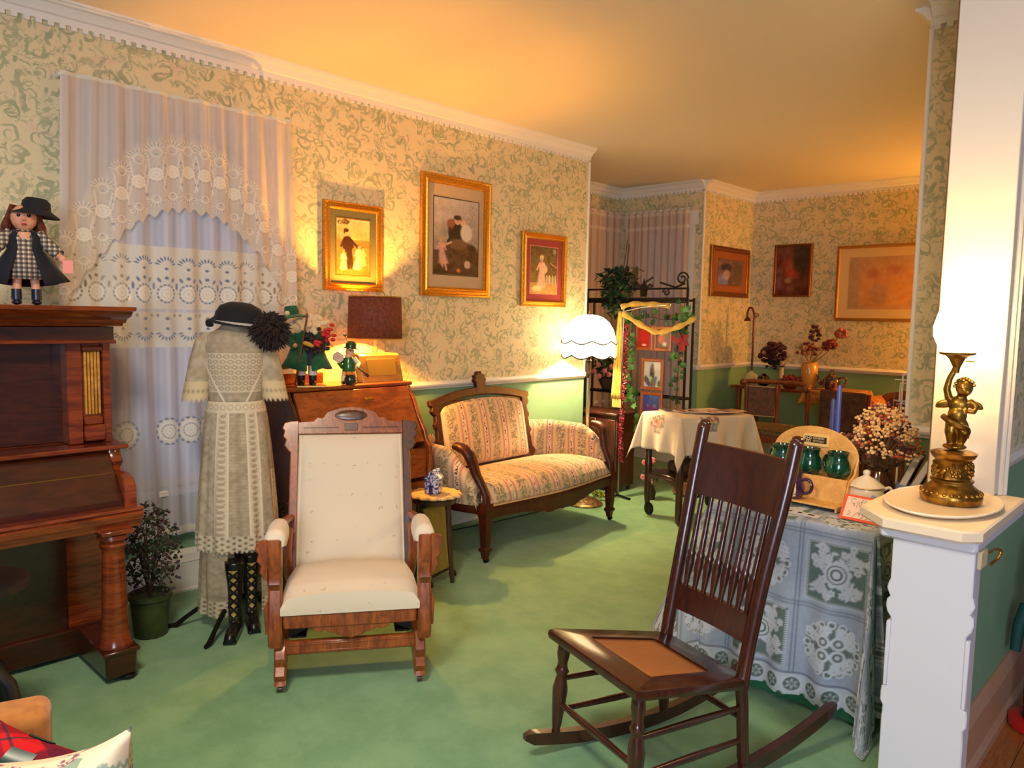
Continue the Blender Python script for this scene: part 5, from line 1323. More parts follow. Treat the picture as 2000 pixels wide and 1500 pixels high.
# ================================================================== small stand behind the rocker arm
def stand():
    t = thing('side_stand', 'small dark stand with a round doily between rocker and settee', 'table', (-3.12, 2.66, 0))
    DKS = wood('stand_dark', (46, 26, 20), (68, 40, 28), .3, (12, 12, 3), .4)
    m = M(); m.lathe([(.001, .455), (.125, .455), (.135, .462), (.135, .470), (.125, .478), (.001, .478)], 30, TR(0, .02, 0)); obj('tabletop', m, DKS, t)
    m = M(); m.lathe([(.118, .43), (.122, .455)], 30, TR(0, .02, 0)); obj('apron', m, DKS, t)
    for a in (.2, 2.3, 4.4):
        q = M(); c, s = math.cos(a), math.sin(a); q.tube([(c*.09, .02+s*.09, .45), (c*.10, .02+s*.10, .25), (c*.125, .02+s*.125, .0)], [.017, .015, .013], 8); obj('leg', q, DKS, t)
    d = obj('doily', (lambda m: (m.grid([[(r*math.cos(a)*(1+.05*math.cos(16*a)*(r > .12)), .02+r*math.sin(a)*(1+.05*math.cos(16*a)*(r > .12)), z) for a in np.linspace(0, 2*PI, 97)[:-1]] for r, z in ((.005, .4805), (.07, .4805), (.115, .4805), (.135, .480), (.148, .470))], cv=True), m)[1])(M()), mat('doily_crochet', (226, 196, 140), .9, col2=(196, 160, 108), scale=70), solid=.002)
    d.location = (-3.12, 2.66, 0); PM[d.name] = TR(-3.12, 2.66, 0); tag(d, 'scalloped cream doily under the blue and white china house', 'doily')
    h = thing('china_house', 'blue and white china house on the small stand', 'ornament', (-3.115, 2.665, .4825), .5)
    CH, nt, b = newmat('blue_white_china'); nt.links.new(mixc(nt, smooth(nt, noise(nt, objco(nt), 75, 3, .6, .6), .47, .53), (222, 224, 232), (62, 78, 150)), b.inputs['Base Color']); b.inputs['Roughness'].default_value = .15
    q = M(); q.box((0, 0, .042), (.075, .085, .084), b=.004); obj('house_wall', q, CH, h)
    q = M(); q.prism([(-.044, .082), (.044, .082), (0, .128)], .094, basis(Vector((0, .047, 0)), Vector((1, 0, 0)), Vector((0, 0, 1)), Vector((0, -1, 0))), b=.003); obj('roof', q, CH, h)
    q = M(); q.box((.02, .02, .118), (.016, .016, .03), b=.002); obj('chimney', q, CH, h)
    q = M(); q.box((0, -.0435, .026), (.022, .003, .046), b=.001); obj('house_door', q, mat('china_blue', (44, 52, 130), .2), h)
    # black framed olive board leaning against the stand
    b_ = thing('leaning_board', 'olive board in a thin black frame on casters beside the rocker arm', 'fire screen', (-3.05, 2.72, 0))
    T = basis(Vector((-3.02, 2.60, .045)), Vector((-.25, .968, 0)).normalized(), Vector((-.18, 0, 1)).normalized(), Vector((.968, .25, .15)).normalized())
    q = M(); q.box((.055, .20, 0), (.22, .36, .006), T, b=.001); obj('panel', q, mat('olive_panel', (134, 122, 52), .6), b_, world=True)
    q = M()
    for x in (-.055, .165): q.box((x, .195, 0), (.014, .40, .016), T, b=.003)
    for y in (.015, .385): q.box((.055, y, 0), (.23, .014, .016), T, b=.003)
    obj('frame', q, BLACK, b_, world=True)
    for x in (-.055, .165):
        q = M(); q.lathe([(.005, -.008), (.020, -.008), (.020, .008), (.005, .008)], 14, T @ TR(x, -.022, 0, ry=PI/2)); obj('caster', q, IRON, b_, world=True)
    cd = M(); cd.tube(smoothpath([(-3.835, 2.90, .33), (-3.80, 2.98, .20), (-3.81, 3.10, .09), (-3.78, 3.24, .012), (-3.70, 3.6, .008), (-3.66, 4.2, .008), (-3.62, 4.47, .008)], 8), .0035, 6)
    tag(obj('electric_cord', cd, BLACK), 'thin black electric cord running down the white baseboard', 'cord')
stand()

# ================================================================== dark rocking chair in front
def rocking_chair():
    t = thing('rocking_chair', 'dark armless spindle-back rocking chair with cane seat in the foreground', 'chair', (-1.354, 1.818, 0), -.311)
    WD = DKWOOD
    wf, wb, wt, D, hf, hb = .209, .183, .207, .427, .414, .336
    zt = lambda y: hf+(hb-hf)*y/D
    # rear posts run from the top down to the rockers
    for s in (-1, 1):
        pts = [(s*wt, D+.166, 1.078), (s*wt, D+.160, 1.06), (s*(wt-.004), D+.125, .90), (s*(wb+.006), D+.06, .62), (s*wb, D+.005, .34), (s*(wb+.004), D+.004, .24), (s*(wb+.01), D+.012, .05)]
        sp = smoothpath(pts, 5); rr = [.012 if p.z > 1.074 else (.0225 if p.z > .3 else .019) for p in sp]; rr[-1] = .014
        m = M(); m.tube(sp, rr, 14); m.ell((s*wt, D+.167, 1.079), (.021, .021, .015)); obj('back_post', m, WD, t, sm=60)
    def slat(z0, z1, name, th=.018, bow=.012):
        P = []
        for z in np.linspace(z0, z1, 5):
            f = (z-.34)/(1.06-.34); y = D+.005+.155*f; w_ = wb+(wt-wb)*f-.008
            P.append((z, y, w_))
        F = []; Bk = []
        xs = np.linspace(-1, 1, 15)
        F = [[(x*w_, y+bow*(1-x*x)-th/2, z) for x in xs] for z, y, w_ in P]; Bk = [[(x*w_, y+bow*(1-x*x)+th/2, z) for x in xs] for z, y, w_ in P]
        m = M(); m.grid(F); m.grid(Bk[::-1]); m.grid([F[0], Bk[0]]); m.grid([F[-1], Bk[-1]]); return obj(name, m, WD, t, sm=30)
    slat(.835, 1.015, 'crest_panel'); slat(.435, .520, 'lower_back_panel')
    for k in range(8):
        x = -.142+k*.0405; y0 = D+.005+.155*(.515-.34)/.72+.012*(1-(x/.18)**2); y1 = D+.005+.155*(.84-.34)/.72+.012*(1-(x/.19)**2)
        prof = [(0, .008), (.08, .0095), (.16, .012), (.26, .0155), (.33, .013), (.36, .0155), (.39, .011), (.6, .0098), (.9, .0085), (1, .008)]
        m = M(); m.tube([(x*(1+.06*f), y0+(y1-y0)*f, .515+(.845-.515)*f) for f, r in prof], [r for f, r in prof], 10); obj('spindle', m, WD, t, sm=60)
    # seat frame with cane panel
    S = lambda x, y: (x, y, zt(y))
    outer = [(-.232, -.028), (.232, -.028), (.238, -.012), (.205, .41), (.185, .445), (-.185, .445), (-.205, .41), (-.238, -.012)]
    inner = [(-.150, .085), (.150, .085), (.156, .092), (.136, .325), (.128, .338), (-.128, .338), (-.136, .325), (-.156, .092)]
    rings = []
    for poly, dz in ((outer, -.030), ([(x*1.012, y*1.012 if y > 0 else y-.004) for x, y in outer], -.016), (outer, -.002), ([(x*.97, y*.97+.008) for x, y in outer], .003), (inner, .003), (inner, -.022)):
        rings.append([(x, y, zt(y)+dz) for x, y in poly])
    m = M(); m.grid(rings+[rings[0]], cv=True); obj('seat_frame', m, WD, t, sm=35)
    CANE, nt, b = newmat('cane_weave'); v = objco(nt, (1, 1, 1)); s_ = N(nt, 'ShaderNodeSeparateXYZ', {0: v})
    w1 = MA(nt, 'ABSOLUTE', MA(nt, 'SINE', MA(nt, 'MULTIPLY', s_.outputs[0], 420.0))); w2 = MA(nt, 'ABSOLUTE', MA(nt, 'SINE', MA(nt, 'MULTIPLY', s_.outputs[1], 420.0)))
    h = MA(nt, 'MAXIMUM', w1, w2)
    nt.links.new(mixc(nt, smooth(nt, h, .35, .75), (74, 40, 18), (172, 108, 54)), b.inputs['Base Color']); b.inputs['Roughness'].default_value = .5; bump(nt, b, h, .4, .002)
    m = M(); m.grid([[(x*(.152-.022*(y-.085)/.25), y, zt(y)-.004-.006*(1-x*x)*math.sin(PI*(y-.085)/.25)) for x in np.linspace(-1, 1, 12)] for y in np.linspace(.087, .336, 12)]); obj('cane_panel', m, CANE, t, solid=.003)
    # front legs turned
    for s in (-1, 1):
        pr = [(.014, 0), (.016, .008), (.013, .02), (.017, .045), (.022, .10), (.026, .16), (.018, .20), (.017, .21), (.024, .222), (.018, .234), (.016, .25), (.022, .28), (.020, .31), (.016, .33)]
        a, b_ = Vector((s*.212, -.006, .058)), Vector((s*.196, .012, .392)); L = (b_-a).length; k = L/.33
        d = (b_-a).normalized(); xx = Vector((1, 0, 0)); xx = (xx-d*xx.dot(d)).normalized()
        m = M(); m.lathe([(r, z*k) for r, z in pr], 16, basis(a, xx, d.cross(xx), d)); obj('front_leg', m, WD, t, sm=60)
    # stretchers
    def bar(name, a, b_, r=.0105):
        a, b_ = Vector(a), Vector(b_); m = M(); m.tube([a, a+(b_-a)*.5, b_], [r*.85, r*1.15, r*.85], 10); obj(name, m, WD, t, sm=60)
    bar('front_stretcher', (-.206, -.002, .175), (.206, -.002, .175), .011)
    bar('rear_stretcher', (-.186, D+.008, .20), (.186, D+.008, .20))
    for s in (-1, 1):
        bar('side_stretcher', (s*.208, 0, .145), (s*.19, D+.008, .135)); bar('side_stretcher', (s*.203, .004, .255), (s*.186, D+.004, .24))
    # rockers
    for s in (-1, 1):
        P = []; n_ = 34
        for i in range(n_):
            f = i/(n_-1); y = -.125+1.0*f*.99; z = .044+.30*(y-.27)**2*1.15-.02
            x = s*(.214-.024*min(1, max(0, y/.5))); h_ = .046*(1-.25*abs(f-.45)); w_ = .015
            if i in (0, n_-1): h_ *= .45; w_ *= .6
            P.append([(x-w_, y, z-h_*.5), (x+w_, y, z-h_*.5), (x+w_, y, z+h_*.5), (x-w_, y, z+h_*.5)])
        m = M(); m.grid(P, cv=True); m.f.append((0, 1, 2, 3)); k = 4*(n_-1); m.f.append((k, k+1, k+2, k+3)); obj('rocker', m, WD, t, sm=40)
rocking_chair()
# ================================================================== draped cloths
def drape(w, d, drop, zt, n, t0=.06, t1=.42, wave=.02, kw=9, zmin=.012, rnd_edge=.012):
    """square cloth laid over a w x d table: returns points (n x n) and cloth coordinates"""
    S = np.linspace(-w/2-drop, w/2+drop, n); Tt = np.linspace(-d/2-drop, d/2+drop, int(n*(d+2*drop)/(w+2*drop)))
    S, Tt = np.meshgrid(S, Tt, indexing='ij')
    a = np.maximum(np.abs(S)-w/2, 0); b = np.maximum(np.abs(Tt)-d/2, 0)
    rho = np.hypot(a, b); phi = np.arctan2(b, a)
    s2 = np.sin(2*phi)**1
    tilt = t0+(t1-t0)*s2
    along = np.where(a >= b, Tt, S)
    wv = wave*np.sin(along*kw*2*PI/ max(w, d)*.5+1.3*np.sign(S)*(a >= b)+.6)*(rho/drop)*(1-s2)
    off = rho*np.sin(tilt)+wv+rnd_edge*(1-np.exp(-rho/rnd_edge))
    X = np.clip(S, -w/2, w/2)+np.sign(S)*off*np.cos(phi)*(rho > 0); Y = np.clip(Tt, -d/2, d/2)+np.sign(Tt)*off*np.sin(phi)*(rho > 0)
    drp = rho*np.cos(tilt); Z = zt-np.maximum(drp-rnd_edge*.6*(1-np.exp(-rho/rnd_edge)), 0)
    return np.stack([X, Y, np.maximum(Z, zmin)], -1), S, Tt
CLOTHM = colmat('linen_cloth', .85, bmp=.1, transl=.15)

# tea cart -----------------------------------------------------------------
def tea_cart():
    t = thing('tea_cart', 'dark wooden tea cart on wheels under a white embroidered cloth', 'tea cart', (-2.83, 4.94, 0), -.339)
    WD = wood('cart_wood', (48, 26, 18), (74, 42, 26), .35, (14, 14, 3), .3)
    w, d = .42, .64
    m = M(); m.box((0, 0, .752), (w, d, .024), b=.006); obj('tabletop', m, WD, t)
    for x in (-1, 1):
        for y in (-1, 1):
            m = M(); zb = .095 if (x, y) != (1, -1) else .02
            pr = [(.020, zb), (.022, zb+.02), (.026, zb+.06), (.025, .28), (.028, .30), (.028, .40), (.022, .42), (.026, .60), (.026, .742)]
            m.lathe(pr, 12, TR(x*(w/2-.03), y*(d/2-.03), 0)); lg = obj('leg', m, WD, t)
            q = M(); q.lathe([(.006, -.010), (.044, -.010), (.048, 0), (.044, .010), (.006, .010)], 22, TR(x*(w/2-.03)+.022, y*(d/2-.03), .049, rx=PI/2)); q.lathe([(.014, .11), (.016, .085), (.010, .05)], 10, TR(x*(w/2-.03), y*(d/2-.03), 0)); obj('wheel', q, IRON, lg)
    m = M(); m.box((0, 0, .325), (w-.05, d-.05, .018), b=.004); sh = obj('lower_shelf', m, WD, t)
    q = M(); q.prism([(-.16, .316), (.16, .316), (.16, .25), (.11, .285), (0, .30), (-.11, .285), (-.16, .25)], .018, basis(Vector((0, -d/2+.03, 0)), Vector((1, 0, 0)), Vector((0, 0, 1)), Vector((0, -1, 0))), b=.003); obj('shaped_apron', q, WD, sh)
    m = M(); m.box((.0, -.05, .375), (.20, .28, .08), b=.02); m.ell((.02, -.05, .415), (.08, .10, .02))
    tag(obj('basket', m, mat('brown_basket', (104, 78, 50), .8, col2=(66, 46, 30), scale=60, bmp=.4, bscale=90)), 'brown basket on the lower shelf of the tea cart', 'basket').matrix_world = TR(-2.83, 4.94, 0, rz=-.339)
    dr = .27; P, S, Tt = drape(w, d, dr, .768, 130, t0=.06, t1=.30, wave=.018, kw=7)
    p = Pt(S.shape[1], S.shape[0], (232, 218, 200)); p.noise(8, 6)      # columns run along the depth
    k = (S.shape[1]-1)/(d+2*dr)
    def bk(cs, ct, rs):   # embroidered basket at cloth coordinates, rs = down direction
        cx = (ct+d/2+dr)*k; cy = (cs+w/2+dr)*k; R = random.Random(int(cx*7+cy)); dx, dy = rs
        q_ = lambda u, v: (cx+u*dy*-1+v*dx, cy+u*dx+v*dy)     # u across, v down
        for i in range(9): x0, y0 = q_((i-4)*1.7, 2); x1, y1 = q_((i-4)*1.25, 8); p.seg(x0, y0, x1, y1, .8, (120, 116, 116), op=.8)
        for v, l in ((2, 7.5), (8, 5.6)): x0, y0 = q_(-l, v); x1, y1 = q_(l, v); p.seg(x0, y0, x1, y1, 1.0, (110, 106, 110), op=.9)
        for i in range(34):
            x0, y0 = q_(R.gauss(0, 4.6), R.gauss(-3.2, 2.6)); c = R.choice([(206, 130, 110), (214, 150, 120), (150, 110, 150), (130, 150, 100), (196, 110, 100), (140, 150, 110)]); p.ell(x0, y0, 1.5, 1.3, c, op=.85)
    bk(-w/2-.085+.0, -d/2+.11, (0, -1)); bk(w/2+.05, -.06, (0, 1)); bk(-.02, -d/2-.075, (-1, 0)); bk(.02, d/2+.08, (1, 0))
    p.rect(0, 0, p.w, 2, (206, 196, 186)); p.rect(0, p.h-2, p.w, p.h, (206, 196, 186)); p.rect(0, 0, 2, p.h, (206, 196, 186)); p.rect(p.w-2, 0, p.w, p.h, (206, 196, 186))
    m = M(); m.grid(P); c = obj('tablecloth', m, CLOTHM, col=p.out(), recalc=False, sm=60, solid=.002)
    c.matrix_world = TR(-2.83, 4.94, 0, rz=-.339); tag(c, 'white cloth with embroidered flower baskets draped over the tea cart', 'tablecloth')
    cols = [((-.155, -.10), (150, 120, 80), (60, 44, 30), 'magazine with a dark border leftmost on the tea cart cloth'), ((-.05, -.03), (190, 90, 80), (200, 180, 150), 'pink and brown magazine second from left on the tea cart'), ((.035, .03), (150, 40, 60), (190, 130, 110), 'crimson magazine in the middle of the tea cart'), ((.11, .10), (206, 190, 170), (190, 80, 60), 'pale magazine lying right of the crimson one'), ((.135, .21), (176, 80, 50), (90, 60, 40), 'orange-brown magazine farthest right on the tea cart')]
    for i, ((x, y), c1, c2, lab) in enumerate(cols):
        T = TR(-2.83, 4.94, 0, rz=-.339) @ TR(x*.9, y*.9, .771+i*.0045, rz=-.30+.1*i)
        tg_ = thing('magazine', lab, 'magazine', tuple(T.translation), -.639+.1*i, 'magazines fanned out on the tea cart')
        m = M(); m.box((0, 0, .002), (.15, .21, .004), b=.0008); obj('pages', m, mat('magazine_paper', (216, 204, 186), .6), tg_)
        q = Pt(24, 34, c1); q.noise(50, 6); q.rect(3, 3, 21, 8, c2); q.ell(12, 20, 8, 9, c2, soft=4); q.noise(40, 4)
        printed('cover', q, (-.0745, -.1045, .0043), (.149, 0, 0), (0, .209, 0), tg_, GPRINT, world=False)
tea_cart()

# lace covered square table ---------------------------------------------------
CX, CY, LW = -1.185, 3.08, .62
def lace_table():
    t = thing('card_table', 'square table hidden under lace and green cloths beside the pedestal', 'table', (CX, CY, 0))
    WD = wood('plain_table_wood', (96, 60, 34), (126, 82, 48), .5, (14, 14, 3), .1)
    m = M(); m.box((0, 0, .70), (LW-.02, LW-.02, .022), b=.004); obj('tabletop', m, WD, t)
    for x in (-1, 1):
        for y in (-1, 1): m = M(); m.box((x*.26, y*.26, .345), (.035, .035, .688), b=.003); obj('leg', m, WD, t)
    P, S, Tt = drape(LW, LW, .70, .7135, 90, t0=.02, t1=.06, wave=.006, kw=9)
    m = M(); m.grid(P); c = obj('tablecloth', m, mat('green_undercloth', (20, 92, 58), .85, sheen=.2)); c.location = (CX, CY, 0); PM[c.name] = TR(CX, CY, 0)
    tag(c, 'dark green floor-length undercloth showing below the lace', 'tablecloth')
    dr = .665; n = 460; P, S, Tt = drape(LW+.006, LW+.006, dr, .7165, n, t0=.07, t1=.24, wave=.022, kw=8)
    W_ = LW+.006+2*dr; k = (n-1)/W_
    BASEC = (178, 190, 212); LT = (212, 218, 230)
    p = Pt(n, n, BASEC, .86); p.noise(14, 2)
    # p rows follow S (x), columns follow T (y): work in mirrored coordinates through q(x,y)
    HO = .22; pit_ = .272
    xs0 = -1.119-CX; ys0 = -LW/2-.045
    lx = [xs0+i*pit_ for i in range(-4, 5)]; ly = [ys0+i*pit_ for i in range(-3, 6)]
    PX = lambda y: (y+W_/2)*k; PY = lambda x: (x+W_/2)*k
    R = random.Random(4)
    def flower(cx, cy, r, dark):
        for j in range(6): a = j*PI/3; p.ell(cx+math.cos(a)*r*.55, cy+math.sin(a)*r*.55, r*.5, r*.36, LT, rot=a, al=.97)
        p.ell(cx, cy, r*.2, r*.2, BASEC, al=HO)
    def sprig(cx, cy, a, s):
        for j in range(7):
            u = R.uniform(-1, 1)*s; v = R.uniform(0, 1)*s*1.5; x = cx+math.cos(a)*v-math.sin(a)*u; y = cy+math.sin(a)*v+math.cos(a)*u
            if j % 3 == 0: flower(x, y, 3.4, 1)
            else: p.ell(x, y, 3.2, 1.4, LT, rot=R.uniform(0, 3), al=.97)
            p.seg(cx, cy, x, y, 1.0, LT, al=.95)
    for i in range(len(lx)-1):
        for j in range(len(ly)-1):
            x0, x1, y0, y1 = lx[i], lx[i+1], ly[j], ly[j+1]
            if x1 < -W_/2+.10 or x0 > W_/2-.10 or y1 < -W_/2+.10 or y0 > W_/2-.10: continue
            a0, a1, b0, b1 = PX(y0), PX(y1), PY(x0), PY(x1); cx, cy = (a0+a1)/2, (b0+b1)/2; h = (a1-a0)/2
            if (i+j) % 2 == 0:
                e = h*.80; p.rect(cx-e, cy-e, cx+e, cy+e, (150, 160, 158), .8, al=HO+.12)
                for q_ in range(int(e)):
                    for s in (-1, 1): p.rect(cx+s*e-1.5, cy-e+q_*2, cx+s*e+1.5, cy-e+q_*2+1, LT, al=.95); p.rect(cx-e+q_*2, cy+s*e-1.5, cx-e+q_*2+1, cy+s*e+1.5, LT, al=.95)
                for q_ in range(9): a = q_*2*PI/9; p.ell(cx+math.cos(a)*h*.24, cy+math.sin(a)*h*.24, h*.15, h*.12, LT, rot=a, al=.97)
                p.ell(cx, cy, h*.24, h*.24, LT, al=.95); p.ring(cx, cy, h*.13, 1.4, (150, 160, 158), al=HO+.1); p.ring(cx, cy, h*.24, 1.0, (150, 160, 158), al=.5)
                for a in (PI/4, 3*PI/4, 5*PI/4, 7*PI/4): sprig(cx+math.cos(a)*h*.42, cy+math.sin(a)*h*.42, a, h*.30); sprig(cx+math.cos(a)*h*.48, cy+math.sin(a)*h*.48, a+1.2, h*.20); sprig(cx+math.cos(a)*h*.48, cy+math.sin(a)*h*.48, a-1.2, h*.20)
            else:
                p.ell(cx, cy, h*.72, h*.72, (160, 168, 170), al=HO+.22, soft=2)
                for q_ in range(16): a = q_*PI/8; p.ring(cx+math.cos(a)*h*.66, cy+math.sin(a)*h*.66, h*.09, 1.6, LT, al=.97)
                for q_ in range(4): a = PI/4+q_*PI/2; p.ring(cx+math.cos(a)*h*.26, cy+math.sin(a)*h*.26, h*.15, 2.4, LT, al=.97); p.ell(cx+math.cos(a)*h*.26, cy+math.sin(a)*h*.26, h*.06, h*.06, LT, al=.97); sprig(cx+math.cos(a)*h*.40, cy+math.sin(a)*h*.40, a, h*.2)
                for q_ in range(8): a = PI/8+q_*PI/4; sprig(cx+math.cos(a)*h*.46, cy+math.sin(a)*h*.46, a+.6, h*.10)
    for v in lx: p.rect(0, PY(v)-1.9, n, PY(v)-.9, (130, 136, 160), .9, al=.8); p.rect(0, PY(v)+.9, n, PY(v)+1.9, (130, 136, 160), .9, al=.8)
    for v in ly: p.rect(PX(v)-1.9, 0, PX(v)-.9, n, (130, 136, 160), .9, al=.8); p.rect(PX(v)+.9, 0, PX(v)+1.9, n, (130, 136, 160), .9, al=.8)
    # border of arches all round
    bw = 17
    for s in range(4):
        def Q(u, v): return [(u, n-v), (u, v), (v, u), (n-v, u)][s]
        x0, y0 = Q(0, 0); x1, y1 = Q(n, bw+3); p.rect(min(x0, x1), min(y0, y1), max(x0, x1), max(y0, y1), LT, .8, al=.93)
        for i in range(n//17+1):
            c = Q(8+i*17, 10); p.ell(*c, 6.6, 6.6, (150, 160, 160), al=HO+.2); p.ring(*c, 6.8, 1.8, LT, al=.97)
            for j in range(6): a = j*PI/3; p.ell(c[0]+math.cos(a)*3, c[1]+math.sin(a)*3, 1.6, .8, LT, rot=a, al=.97)
            p.ell(*Q(8+i*17+8.5, .5), 2.5, 2.5, LT, al=0.0)
        a_, b_ = Q(0, bw+3), Q(n, bw+3); p.seg(*a_, *b_, 1.4, (130, 136, 160), al=.8)
    lft = S < -LW/2; P[..., 0] -= np.where(lft, np.minimum(-LW/2-S, dr)*.20, 0)
    fr_ = (S > LW/2) & (Tt < -LW/2); P[..., 0] = np.where(fr_, LW/2+(P[..., 0]-LW/2)*.45, P[..., 0]); P[..., 1] = np.where(fr_, P[..., 1]-.06*np.sin(np.clip(np.arctan2(-LW/2-Tt, S-LW/2), 0, PI/2)*2)*np.hypot(S-LW/2, Tt+LW/2), P[..., 1])
    m = M(); m.grid(P); c = obj('lace_tablecloth', m, LACEM, col=p.out(), recalc=False, sm=70); c.location = (CX, CY, 0); PM[c.name] = TR(CX, CY, 0)
    tag(c, 'white lace tablecloth with flower squares over the green cloth', 'tablecloth')
lace_table()
ZT = .7185
# mug display ------------------------------------------------------------------
PINE = wood('pine', (206, 150, 78), (222, 170, 96), .45, (12, 3, 12), .15)
def mug(name, lab, loc, rz, glaze, panel, s=1.0, band=None):
    t = thing(name, lab, 'mug', loc, rz, 'pottery mugs on the pine display rack')
    m = M(); pr = [(.030, 0), (.036, .003), (.047, .022), (.049, .042), (.043, .068), (.037, .082), (.038, .094), (.043, .106), (.040, .107), (.034, .094), (.034, .082), (.040, .062), (.044, .042), (.042, .022), (.030, .010), (.001, .008)]
    m.lathe([(r*s, z*s) for r, z in pr], 28); obj('body', m, glaze, t)
    q = M(); q.tube(smoothpath([(.040*s, 0, .078*s), (.066*s, 0, .082*s), (.080*s, 0, .060*s), (.072*s, 0, .034*s), (.047*s, 0, .024*s)], 6), .0065*s, 10, fl=(1, 1.3)); obj('handle', q, glaze, t)
    if panel is not None:
        P = []; A = np.linspace(-2.05, -1.09, 14); Z = np.linspace(.018, .072, 12)
        R_ = np.interp(Z, [.018, .042, .066, .078], [.0455, .0495, .0437, .0375])+.0012
        m = M(); m.grid([[(r*s*math.cos(a), r*s*math.sin(a), z*s) for a in A] for r, z in zip(R_, Z)]); obj('medallion', m, panel, t, solid=.0012)
    return t
def display():
    yaw = -.05; O = (-1.250, 2.985, ZT); t = thing('mug_rack', 'pine mug display rack with arched back on the lace table', 'display rack', O, yaw)
    Wd = .36
    m = M(); ar = [(-Wd/2, 0), (Wd/2, 0), (Wd/2, .185)]+[(Wd/2*math.cos(a), .185+.115*math.sin(a)) for a in np.linspace(0, PI, 25)[1:-1]]+[(-Wd/2, .185)]
    m.prism(ar, .010, basis(Vector((0, .155, 0)), Vector((1, 0, 0)), Vector((0, 0, 1)), Vector((0, -1, 0))), b=.002); obj('arched_back', m, PINE, t, sm=30)
    m = M(); m.box((0, .105, .103), (Wd-.02, .085, .008), b=.002); obj('upper_shelf', m, PINE, t)
    T = basis(Vector((0, .062, .107)), Vector((1, 0, 0)), Vector((0, -.25, -.968)), Vector((0, .968, -.25)))
    m = M(); m.box((0, .042, 0), (Wd-.01, .096, .008), T, b=.002); obj('riser', m, PINE, t)
    m = M(); m.box((0, .005, .018), (Wd-.01, .10, .008), b=.002); obj('lower_shelf', m, PINE, t)
    for s in (-1, 1):
        m = M(); m.prism([(-.04, 0), (.145, 0), (.145, .19), (.115, .13), (.066, .105), (.035, .022), (-.04, .022)], .008, basis(Vector((s*(Wd/2-.002)-.004, 0, 0)), Vector((0, 1, 0)), Vector((0, 0, 1)), Vector((1, 0, 0))), b=.002); obj('side_bracket', m, PINE, t)
    pl = M(); pl.prism([(x, y) for x, y in [(-.055, -.020), (-.050, -.025), (.050, -.025), (.055, -.020), (.055, .020), (.050, .025), (-.050, .025), (-.055, .020)]], .006, basis(Vector((.005, .1445, .243)), Vector((1, 0, 0)), Vector((0, 0, 1)), Vector((0, -1, 0))), b=.002); pq = obj('name_plaque', pl, mat('ivory_ceramic', (222, 186, 118), .35), t)
    q = M(); q.box((.005, .1382, .245), (.092, .0012, .026), b=0); obj('plaque_field', q, mat('plaque_dark', (58, 40, 26), .4), pq)
    LET = mat('plaque_letters', (206, 184, 140), .5)
    def text(s, size, x, z, y=.1373):
        cu = bpy.data.curves.new('t', 'FONT'); cu.body = s; cu.size = size; cu.extrude = .0003; cu.align_x = 'LEFT'
        o = bpy.data.objects.new('t', cu); dg = bpy.context.evaluated_depsgraph_get(); COL.objects.link(o); dg.update()
        me = bpy.data.meshes.new_from_object(o.evaluated_get(dg)); bpy.data.objects.remove(o)
        me.transform(basis(Vector((x, y, z)), Vector((1, 0, 0)), Vector((0, 0, 1)), Vector((0, -1, 0)))); me.materials.append(LET)
        r = bpy.data.objects.new('lettering', me); COL.objects.link(r); r.parent = pq; PM[r.name] = PM[pq.name]; return r
    text('DENEEN', .0125, -.006, .2475); text('POTTERY', .0112, -.006, .2355)
    q = M()
    for cx, cz, r in ((-.034, .2505, .005), (-.026, .245, .006), (-.017, .2505, .005), (-.030, .2385, .0045), (-.021, .2385, .0045)):
        q.tube([(cx+r*math.cos(a), .1373, cz+r*math.sin(a)) for a in np.linspace(0, 2*PI, 17)[:-1]], .0011, 5, closed=True)
    obj('emblem', q, LET, pq)
    G = mat('green_glaze', (10, 62, 44), .12, col2=(6, 42, 34), scale=18, coat=.6); GP = mat('green_glaze_panel', (22, 92, 58), .14, col2=(30, 84, 50), scale=60, coat=.5)
    T = PM[t.name]
    for x, lab in ((-.118, 'green mug leftmost on the upper shelf of the rack, beside the chair post'), (0, 'green mug in the middle of the upper shelf of the rack'), (.118, 'green mug on the right end of the upper shelf of the rack')):
        p = T @ Vector((x, .103, .1075)); mug('mug', lab, tuple(p), yaw+PI*.85, G, None)
        P = M(); A = np.linspace(-2.6, -1.7, 12) if x > -.1 else np.linspace(-2.7, -1.9, 12)
        Z = np.linspace(.02, .09, 10); R_ = np.interp(Z, [.018, .042, .066, .078, .09], [.0455, .0495, .0437, .0375, .039])+.0010
        P.grid([[(r*math.cos(a), r*math.sin(a), z) for a in A] for r, z in zip(R_, Z)])
        mg = [o for o in bpy.data.objects if o.get('label') == lab][0]
        P.v = [tuple(TR(rz=-(yaw+PI*.85)) @ Vector(v)) for v in P.v]; obj('drip_panel', P, GP, mg, solid=.001)
    p = T @ Vector((-.012, -.010, .0225))
    PU = mat('purple_glaze', (40, 16, 34), .15, col2=(66, 36, 76), scale=14, coat=.5); q = Pt(30, 36, (206, 190, 140)); q.noise(30, 6); q.ell(15, 10, 10, 7, (120, 110, 60), soft=3); q.rect(9, 4, 21, 9, (40, 36, 40), .8); q.rect(5, 18, 25, 21, (90, 80, 60), .6); q.rect(7, 25, 23, 27, (120, 110, 80), .6); q.rect(9, 30, 21, 31, (120, 110, 80), .6)
    mp = mug('mug', 'purple mug with a cream picture label on the lower shelf of the rack', tuple(p), yaw, PU, None)
    U, V = np.meshgrid(np.linspace(0, 1, 30), np.linspace(1, 0, 36)); A = -1.80+U*.96; Zz = .014+V*.058; R_ = np.interp(Zz, [.014, .042, .066, .078], [.044, .0495, .0437, .0375])+.001
    m = M(); m.grid(np.stack([R_*np.cos(A), R_*np.sin(A), Zz], -1)); obj('label_print', m, GPRINT, mp, col=q.out(), recalc=False, sm=180)
display()
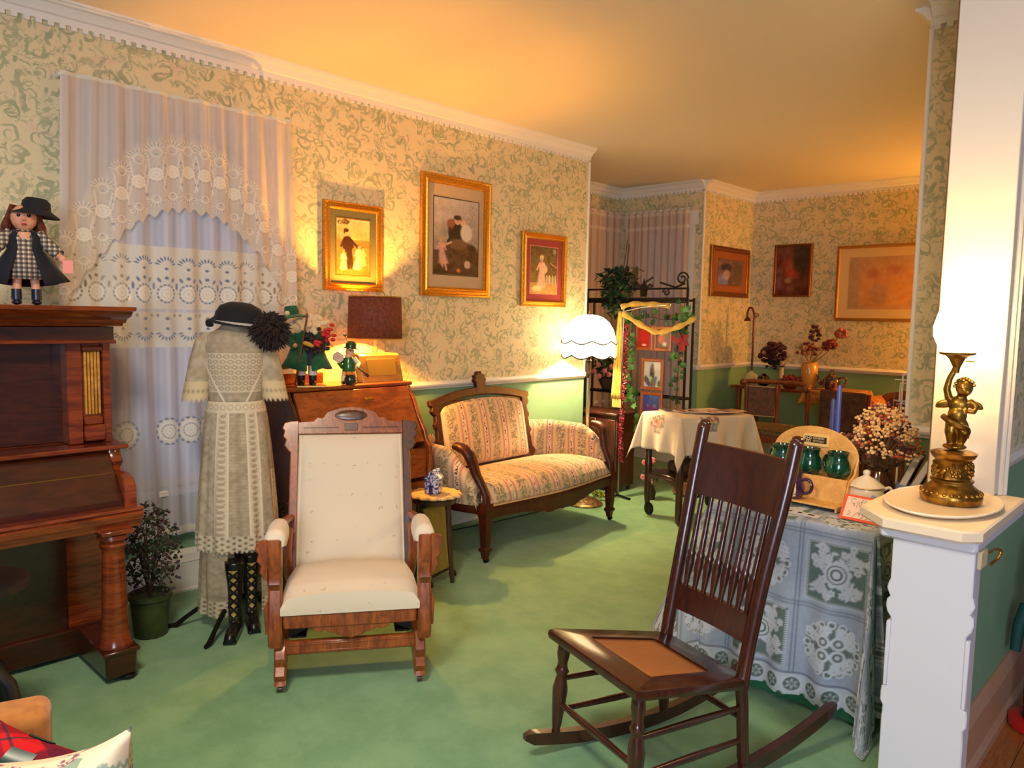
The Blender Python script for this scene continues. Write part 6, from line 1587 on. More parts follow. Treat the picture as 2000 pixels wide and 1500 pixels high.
# price card ---------------------------------------------------------------------
def price_card():
    t = thing('price_card', 'handwritten coffee price card in an orange border on the lace table', 'sign', (-.962, 2.905, ZT), .02)
    ux = Vector((.985, .02, -.03)).normalized(); uy = Vector((-.10, .62, .78)); uy = (uy-ux*uy.dot(ux)).normalized(); T = basis(Vector((-.075, -.035, .004)), ux, uy, ux.cross(uy))
    m = M(); m.box((.085, .052, 0), (.17, .104, .002), T, b=0); obj('card', m, mat('orange_card', (226, 84, 50), .6), t)
    m = M(); m.box((.085, .052, .0014), (.148, .084, .0012), T, b=0); obj('paper', m, mat('pale_paper', (240, 206, 190), .7), t)
    ink = M(); cv = lambda P, r=.0011: ink.tube([(x, y, .0024) for x, y in P], r, 5, T, fl=(1, .4))
    arc = lambda cx, cy, rx, ry, a0, a1, n=9: [(cx+rx*math.cos(a), cy+ry*math.sin(a)) for a in np.linspace(a0, a1, n)]
    y = .078  # Coffee
    cv(arc(.036, y, .010, .010, .7, 5.4))
    cv(arc(.053, y-.004, .0055, .005, 0, 2*PI))
    for x in (.064, .074): cv([(x+.005, y+.009), (x+.002, y+.010), (x, y+.006), (x, y-.012)]); cv([(x-.003, y-.001), (x+.005, y)])
    for x in (.086, .098): cv([(x-.005, y-.004), (x+.005, y-.003)]+arc(x, y-.003, .005, .0055, 0, 5.2))
    y = .060  # $19.95
    def dollar(x, y, s=1): cv(arc(x, y+.003*s, .003*s, .003*s, .4, 4.4)+arc(x, y-.003*s, .003*s, .003*s, 1.6, -2.6)); cv([(x, y+.008*s), (x, y-.008*s)], .0007)
    def two(x, y, s=1): cv(arc(x, y+.003*s, .005*s, .005*s, 2.8, -.4)+[(x-.005*s, y-.008*s), (x+.006*s, y-.008*s)])
    def five(x, y, s=1): cv([(x+.005*s, y+.008*s), (x-.004*s, y+.008*s), (x-.004*s, y+.001*s)]+arc(x-.001*s, y-.003*s, .005*s, .005*s, 1.5, -2.4))
    def nine(x, y, s=1): cv(arc(x, y+.003*s, .004*s, .004*s, 0, 2*PI)+[(x+.004*s, y+.003*s), (x+.002*s, y-.008*s)])
    dollar(.040, y+.002, .7); cv([(.051, y+.007), (.050, y-.008)]); nine(.062, y)
    nine(.078, y+.006, .6); five(.087, y+.006, .6); cv([(.075, y), (.092, y)], .0006)
    cv([(.074, .046), (.092, .047)])
    two(.030, .026, 1.1); cv([(.044, .010), (.060, .036)]); dollar(.066, .028, .8); two(.078, .022, 1.1); five(.094, .022, 1.1)
    cv(arc(.109, .027, .004, .004, 0, 6.3), .0008); cv(arc(.119, .027, .004, .004, 0, 6.3), .0008)
    obj('handwriting', ink, mat('black_ink', (40, 26, 36), .6), t, kind='stuff')
price_card()
t = thing('card', 'small white card with dark squares under the mug rack', 'card', (-1.17, 2.832, ZT), -.05)
m = M(); m.box((0, 0, .0012), (.16, .05, .002), b=0); obj('paper', m, mat('white_card', (200, 200, 206), .5), t)
m = M()
for x, y, w_ in ((-.045, .004, .026), (0, .006, .014), (.045, .004, .022)): m.box((x, y, .0026), (w_, .016, .0006), b=0)
obj('print', m, mat('card_black', (30, 28, 34), .6), t, kind='stuff')
# sugar bowl ------------------------------------------------------------------------
t = thing('sugar_bowl', 'white china sugar bowl with lid and blue motif beside the price card', 'bowl', (-1.022, 3.10, ZT), .3); t.scale = (1.2, 1.2, 1.2)
CH = mat('white_china', (232, 218, 200), .15, coat=.4)
m = M(); m.lathe([(.030, 0), (.034, .006), (.038, .012), (.052, .03), (.056, .055), (.052, .072), (.054, .075), (.048, .074), (.001, .07)], 28); obj('bowl', m, CH, t)
m = M(); m.lathe([(.056, .074), (.057, .079), (.030, .100), (.014, .108), (.009, .112), (.012, .120), (.010, .127), (.001, .131)], 28); ld = obj('lid', m, CH, t)
q = M(); q.tube([(.0565*math.cos(a), .0565*math.sin(a), .0765) for a in np.linspace(0, 2*PI, 33)[:-1]], .0012, 5, closed=True); obj('gilt_rim', q, GOLD, ld)
for s in (-1, 1): m = M(); m.tube(smoothpath([(s*.050, 0, .068), (s*.070, 0, .078), (s*.076, 0, .058), (s*.054, 0, .036)], 5), .005, 8); obj('handle', m, CH, t)
m = M(); m.ell((.022, -.0495, .046), (.011, .004, .013)); obj('blue_motif', m, mat('china_lilac', (150, 150, 196), .2), t)
# dried bouquet --------------------------------------------------------------------
t = thing('dried_bouquet', 'cream and rust dried flower bouquet in a dark vase on the lace table', 'flowers', (-1.03, 3.265, ZT))
m = M(); m.lathe([(.035, 0), (.042, .004), (.058, .05), (.055, .09), (.036, .13), (.040, .145), (.034, .143), (.001, .13)], 24); obj('vase', m, mat('brown_glass_vase', (70, 40, 26), .15, coat=.5), t)
R = random.Random(6); st = M(); fl = {0: M(), 1: M(), 2: M()}; lf = M()
for i in range(150):
    a = R.uniform(0, 2*PI); el = R.uniform(.05, 1.35); r = R.uniform(.8, 1.05)
    tip = Vector((math.cos(a)*math.sin(el)*.145*r, math.sin(a)*math.sin(el)*.12*r, .18+math.cos(el)*.235*r-.03))
    st.tube([(0, 0, .12), tuple(tip*.55+Vector((0, 0, .07))), tuple(tip)], [.0018, .0014, .001], 4)
    kind_ = 0 if R.random() < .66 else (1 if R.random() < .55 else 2)
    for k in range(8): fl[kind_].ell(tip+Vector((R.gauss(0, .012), R.gauss(0, .012), R.gauss(0, .010))), (.007, .007, .006), n=6, m=4)
leafstuff(lf, (0, 0, .20), (.09, .08, .08), 130, .018, R)
obj('stems', st, mat('straw_stem', (120, 84, 50), .8), t, kind='stuff'); obj('cream_florets', fl[0], mat('cream_floret', (224, 186, 128), .85, col2=(206, 160, 104), scale=90), t, kind='stuff')
obj('rust_florets', fl[1], mat('rust_floret', (176, 84, 40), .85, col2=(150, 56, 40), scale=60), t, kind='stuff'); obj('plum_florets', fl[2], mat('plum_floret', (112, 56, 56), .85), t, kind='stuff'); obj('dried_leaves', lf, mat('dried_leaf', (110, 86, 54), .85), t, kind='stuff', sm=0)
# blue mug, candles, leaning books -----------------------------------------------
t = thing('mug', 'pale blue mug between the sugar bowl and the column', 'mug', (-.925, 3.26, ZT), .8)
BL = mat('pale_blue_glaze', (130, 152, 196), .2, coat=.4); m = M(); m.lathe([(.030, 0), (.036, .004), (.037, .085), (.040, .092), (.036, .092), (.033, .085), (.032, .010), (.001, .008)], 26); obj('body', m, BL, t)
m = M(); m.tube(smoothpath([(.036, 0, .075), (.062, 0, .070), (.064, 0, .035), (.036, 0, .022)], 5), .005, 8); obj('handle', m, BL, t)
m = M(); m.lathe([(.034, .045), (.0378, .045), (.0378, .062), (.034, .062)], 26); obj('motif_band', m, mat('deep_blue_band', (70, 90, 160), .2), t)
for (x, y), h, lab in (((-1.232, 3.275), .405, 'shorter blue taper candle behind the mug rack'), ((-1.165, 3.155), .475, 'taller blue taper candle behind the mug rack')):
    t = thing('candle', lab, 'candle', (x, y, ZT), 0, 'blue tapers behind the mug rack')
    m = M(); m.lathe([(.030, 0), (.032, .006), (.012, .016), (.010, .034), (.018, .042), (.018, .05), (.001, .05)], 18); obj('holder', m, BRASS, t)
    m = M(); m.lathe([(.0115, .042), (.0115, .1), (.0095, h-.012), (.006, h), (.001, h+.002)], 14); obj('taper', m, mat('blue_wax', (52, 70, 150), .45), t)
    m = M(); m.tube([(0, 0, h), (.001, 0, h+.010)], .0012, 5); obj('wick', m, BLACK, t)
BK = [((112, 60, 36), 'reddish brown book leaning nearest the column'), ((150, 96, 60), 'tan book leaning in the middle by the column'), ((88, 44, 40), 'dark red book leaning farthest left by the column')]
for i, (c, lab) in enumerate(BK):
    a = .52-.06*i; t = thing('book', lab, 'book', (-.905-.036*i, 3.325, ZT), .12, 'books leaning beside the column')
    T = TR(0, 0, .004, ry=a-0.02)
    m = M(); m.box((0, 0, .105), (.024, .13, .20), T, b=.001); obj('pages', m, mat('page_white', (226, 214, 196), .7), t)
    m = M(); m.box((.0135, 0, .106), (.003, .136, .206), T, b=.001); m.box((-.0135, 0, .106), (.003, .136, .206), T, b=.001); m.box((0, .067, .106), (.03, .003, .206), T, b=.001); obj('cover', m, mat('book_cover_%d' % i, c, .5), t)
# cherub lamp on its oval tray -----------------------------------------------------
ZP = .903
t = thing('tray', 'pale oval tray under the gilt cherub lamp on the pedestal', 'tray', (-.617, 2.555, ZP))
m = M(); P = []
for r, z in ((.01, .003), (.80, .003), (.90, .005), (.97, .013), (1.0, .014), (.985, .009), (.88, 0), (.01, 0)): P.append([(r*.150*math.cos(a), r*.235*math.sin(a), z) for a in np.linspace(0, 2*PI, 65)[:-1]])
m.grid(P, cv=True); obj('dish', m, mat('cream_tray', (234, 210, 176), .3), t); q = M(); q.tube([(.150*math.cos(a), .235*math.sin(a), .0135) for a in np.linspace(0, 2*PI, 65)[:-1]], .003, 6, closed=True); obj('rim', q, mat('tray_rim', (242, 228, 206), .3), t)
def cherub():
    t = thing('cherub_lamp', 'gilt cherub lamp holding up a glowing flame shade on the pedestal', 'lamp', (-.608, 2.60, ZP+.0045), facing((.35, -2.6)))
    GB = mat('antique_gilt', (176, 132, 52), .34, .9, col2=(122, 86, 30), scale=26, bmp=.1, bscale=60)
    m = M(); m.lathe([(.078, 0), (.084, .006), (.086, .022), (.082, .030), (.074, .042), (.062, .052), (.056, .058), (.056, .064), (.060, .066), (.060, .070), (.052, .074)], 36); b_ = obj('base', m, GB, t)
    q = M()
    for k in range(26): a = 2*PI*k/26; q.ell((.080*math.cos(a), .080*math.sin(a), .032), (.007, .007, .006), n=7, m=5)
    obj('beading', q, GB, b_, kind='stuff')
    m = M(); m.lathe([(.052, .072), (.049, .076), (.049, .128), (.053, .134), (.058, .138), (.062, .146), (.064, .152), (.050, .158), (.001, .160)], 36); dr = obj('drum', m, GB, t)
    q = M(); R = random.Random(9)
    for k in range(70): a = R.uniform(0, 2*PI); q.ell((.050*math.cos(a), .050*math.sin(a), R.uniform(.084, .122)), (.006+.004*R.random(), .006, .007), n=7, m=5, rot=(R.random(), R.random(), a))
    obj('relief', q, GB, dr, kind='stuff')
    m = M(); m.lathe([(.036, .158), (.038, .164), (.030, .172), (.001, .174)], 20)
    # one continuous little figure
    m = M()
    m.ell((.016, -.004, .352), (.024, .025, .027)); m.ell((.018, -.028, .346), (.007, .006, .006)); m.ell((.008, -.025, .340), (.008, .006, .007)); m.ell((.027, -.024, .340), (.008, .006, .007))
    m.tube([(.012, 0, .332), (.008, 0, .31)], [.013, .016], 10)
    m.ell((.004, 0, .300), (.030, .022, .026)); m.ell((.002, -.004, .268), (.027, .024, .028)); m.ell((0, .002, .245), (.029, .026, .022))
    m.tube([(-.010, 0, .244), (-.012, -.008, .215), (-.010, -.002, .19), (-.008, .002, .172)], [.019, .017, .013, .010], 10); m.ell((-.008, -.012, .168), (.010, .018, .007))
    m.tube([(.014, 0, .244), (.026, -.014, .218), (.018, .006, .190), (.006, .014, .172)], [.018, .017, .012, .009], 10); m.ell((.008, .006, .167), (.010, .015, .007))
    m.tube([(-.022, 0, .312), (-.030, -.004, .345), (-.024, -.006, .378), (-.012, -.006, .405)], [.012, .011, .009, .009], 10); m.ell((-.010, -.006, .41), (.010, .011, .012))
    m.tube([(.030, 0, .312), (.052, -.004, .296), (.046, -.016, .282), (.028, -.022, .284)], [.012, .010, .009, .008], 10)
    m.ell((0, .006, .17), (.034, .03, .010))
    body = fuse('figure', m, GB, t, .0035)
    q = M(); R = random.Random(3)
    for k in range(60):
        a = R.uniform(0, 2*PI); e = R.uniform(.1, 1.5); 
        if math.sin(a) < -.3 and e > .75: continue
        q.ell((.016+.025*math.cos(a)*math.sin(e), -.003+.026*math.sin(a)*math.sin(e), .353+.027*math.cos(e)), (.006, .006, .005), n=7, m=5)
    obj('curls', q, GB, body, kind='stuff')
    eyes(body, [(.008, -.028, .354), (.026, -.027, .354)], .0028, (90, 62, 20))
    for s, c in ((-1, (-.034, .018, .298)), (1, (.040, .020, .300))):
        q = M(); q.ell(c, (.026, .005, .013), rot=(0, s*.25, 0)); q.ell((c[0]+s*.012, c[1]+.002, c[2]-.004), (.016, .004, .009), rot=(0, s*.5, 0)); obj('wing', q, GB, t)
    q = M(); q.tube(smoothpath([(-.034, -.010, .262), (-.012, -.030, .248), (.016, -.028, .236), (.032, -.010, .226), (.030, .012, .20)], 5), [.009]*18+[.007]*3, 8); obj('drapery', q, GB, t)
    q = M(); q.lathe([(.008, .395), (.010, .412), (.016, .425), (.022, .438), (.030, .446), (.048, .452), (.050, .458), (.044, .459), (.001, .456)], 28, TR(-.008, -.006, 0)); obj('torch_cup', q, GB, t)
    q = M(); q.tube([(.014, -.006, .432), (.04, -.006, .431)], .0018, 6); obj('switch_key', q, BRASS, t)
    q = M(); pr = [(.030, .452), (.050, .472), (.064, .505), (.066, .535), (.058, .575), (.044, .615), (.030, .655), (.014, .69), (.002, .705)]
    P = [[(-.008+r*(1+.05*math.cos(5*a+z*30))*math.cos(a), -.006+r*(1+.05*math.cos(5*a+z*30))*math.sin(a), z) for a in np.linspace(0, 2*PI, 37)[:-1]] for r, z in pr]
    q.grid(P, cv=True); obj('flame_shade', q, glow('flame_glass', (255, 206, 120), 90), t)
cherub()
# ================================================================== wire rack with plants in the bay
def spiral(c, r0, turns, a0, sgn, up, ux, n=26):
    return [tuple(Vector(c)+ux*(r0*(1-.75*i/n)*math.cos(a0+sgn*turns*2*PI*i/n))+up*(r0*(1-.75*i/n)*math.sin(a0+sgn*turns*2*PI*i/n))) for i in range(n+1)]
IVY = mat('ivy_green', (46, 104, 40), .45, col2=(30, 78, 34), scale=20); IVYL = mat('ivy_light', (84, 150, 62), .45); IVYD = mat('dark_leaf', (22, 50, 26), .5, col2=(34, 66, 34), scale=14)
def ivyleaf(s):
    o = [(0, -.35), (.18, -.45), (.5, -.30), (.40, .02), (.62, .30), (.25, .28), (0, .80), (-.25, .28), (-.62, .30), (-.40, .02), (-.5, -.30), (-.18, -.45)]
    m = M(); V = [(x*s, y*s, -.12*s*abs(x)) for x, y in o]+[(0, 0, .05*s)]
    m.add(V, [(i, (i+1) % 12, 12) for i in range(12)]); return m
def leaf_mesh(name, s, material):
    m = ivyleaf(s); me = bpy.data.meshes.new(name); me.from_pydata(m.v, [], m.f); me.materials.append(material); return me
LM = [leaf_mesh('leaf', .030, IVY), leaf_mesh('leaf', .036, IVYL), leaf_mesh('leaf', .028, IVYD)]
def leaves(parent, pts, R, pick=(0, 1), sc=1.0, fdir=None):
    for p in pts:
        o = bpy.data.objects.new('leaf', LM[R.choice(pick)]); COL.objects.link(o); o.parent = parent
        o.location = PM[parent.name].inverted() @ Vector(p)
        o.rotation_euler = (R.uniform(.9, 2.0), R.uniform(-.5, .5), R.uniform(-.2, 1.3)); o.scale = (sc*R.uniform(1.1, 1.9),)*3
def rack():
    x0, x1, y0, y1 = -4.25, -3.235, 5.42, 5.52
    t = thing('wire_rack', 'black wrought iron plant rack with scrolled top in the bay', 'shelf', ((x0+x1)/2, y0, 0))
    W = dict(parent=t, world=True); X, Z_ = Vector((1, 0, 0)), Vector((0, 0, 1))
    for x in (x0, x1):
        for y in (y0, y1):
            m = M(); m.tube([(x, y, 0), (x, y, 1.70 if y == y0 else 1.62)], .011, 8); obj('post', m, IRON, **W)
    for z in (.46, .80, 1.60):
        m = M()
        for y in (y0, y1): m.tube([(x0, y, z), (x1, y, z)], .010, 6)
        for x in (x0, x1): m.tube([(x, y0, z), (x, y1, z)], .010, 6)
        for i in range(9): m.tube([(x0, y0+.010+i*.010, z), (x1, y0+.010+i*.010, z)], .004, 5)
        obj('shelf_grid', m, IRON, kind='stuff', **W)
    m = M(); m.box(((x0+x1)/2, y0, 1.60), (x1-x0, .014, .045), b=.003); obj('shelf_edge', m, IRON, **W)
    m = M(); m.tube([(x0, y0, 1.695), (x1, y0, 1.695)], .009, 6); obj('top_bar', m, IRON, **W)
    for c, r, tr, a0, sg in (((x1-.055, y0, 1.775), .055, 1.4, 0, 1), ((x1-.20, y0, 1.665), .035, 1.3, PI, -1), ((x1-.50, y0, 1.72), .040, 1.4, -PI/2, -1), ((x0+.47, y0, 1.775), .050, 1.4, PI, -1), ((x1-.36, y0, 1.71), .025, 1.2, 0, 1)):
        m = M(); m.tube(spiral(c, r, tr, a0, sg, Z_, X), .007, 6); obj('scroll', m, IRON, **W)
    for a, b_ in (((x1, y0, 1.70), (x1-.01, y0, 1.775)), ((x1-.26, y0, 1.745), (x1-.10, y0, 1.70)), ((x0+.52, y0, 1.70), (x0+.68, y0, 1.79)), ((x1-.13, y0, 1.70), (x1-.03, y0, 1.735))):
        m = M(); m.tube([a, b_], .008, 6); obj('brace', m, IRON, **W)
    m = M(); m.prism([(-.03, 0), (.03, 0), (.035, .06), (.055, .11), (.028, .085), (.012, .11), (0, .15), (-.012, .11), (-.028, .085), (-.055, .11), (-.035, .06)], .012, basis(Vector((x1-.42, y0+.006, 1.63)), X, Z_, Vector((0, -1, 0))), b=.002); obj('tulip_ornament', m, IRON, **W)
    # dark plant on the top shelf
    R = random.Random(12)
    g = thing('potted_plant', 'dark leafy houseplant with long stems on top of the wire rack', 'plant', (-4.02, 5.56, 1.612)); m = M(); m.lathe([(.06, 0), (.085, .11), (.092, .112), (.09, .125), (.001, .12)], 20); obj('pot', m, mat('terracotta', (150, 96, 70), .7), g)
    m = M()
    for P in ([(-4.02, 5.56, 1.72), (-3.93, 5.52, 1.95), (-3.90, 5.5, 2.12)], [(-4.02, 5.56, 1.72), (-3.90, 5.5, 1.90), (-3.86, 5.48, 2.08)], [(-4.02, 5.56, 1.72), (-3.86, 5.45, 1.86), (-3.74, 5.42, 1.87), (-3.66, 5.42, 1.84)]): m.tube(smoothpath(P, 4), .004, 5)
    obj('stem', m, mat('vine_stem', (70, 56, 40), .7), g, world=True, kind='stuff')
    m = M(); leafstuff(m, (-4.02, 5.54, 1.79), (.23, .14, .10), 150, .045, R); leafstuff(m, (-3.93, 5.42, 1.60), (.16, .08, .17), 150, .042, R); obj('foliage', m, IVYD, g, world=True, sm=0, kind='stuff')
    lf = M(); lf.v = []; T = TR(-3.76, 5.42, 1.80, ry=.35); lf.prism([(0, -.085), (.028, -.04), (.038, .01), (.025, .06), (0, .095), (-.025, .06), (-.038, .01), (-.028, -.04)], .004, T @ TR(rx=PI/2)); obj('large_leaf', lf, mat('olive_leaf', (62, 58, 30), .5), g, world=True)
    # ivy garland
    P = smoothpath([(-3.80, 5.38, 1.50), (-3.74, 5.36, 1.30), (-3.72, 5.36, 1.05), (-3.70, 5.36, .85), (-3.66, 5.36, .66), (-3.70, 5.34, .50)], 10); P2 = smoothpath([(-3.24, 5.38, 1.60), (-3.22, 5.37, 1.45), (-3.25, 5.37, 1.30), (-3.27, 5.37, 1.02), (-3.28, 5.37, .75)], 10); P3 = smoothpath([(-3.74, 5.37, 1.42), (-3.58, 5.37, 1.46), (-3.40, 5.37, 1.44), (-3.24, 5.37, 1.46)], 10)
    for pth, lab, n_ in ((P, 'bright green ivy trailing down the left post of the wire rack', 54), (P2, 'green ivy trailing down the right post of the wire rack', 40), (P3, 'ivy strung along the front under the top shelf', 26)):
        g = thing('ivy_vine', lab, 'ivy', tuple(pth[0])); m = M(); m.tube(pth, .0035, 5); obj('vine', m, mat('vine_stem', (70, 56, 40)), g, world=True)
        leaves(g, [pth[R.randrange(len(pth))]+Vector((R.gauss(0, .035), R.uniform(-.05, .0), R.gauss(0, .03))) for i in range(n_)], R, (0, 1, 1) if n_ > 50 else (0, 0, 2, 1))
    g = thing('silk_flowers', 'dark red silk poinsettia clipped to the right post of the wire rack', 'flowers', (-3.235, 5.38, 1.27)); RR = random.Random(15); m = M()
    for k in range(11):
        a = k*2.4; q_ = M(); e = TR(0, -.02, 0) @ Euler((RR.uniform(-.5, .5), a, RR.uniform(-.4, .4))).to_matrix().to_4x4()
        q_.prism([(0, 0), (.022, .035), (.014, .075), (0, .098), (-.014, .075), (-.022, .035)], .003, e @ TR(rx=PI/2)); obj('petal', q_, mat('dark_red_silk', (134, 24, 34), .6), g)
    # photo frames hung on the rack
    FO = wood('frame_orange_wood', (150, 74, 30), (176, 92, 40), .4, (12, 3, 12), .3)
    def photo(lab, cx, cz, w_, h_, prn, group='small photo frames on the wire rack'):
        g = thing('photo_frame', lab, 'picture', (cx, 5.395, cz-h_/2), 0, group); T = basis(Vector((0, 0, h_/2)), Vector((1, 0, 0)), Vector((0, 0, 1)), Vector((0, -1, 0)))
        m = M(); ring_frame(m, w_, h_, [(0, 0), (0, .012), (.006, .016), (.022, .014), (.028, .006)]); m.v = [tuple(T @ Vector(p)) for p in m.v]; obj('frame', m, FO, g, sm=30)
        a, b_ = w_-.056, h_-.056; printed('print', prn, (-a/2, -.007, h_/2-b_/2), (a, 0, 0), (0, 0, b_), g, GPRINT, world=False)
    q = Pt(24, 32, (176, 20, 20)); q.noise(30, 5); q.ell(12, 12, 8, 9, (196, 24, 22), soft=3); q.ell(12, 28, 5, 2, (220, 190, 180), soft=1); photo('small wooden frame with a red print, left of the hinged pair', -3.615, 1.285, .165, .205, q)
    q = Pt(24, 32, (60, 40, 44)); q.noise(60, 4); q.ell(10, 17, 6, 8, (190, 40, 40), soft=2); q.ell(16, 25, 4, 4, (210, 200, 190), soft=2); q.ell(8, 6, 3, 4, (200, 190, 180), soft=2); photo('small wooden frame with a dark red and white print, right of the pair', -3.435, 1.285, .165, .205, q)
    q = Pt(30, 40, (206, 204, 206)); q.noise(20, 8); q.ell(15, 22, 4, 18, (40, 36, 44), soft=2); q.rect(14, 4, 17, 20, (50, 46, 50)); 
    for i in range(9): q.ell(4+i*3, 28+(i % 3)*3, 3, 5, [(60, 90, 60), (120, 60, 80), (70, 70, 130), (190, 190, 190)][i % 4], soft=2)
    photo('wooden frame with a street scene below the hinged pair', -3.525, .985, .215, .265, q)
    q = Pt(30, 40, (52, 70, 160)); q.noise(20, 8)
    for cx_, cy_ in ((9, 20), (21, 20), (9, 32), (21, 32)): q.ell(cx_, cy_+4, 5, 6, (130, 40, 120), soft=2); q.ell(cx_, cy_-3, 3, 3, (170, 90, 140), soft=2)
    photo('wooden frame with a blue and purple print, lowest on the rack', -3.525, .705, .215, .265, q)
    # flowers on the middle shelf
    g = thing('flower_basket', 'dark basket of pink silk roses on the middle shelf of the wire rack', 'flowers', (-4.08, 5.56, .812)); m = M(); m.lathe([(.07, 0), (.11, .09), (.115, .10), (.10, .10), (.001, .08)], 20); obj('basket', m, mat('dark_wicker', (48, 34, 26), .8), g)
    m = M(); leafstuff(m, (-4.08, 5.54, 1.00), (.16, .12, .10), 140, .035, R); obj('foliage', m, IVYD, g, world=True, sm=0, kind='stuff')
    for i, (dx, dz) in enumerate(((-.03, .10), (.03, .05), (-.02, .0), (.07, .02), (.09, .09), (-.07, .04))):
        m = M(); c = Vector((-4.08+dx*1.2, 5.43, .93+dz))
        for k in range(9): a = k*2.4; m.ell(c+Vector((.011*math.cos(a)*(k > 0), -.004*(9-k)/9, .011*math.sin(a)*(k > 0))), (.015, .010, .015), n=8, m=5)
        obj('rose', m, mat('pink_rose', (206, 120, 130), .6, col2=(180, 84, 100), scale=70), g, world=True)
rack()
# dark cupboard under the rack
t = thing('low_cupboard', 'dark reddish wooden cupboard behind the right arm of the settee', 'cabinet', (-3.86, 5.22, 0)); CW = wood('cupboard_wood', (50, 26, 18), (80, 38, 24), .4, (14, 14, 3), .2)
m = M(); m.box((0, 0, .34), (.42, .26, .60), b=.004); obj('body', m, CW, t); m = M(); m.box((0, -.01, .655), (.46, .30, .026), b=.006); obj('top', m, CW, t)
for x in (-.10, .10):
    m = M(); m.box((x, -.135, .34), (.19, .014, .54), b=.004); d_ = obj('door', m, CW, t); m = M(); m.ell((x*.2, -.146, .36), (.010, .010, .010)); obj('knob', m, BRASS, d_)
for x in (-.18, .18):
    for y in (-.10, .10): m = M(); m.lathe([(.018, 0), (.022, .045)], 10, TR(x, y, 0)); obj('foot', m, CW, t)
# steel stand with maroon garland and yellow fringed scarf
t = thing('display_stand', 'thin steel stand with a white knob beside the floor lamp', 'stand', (-3.555, 5.0, 0)); STEEL = mat('steel', (170, 160, 160), .25, 1)
m = M(); m.tube([(0, 0, .012), (0, 0, 1.53)], .008, 10); obj('post', m, STEEL, t); m = M(); m.ell((0, 0, 1.54), (.013, .013, .016)); obj('knob', m, WHITE, t)
m = M(); m.tube([(-.11, .12, .012), (0, 0, .02), (.13, -.02, .012)], .009, 8); m.tube([(0, 0, .02), (-.02, -.12, .012)], .009, 8); obj('foot', m, IRON, t)
m = M(); m.tube([(0, 0, 1.50), (.10, .10, 1.535), (.28, .24, 1.56)], .006, 8); obj('arm', m, STEEL, t)
P = smoothpath([(-3.53, 5.012, 1.40), (-3.525, 5.0, 1.1), (-3.535, 5.0, .8), (-3.54, 4.99, .55), (-3.535, 5.0, .30)], 14); m = M(); R = random.Random(31)
for p in P:
    for k in range(5): a = R.uniform(0, 6.28); m.tube([p, p+Vector((math.cos(a)*.022, math.sin(a)*.022, R.uniform(-.02, .02)))], [.009, .003], 5)
tag(obj('garland', m, mat('maroon_tinsel', (112, 26, 40), .35, .3, col2=(150, 44, 56), scale=50)), 'maroon garland wound down the steel stand', 'garland', kind=None); bpy.data.objects['garland']['kind'] = 'stuff'
YS = mat('yellow_silk', (196, 162, 58), .5, col2=(176, 140, 44), scale=20, sheen=.3)
t = thing('fringed_scarf', 'yellow fringed scarf draped over the steel stand and the rack', 'scarf', (-3.57, 4.97, .72))
m = M(); Q = []
for f in np.linspace(0, 1, 16): w_ = .012+.030*f**.6; z = 1.50-.70*f; Q.append([(-3.568-.02*f+w_*x, 4.972+.008*math.sin(x*9), z) for x in np.linspace(-1, 1, 12)])
m.grid(Q); obj('hanging_end', m, YS, t, world=True, solid=.003)
m = M()
for i in range(14): x = -3.62+i*.0064; m.tube([(x, 4.972, .80), (x+.002, 4.972, .735)], .0024, 4)
obj('fringe', m, mat('fringe_gold', (206, 180, 96), .6), t, world=True, kind='stuff')
for nm, P in (('upper_swag', [(-3.57, 4.98, 1.535), (-3.50, 5.05, 1.560), (-3.38, 5.16, 1.56), (-3.28, 5.24, 1.55)]), ('lower_swag', [(-3.56, 4.98, 1.49), (-3.46, 5.06, 1.41), (-3.34, 5.12, 1.345), (-3.24, 5.14, 1.355), (-3.10, 5.16, 1.41), (-3.02, 5.18, 1.46)])):
    m = M(); m.tube(smoothpath(P, 8), [.017+.004*math.sin(i*.9) for i in range(len(smoothpath(P, 8)))], 10, fl=(1.2, .5)); obj(nm, m, YS, t, world=True)
# things on the floor round the rack
R = random.Random(77)
t = thing('tinsel_wreath', 'green and gold tinsel wreath on the floor behind the settee leg', 'wreath', (-3.60, 4.86, .0), 0); m = M(); m2 = M()
for i in range(120):
    a = R.uniform(0, 6.28); c = Vector((.085*math.cos(a), .055*math.sin(a), .035)); d = Vector((R.gauss(0, 1), R.gauss(0, 1), R.gauss(0, 1))).normalized(); d.z = max(d.z, -.9)
    (m if i % 2 else m2).tube([c, c+d*.032], [.006, .002], 4)
obj('green_tinsel', m, mat('green_tinsel', (20, 96, 50), .4, .3), t, kind='stuff'); obj('gold_tinsel', m2, mat('gold_tinsel', (190, 170, 40), .35, .5), t, kind='stuff')
t = thing('potted_plant', 'small trailing plant in a brown basket on the floor behind the tea cart', 'plant', (-3.22, 5.52, 0)); m = M(); m.lathe([(.10, 0), (.13, .02), (.14, .12), (.13, .125), (.001, .10)], 22); obj('basket', m, mat('tan_wicker', (150, 104, 64), .8, col2=(120, 76, 44), scale=50, bmp=.4, bscale=60), t)
m = M(); leafstuff(m, (-3.22, 5.50, .20), (.17, .13, .11), 170, .035, R); obj('foliage', m, IVY, t, world=True, sm=0, kind='stuff')
t = thing('silk_flowers', 'pink silk flowers standing low on the floor left of the tea cart', 'flowers', (-3.34, 5.14, 0)); m = M(); m.lathe([(.035, 0), (.045, .06), (.03, .10), (.034, .11), (.001, .10)], 16); obj('vase', m, mat('dark_pot2', (40, 36, 34), .4), t)
m = M(); leafstuff(m, (-3.34, 5.13, .20), (.07, .06, .09), 60, .028, R); obj('foliage', m, IVYD, t, world=True, sm=0, kind='stuff')
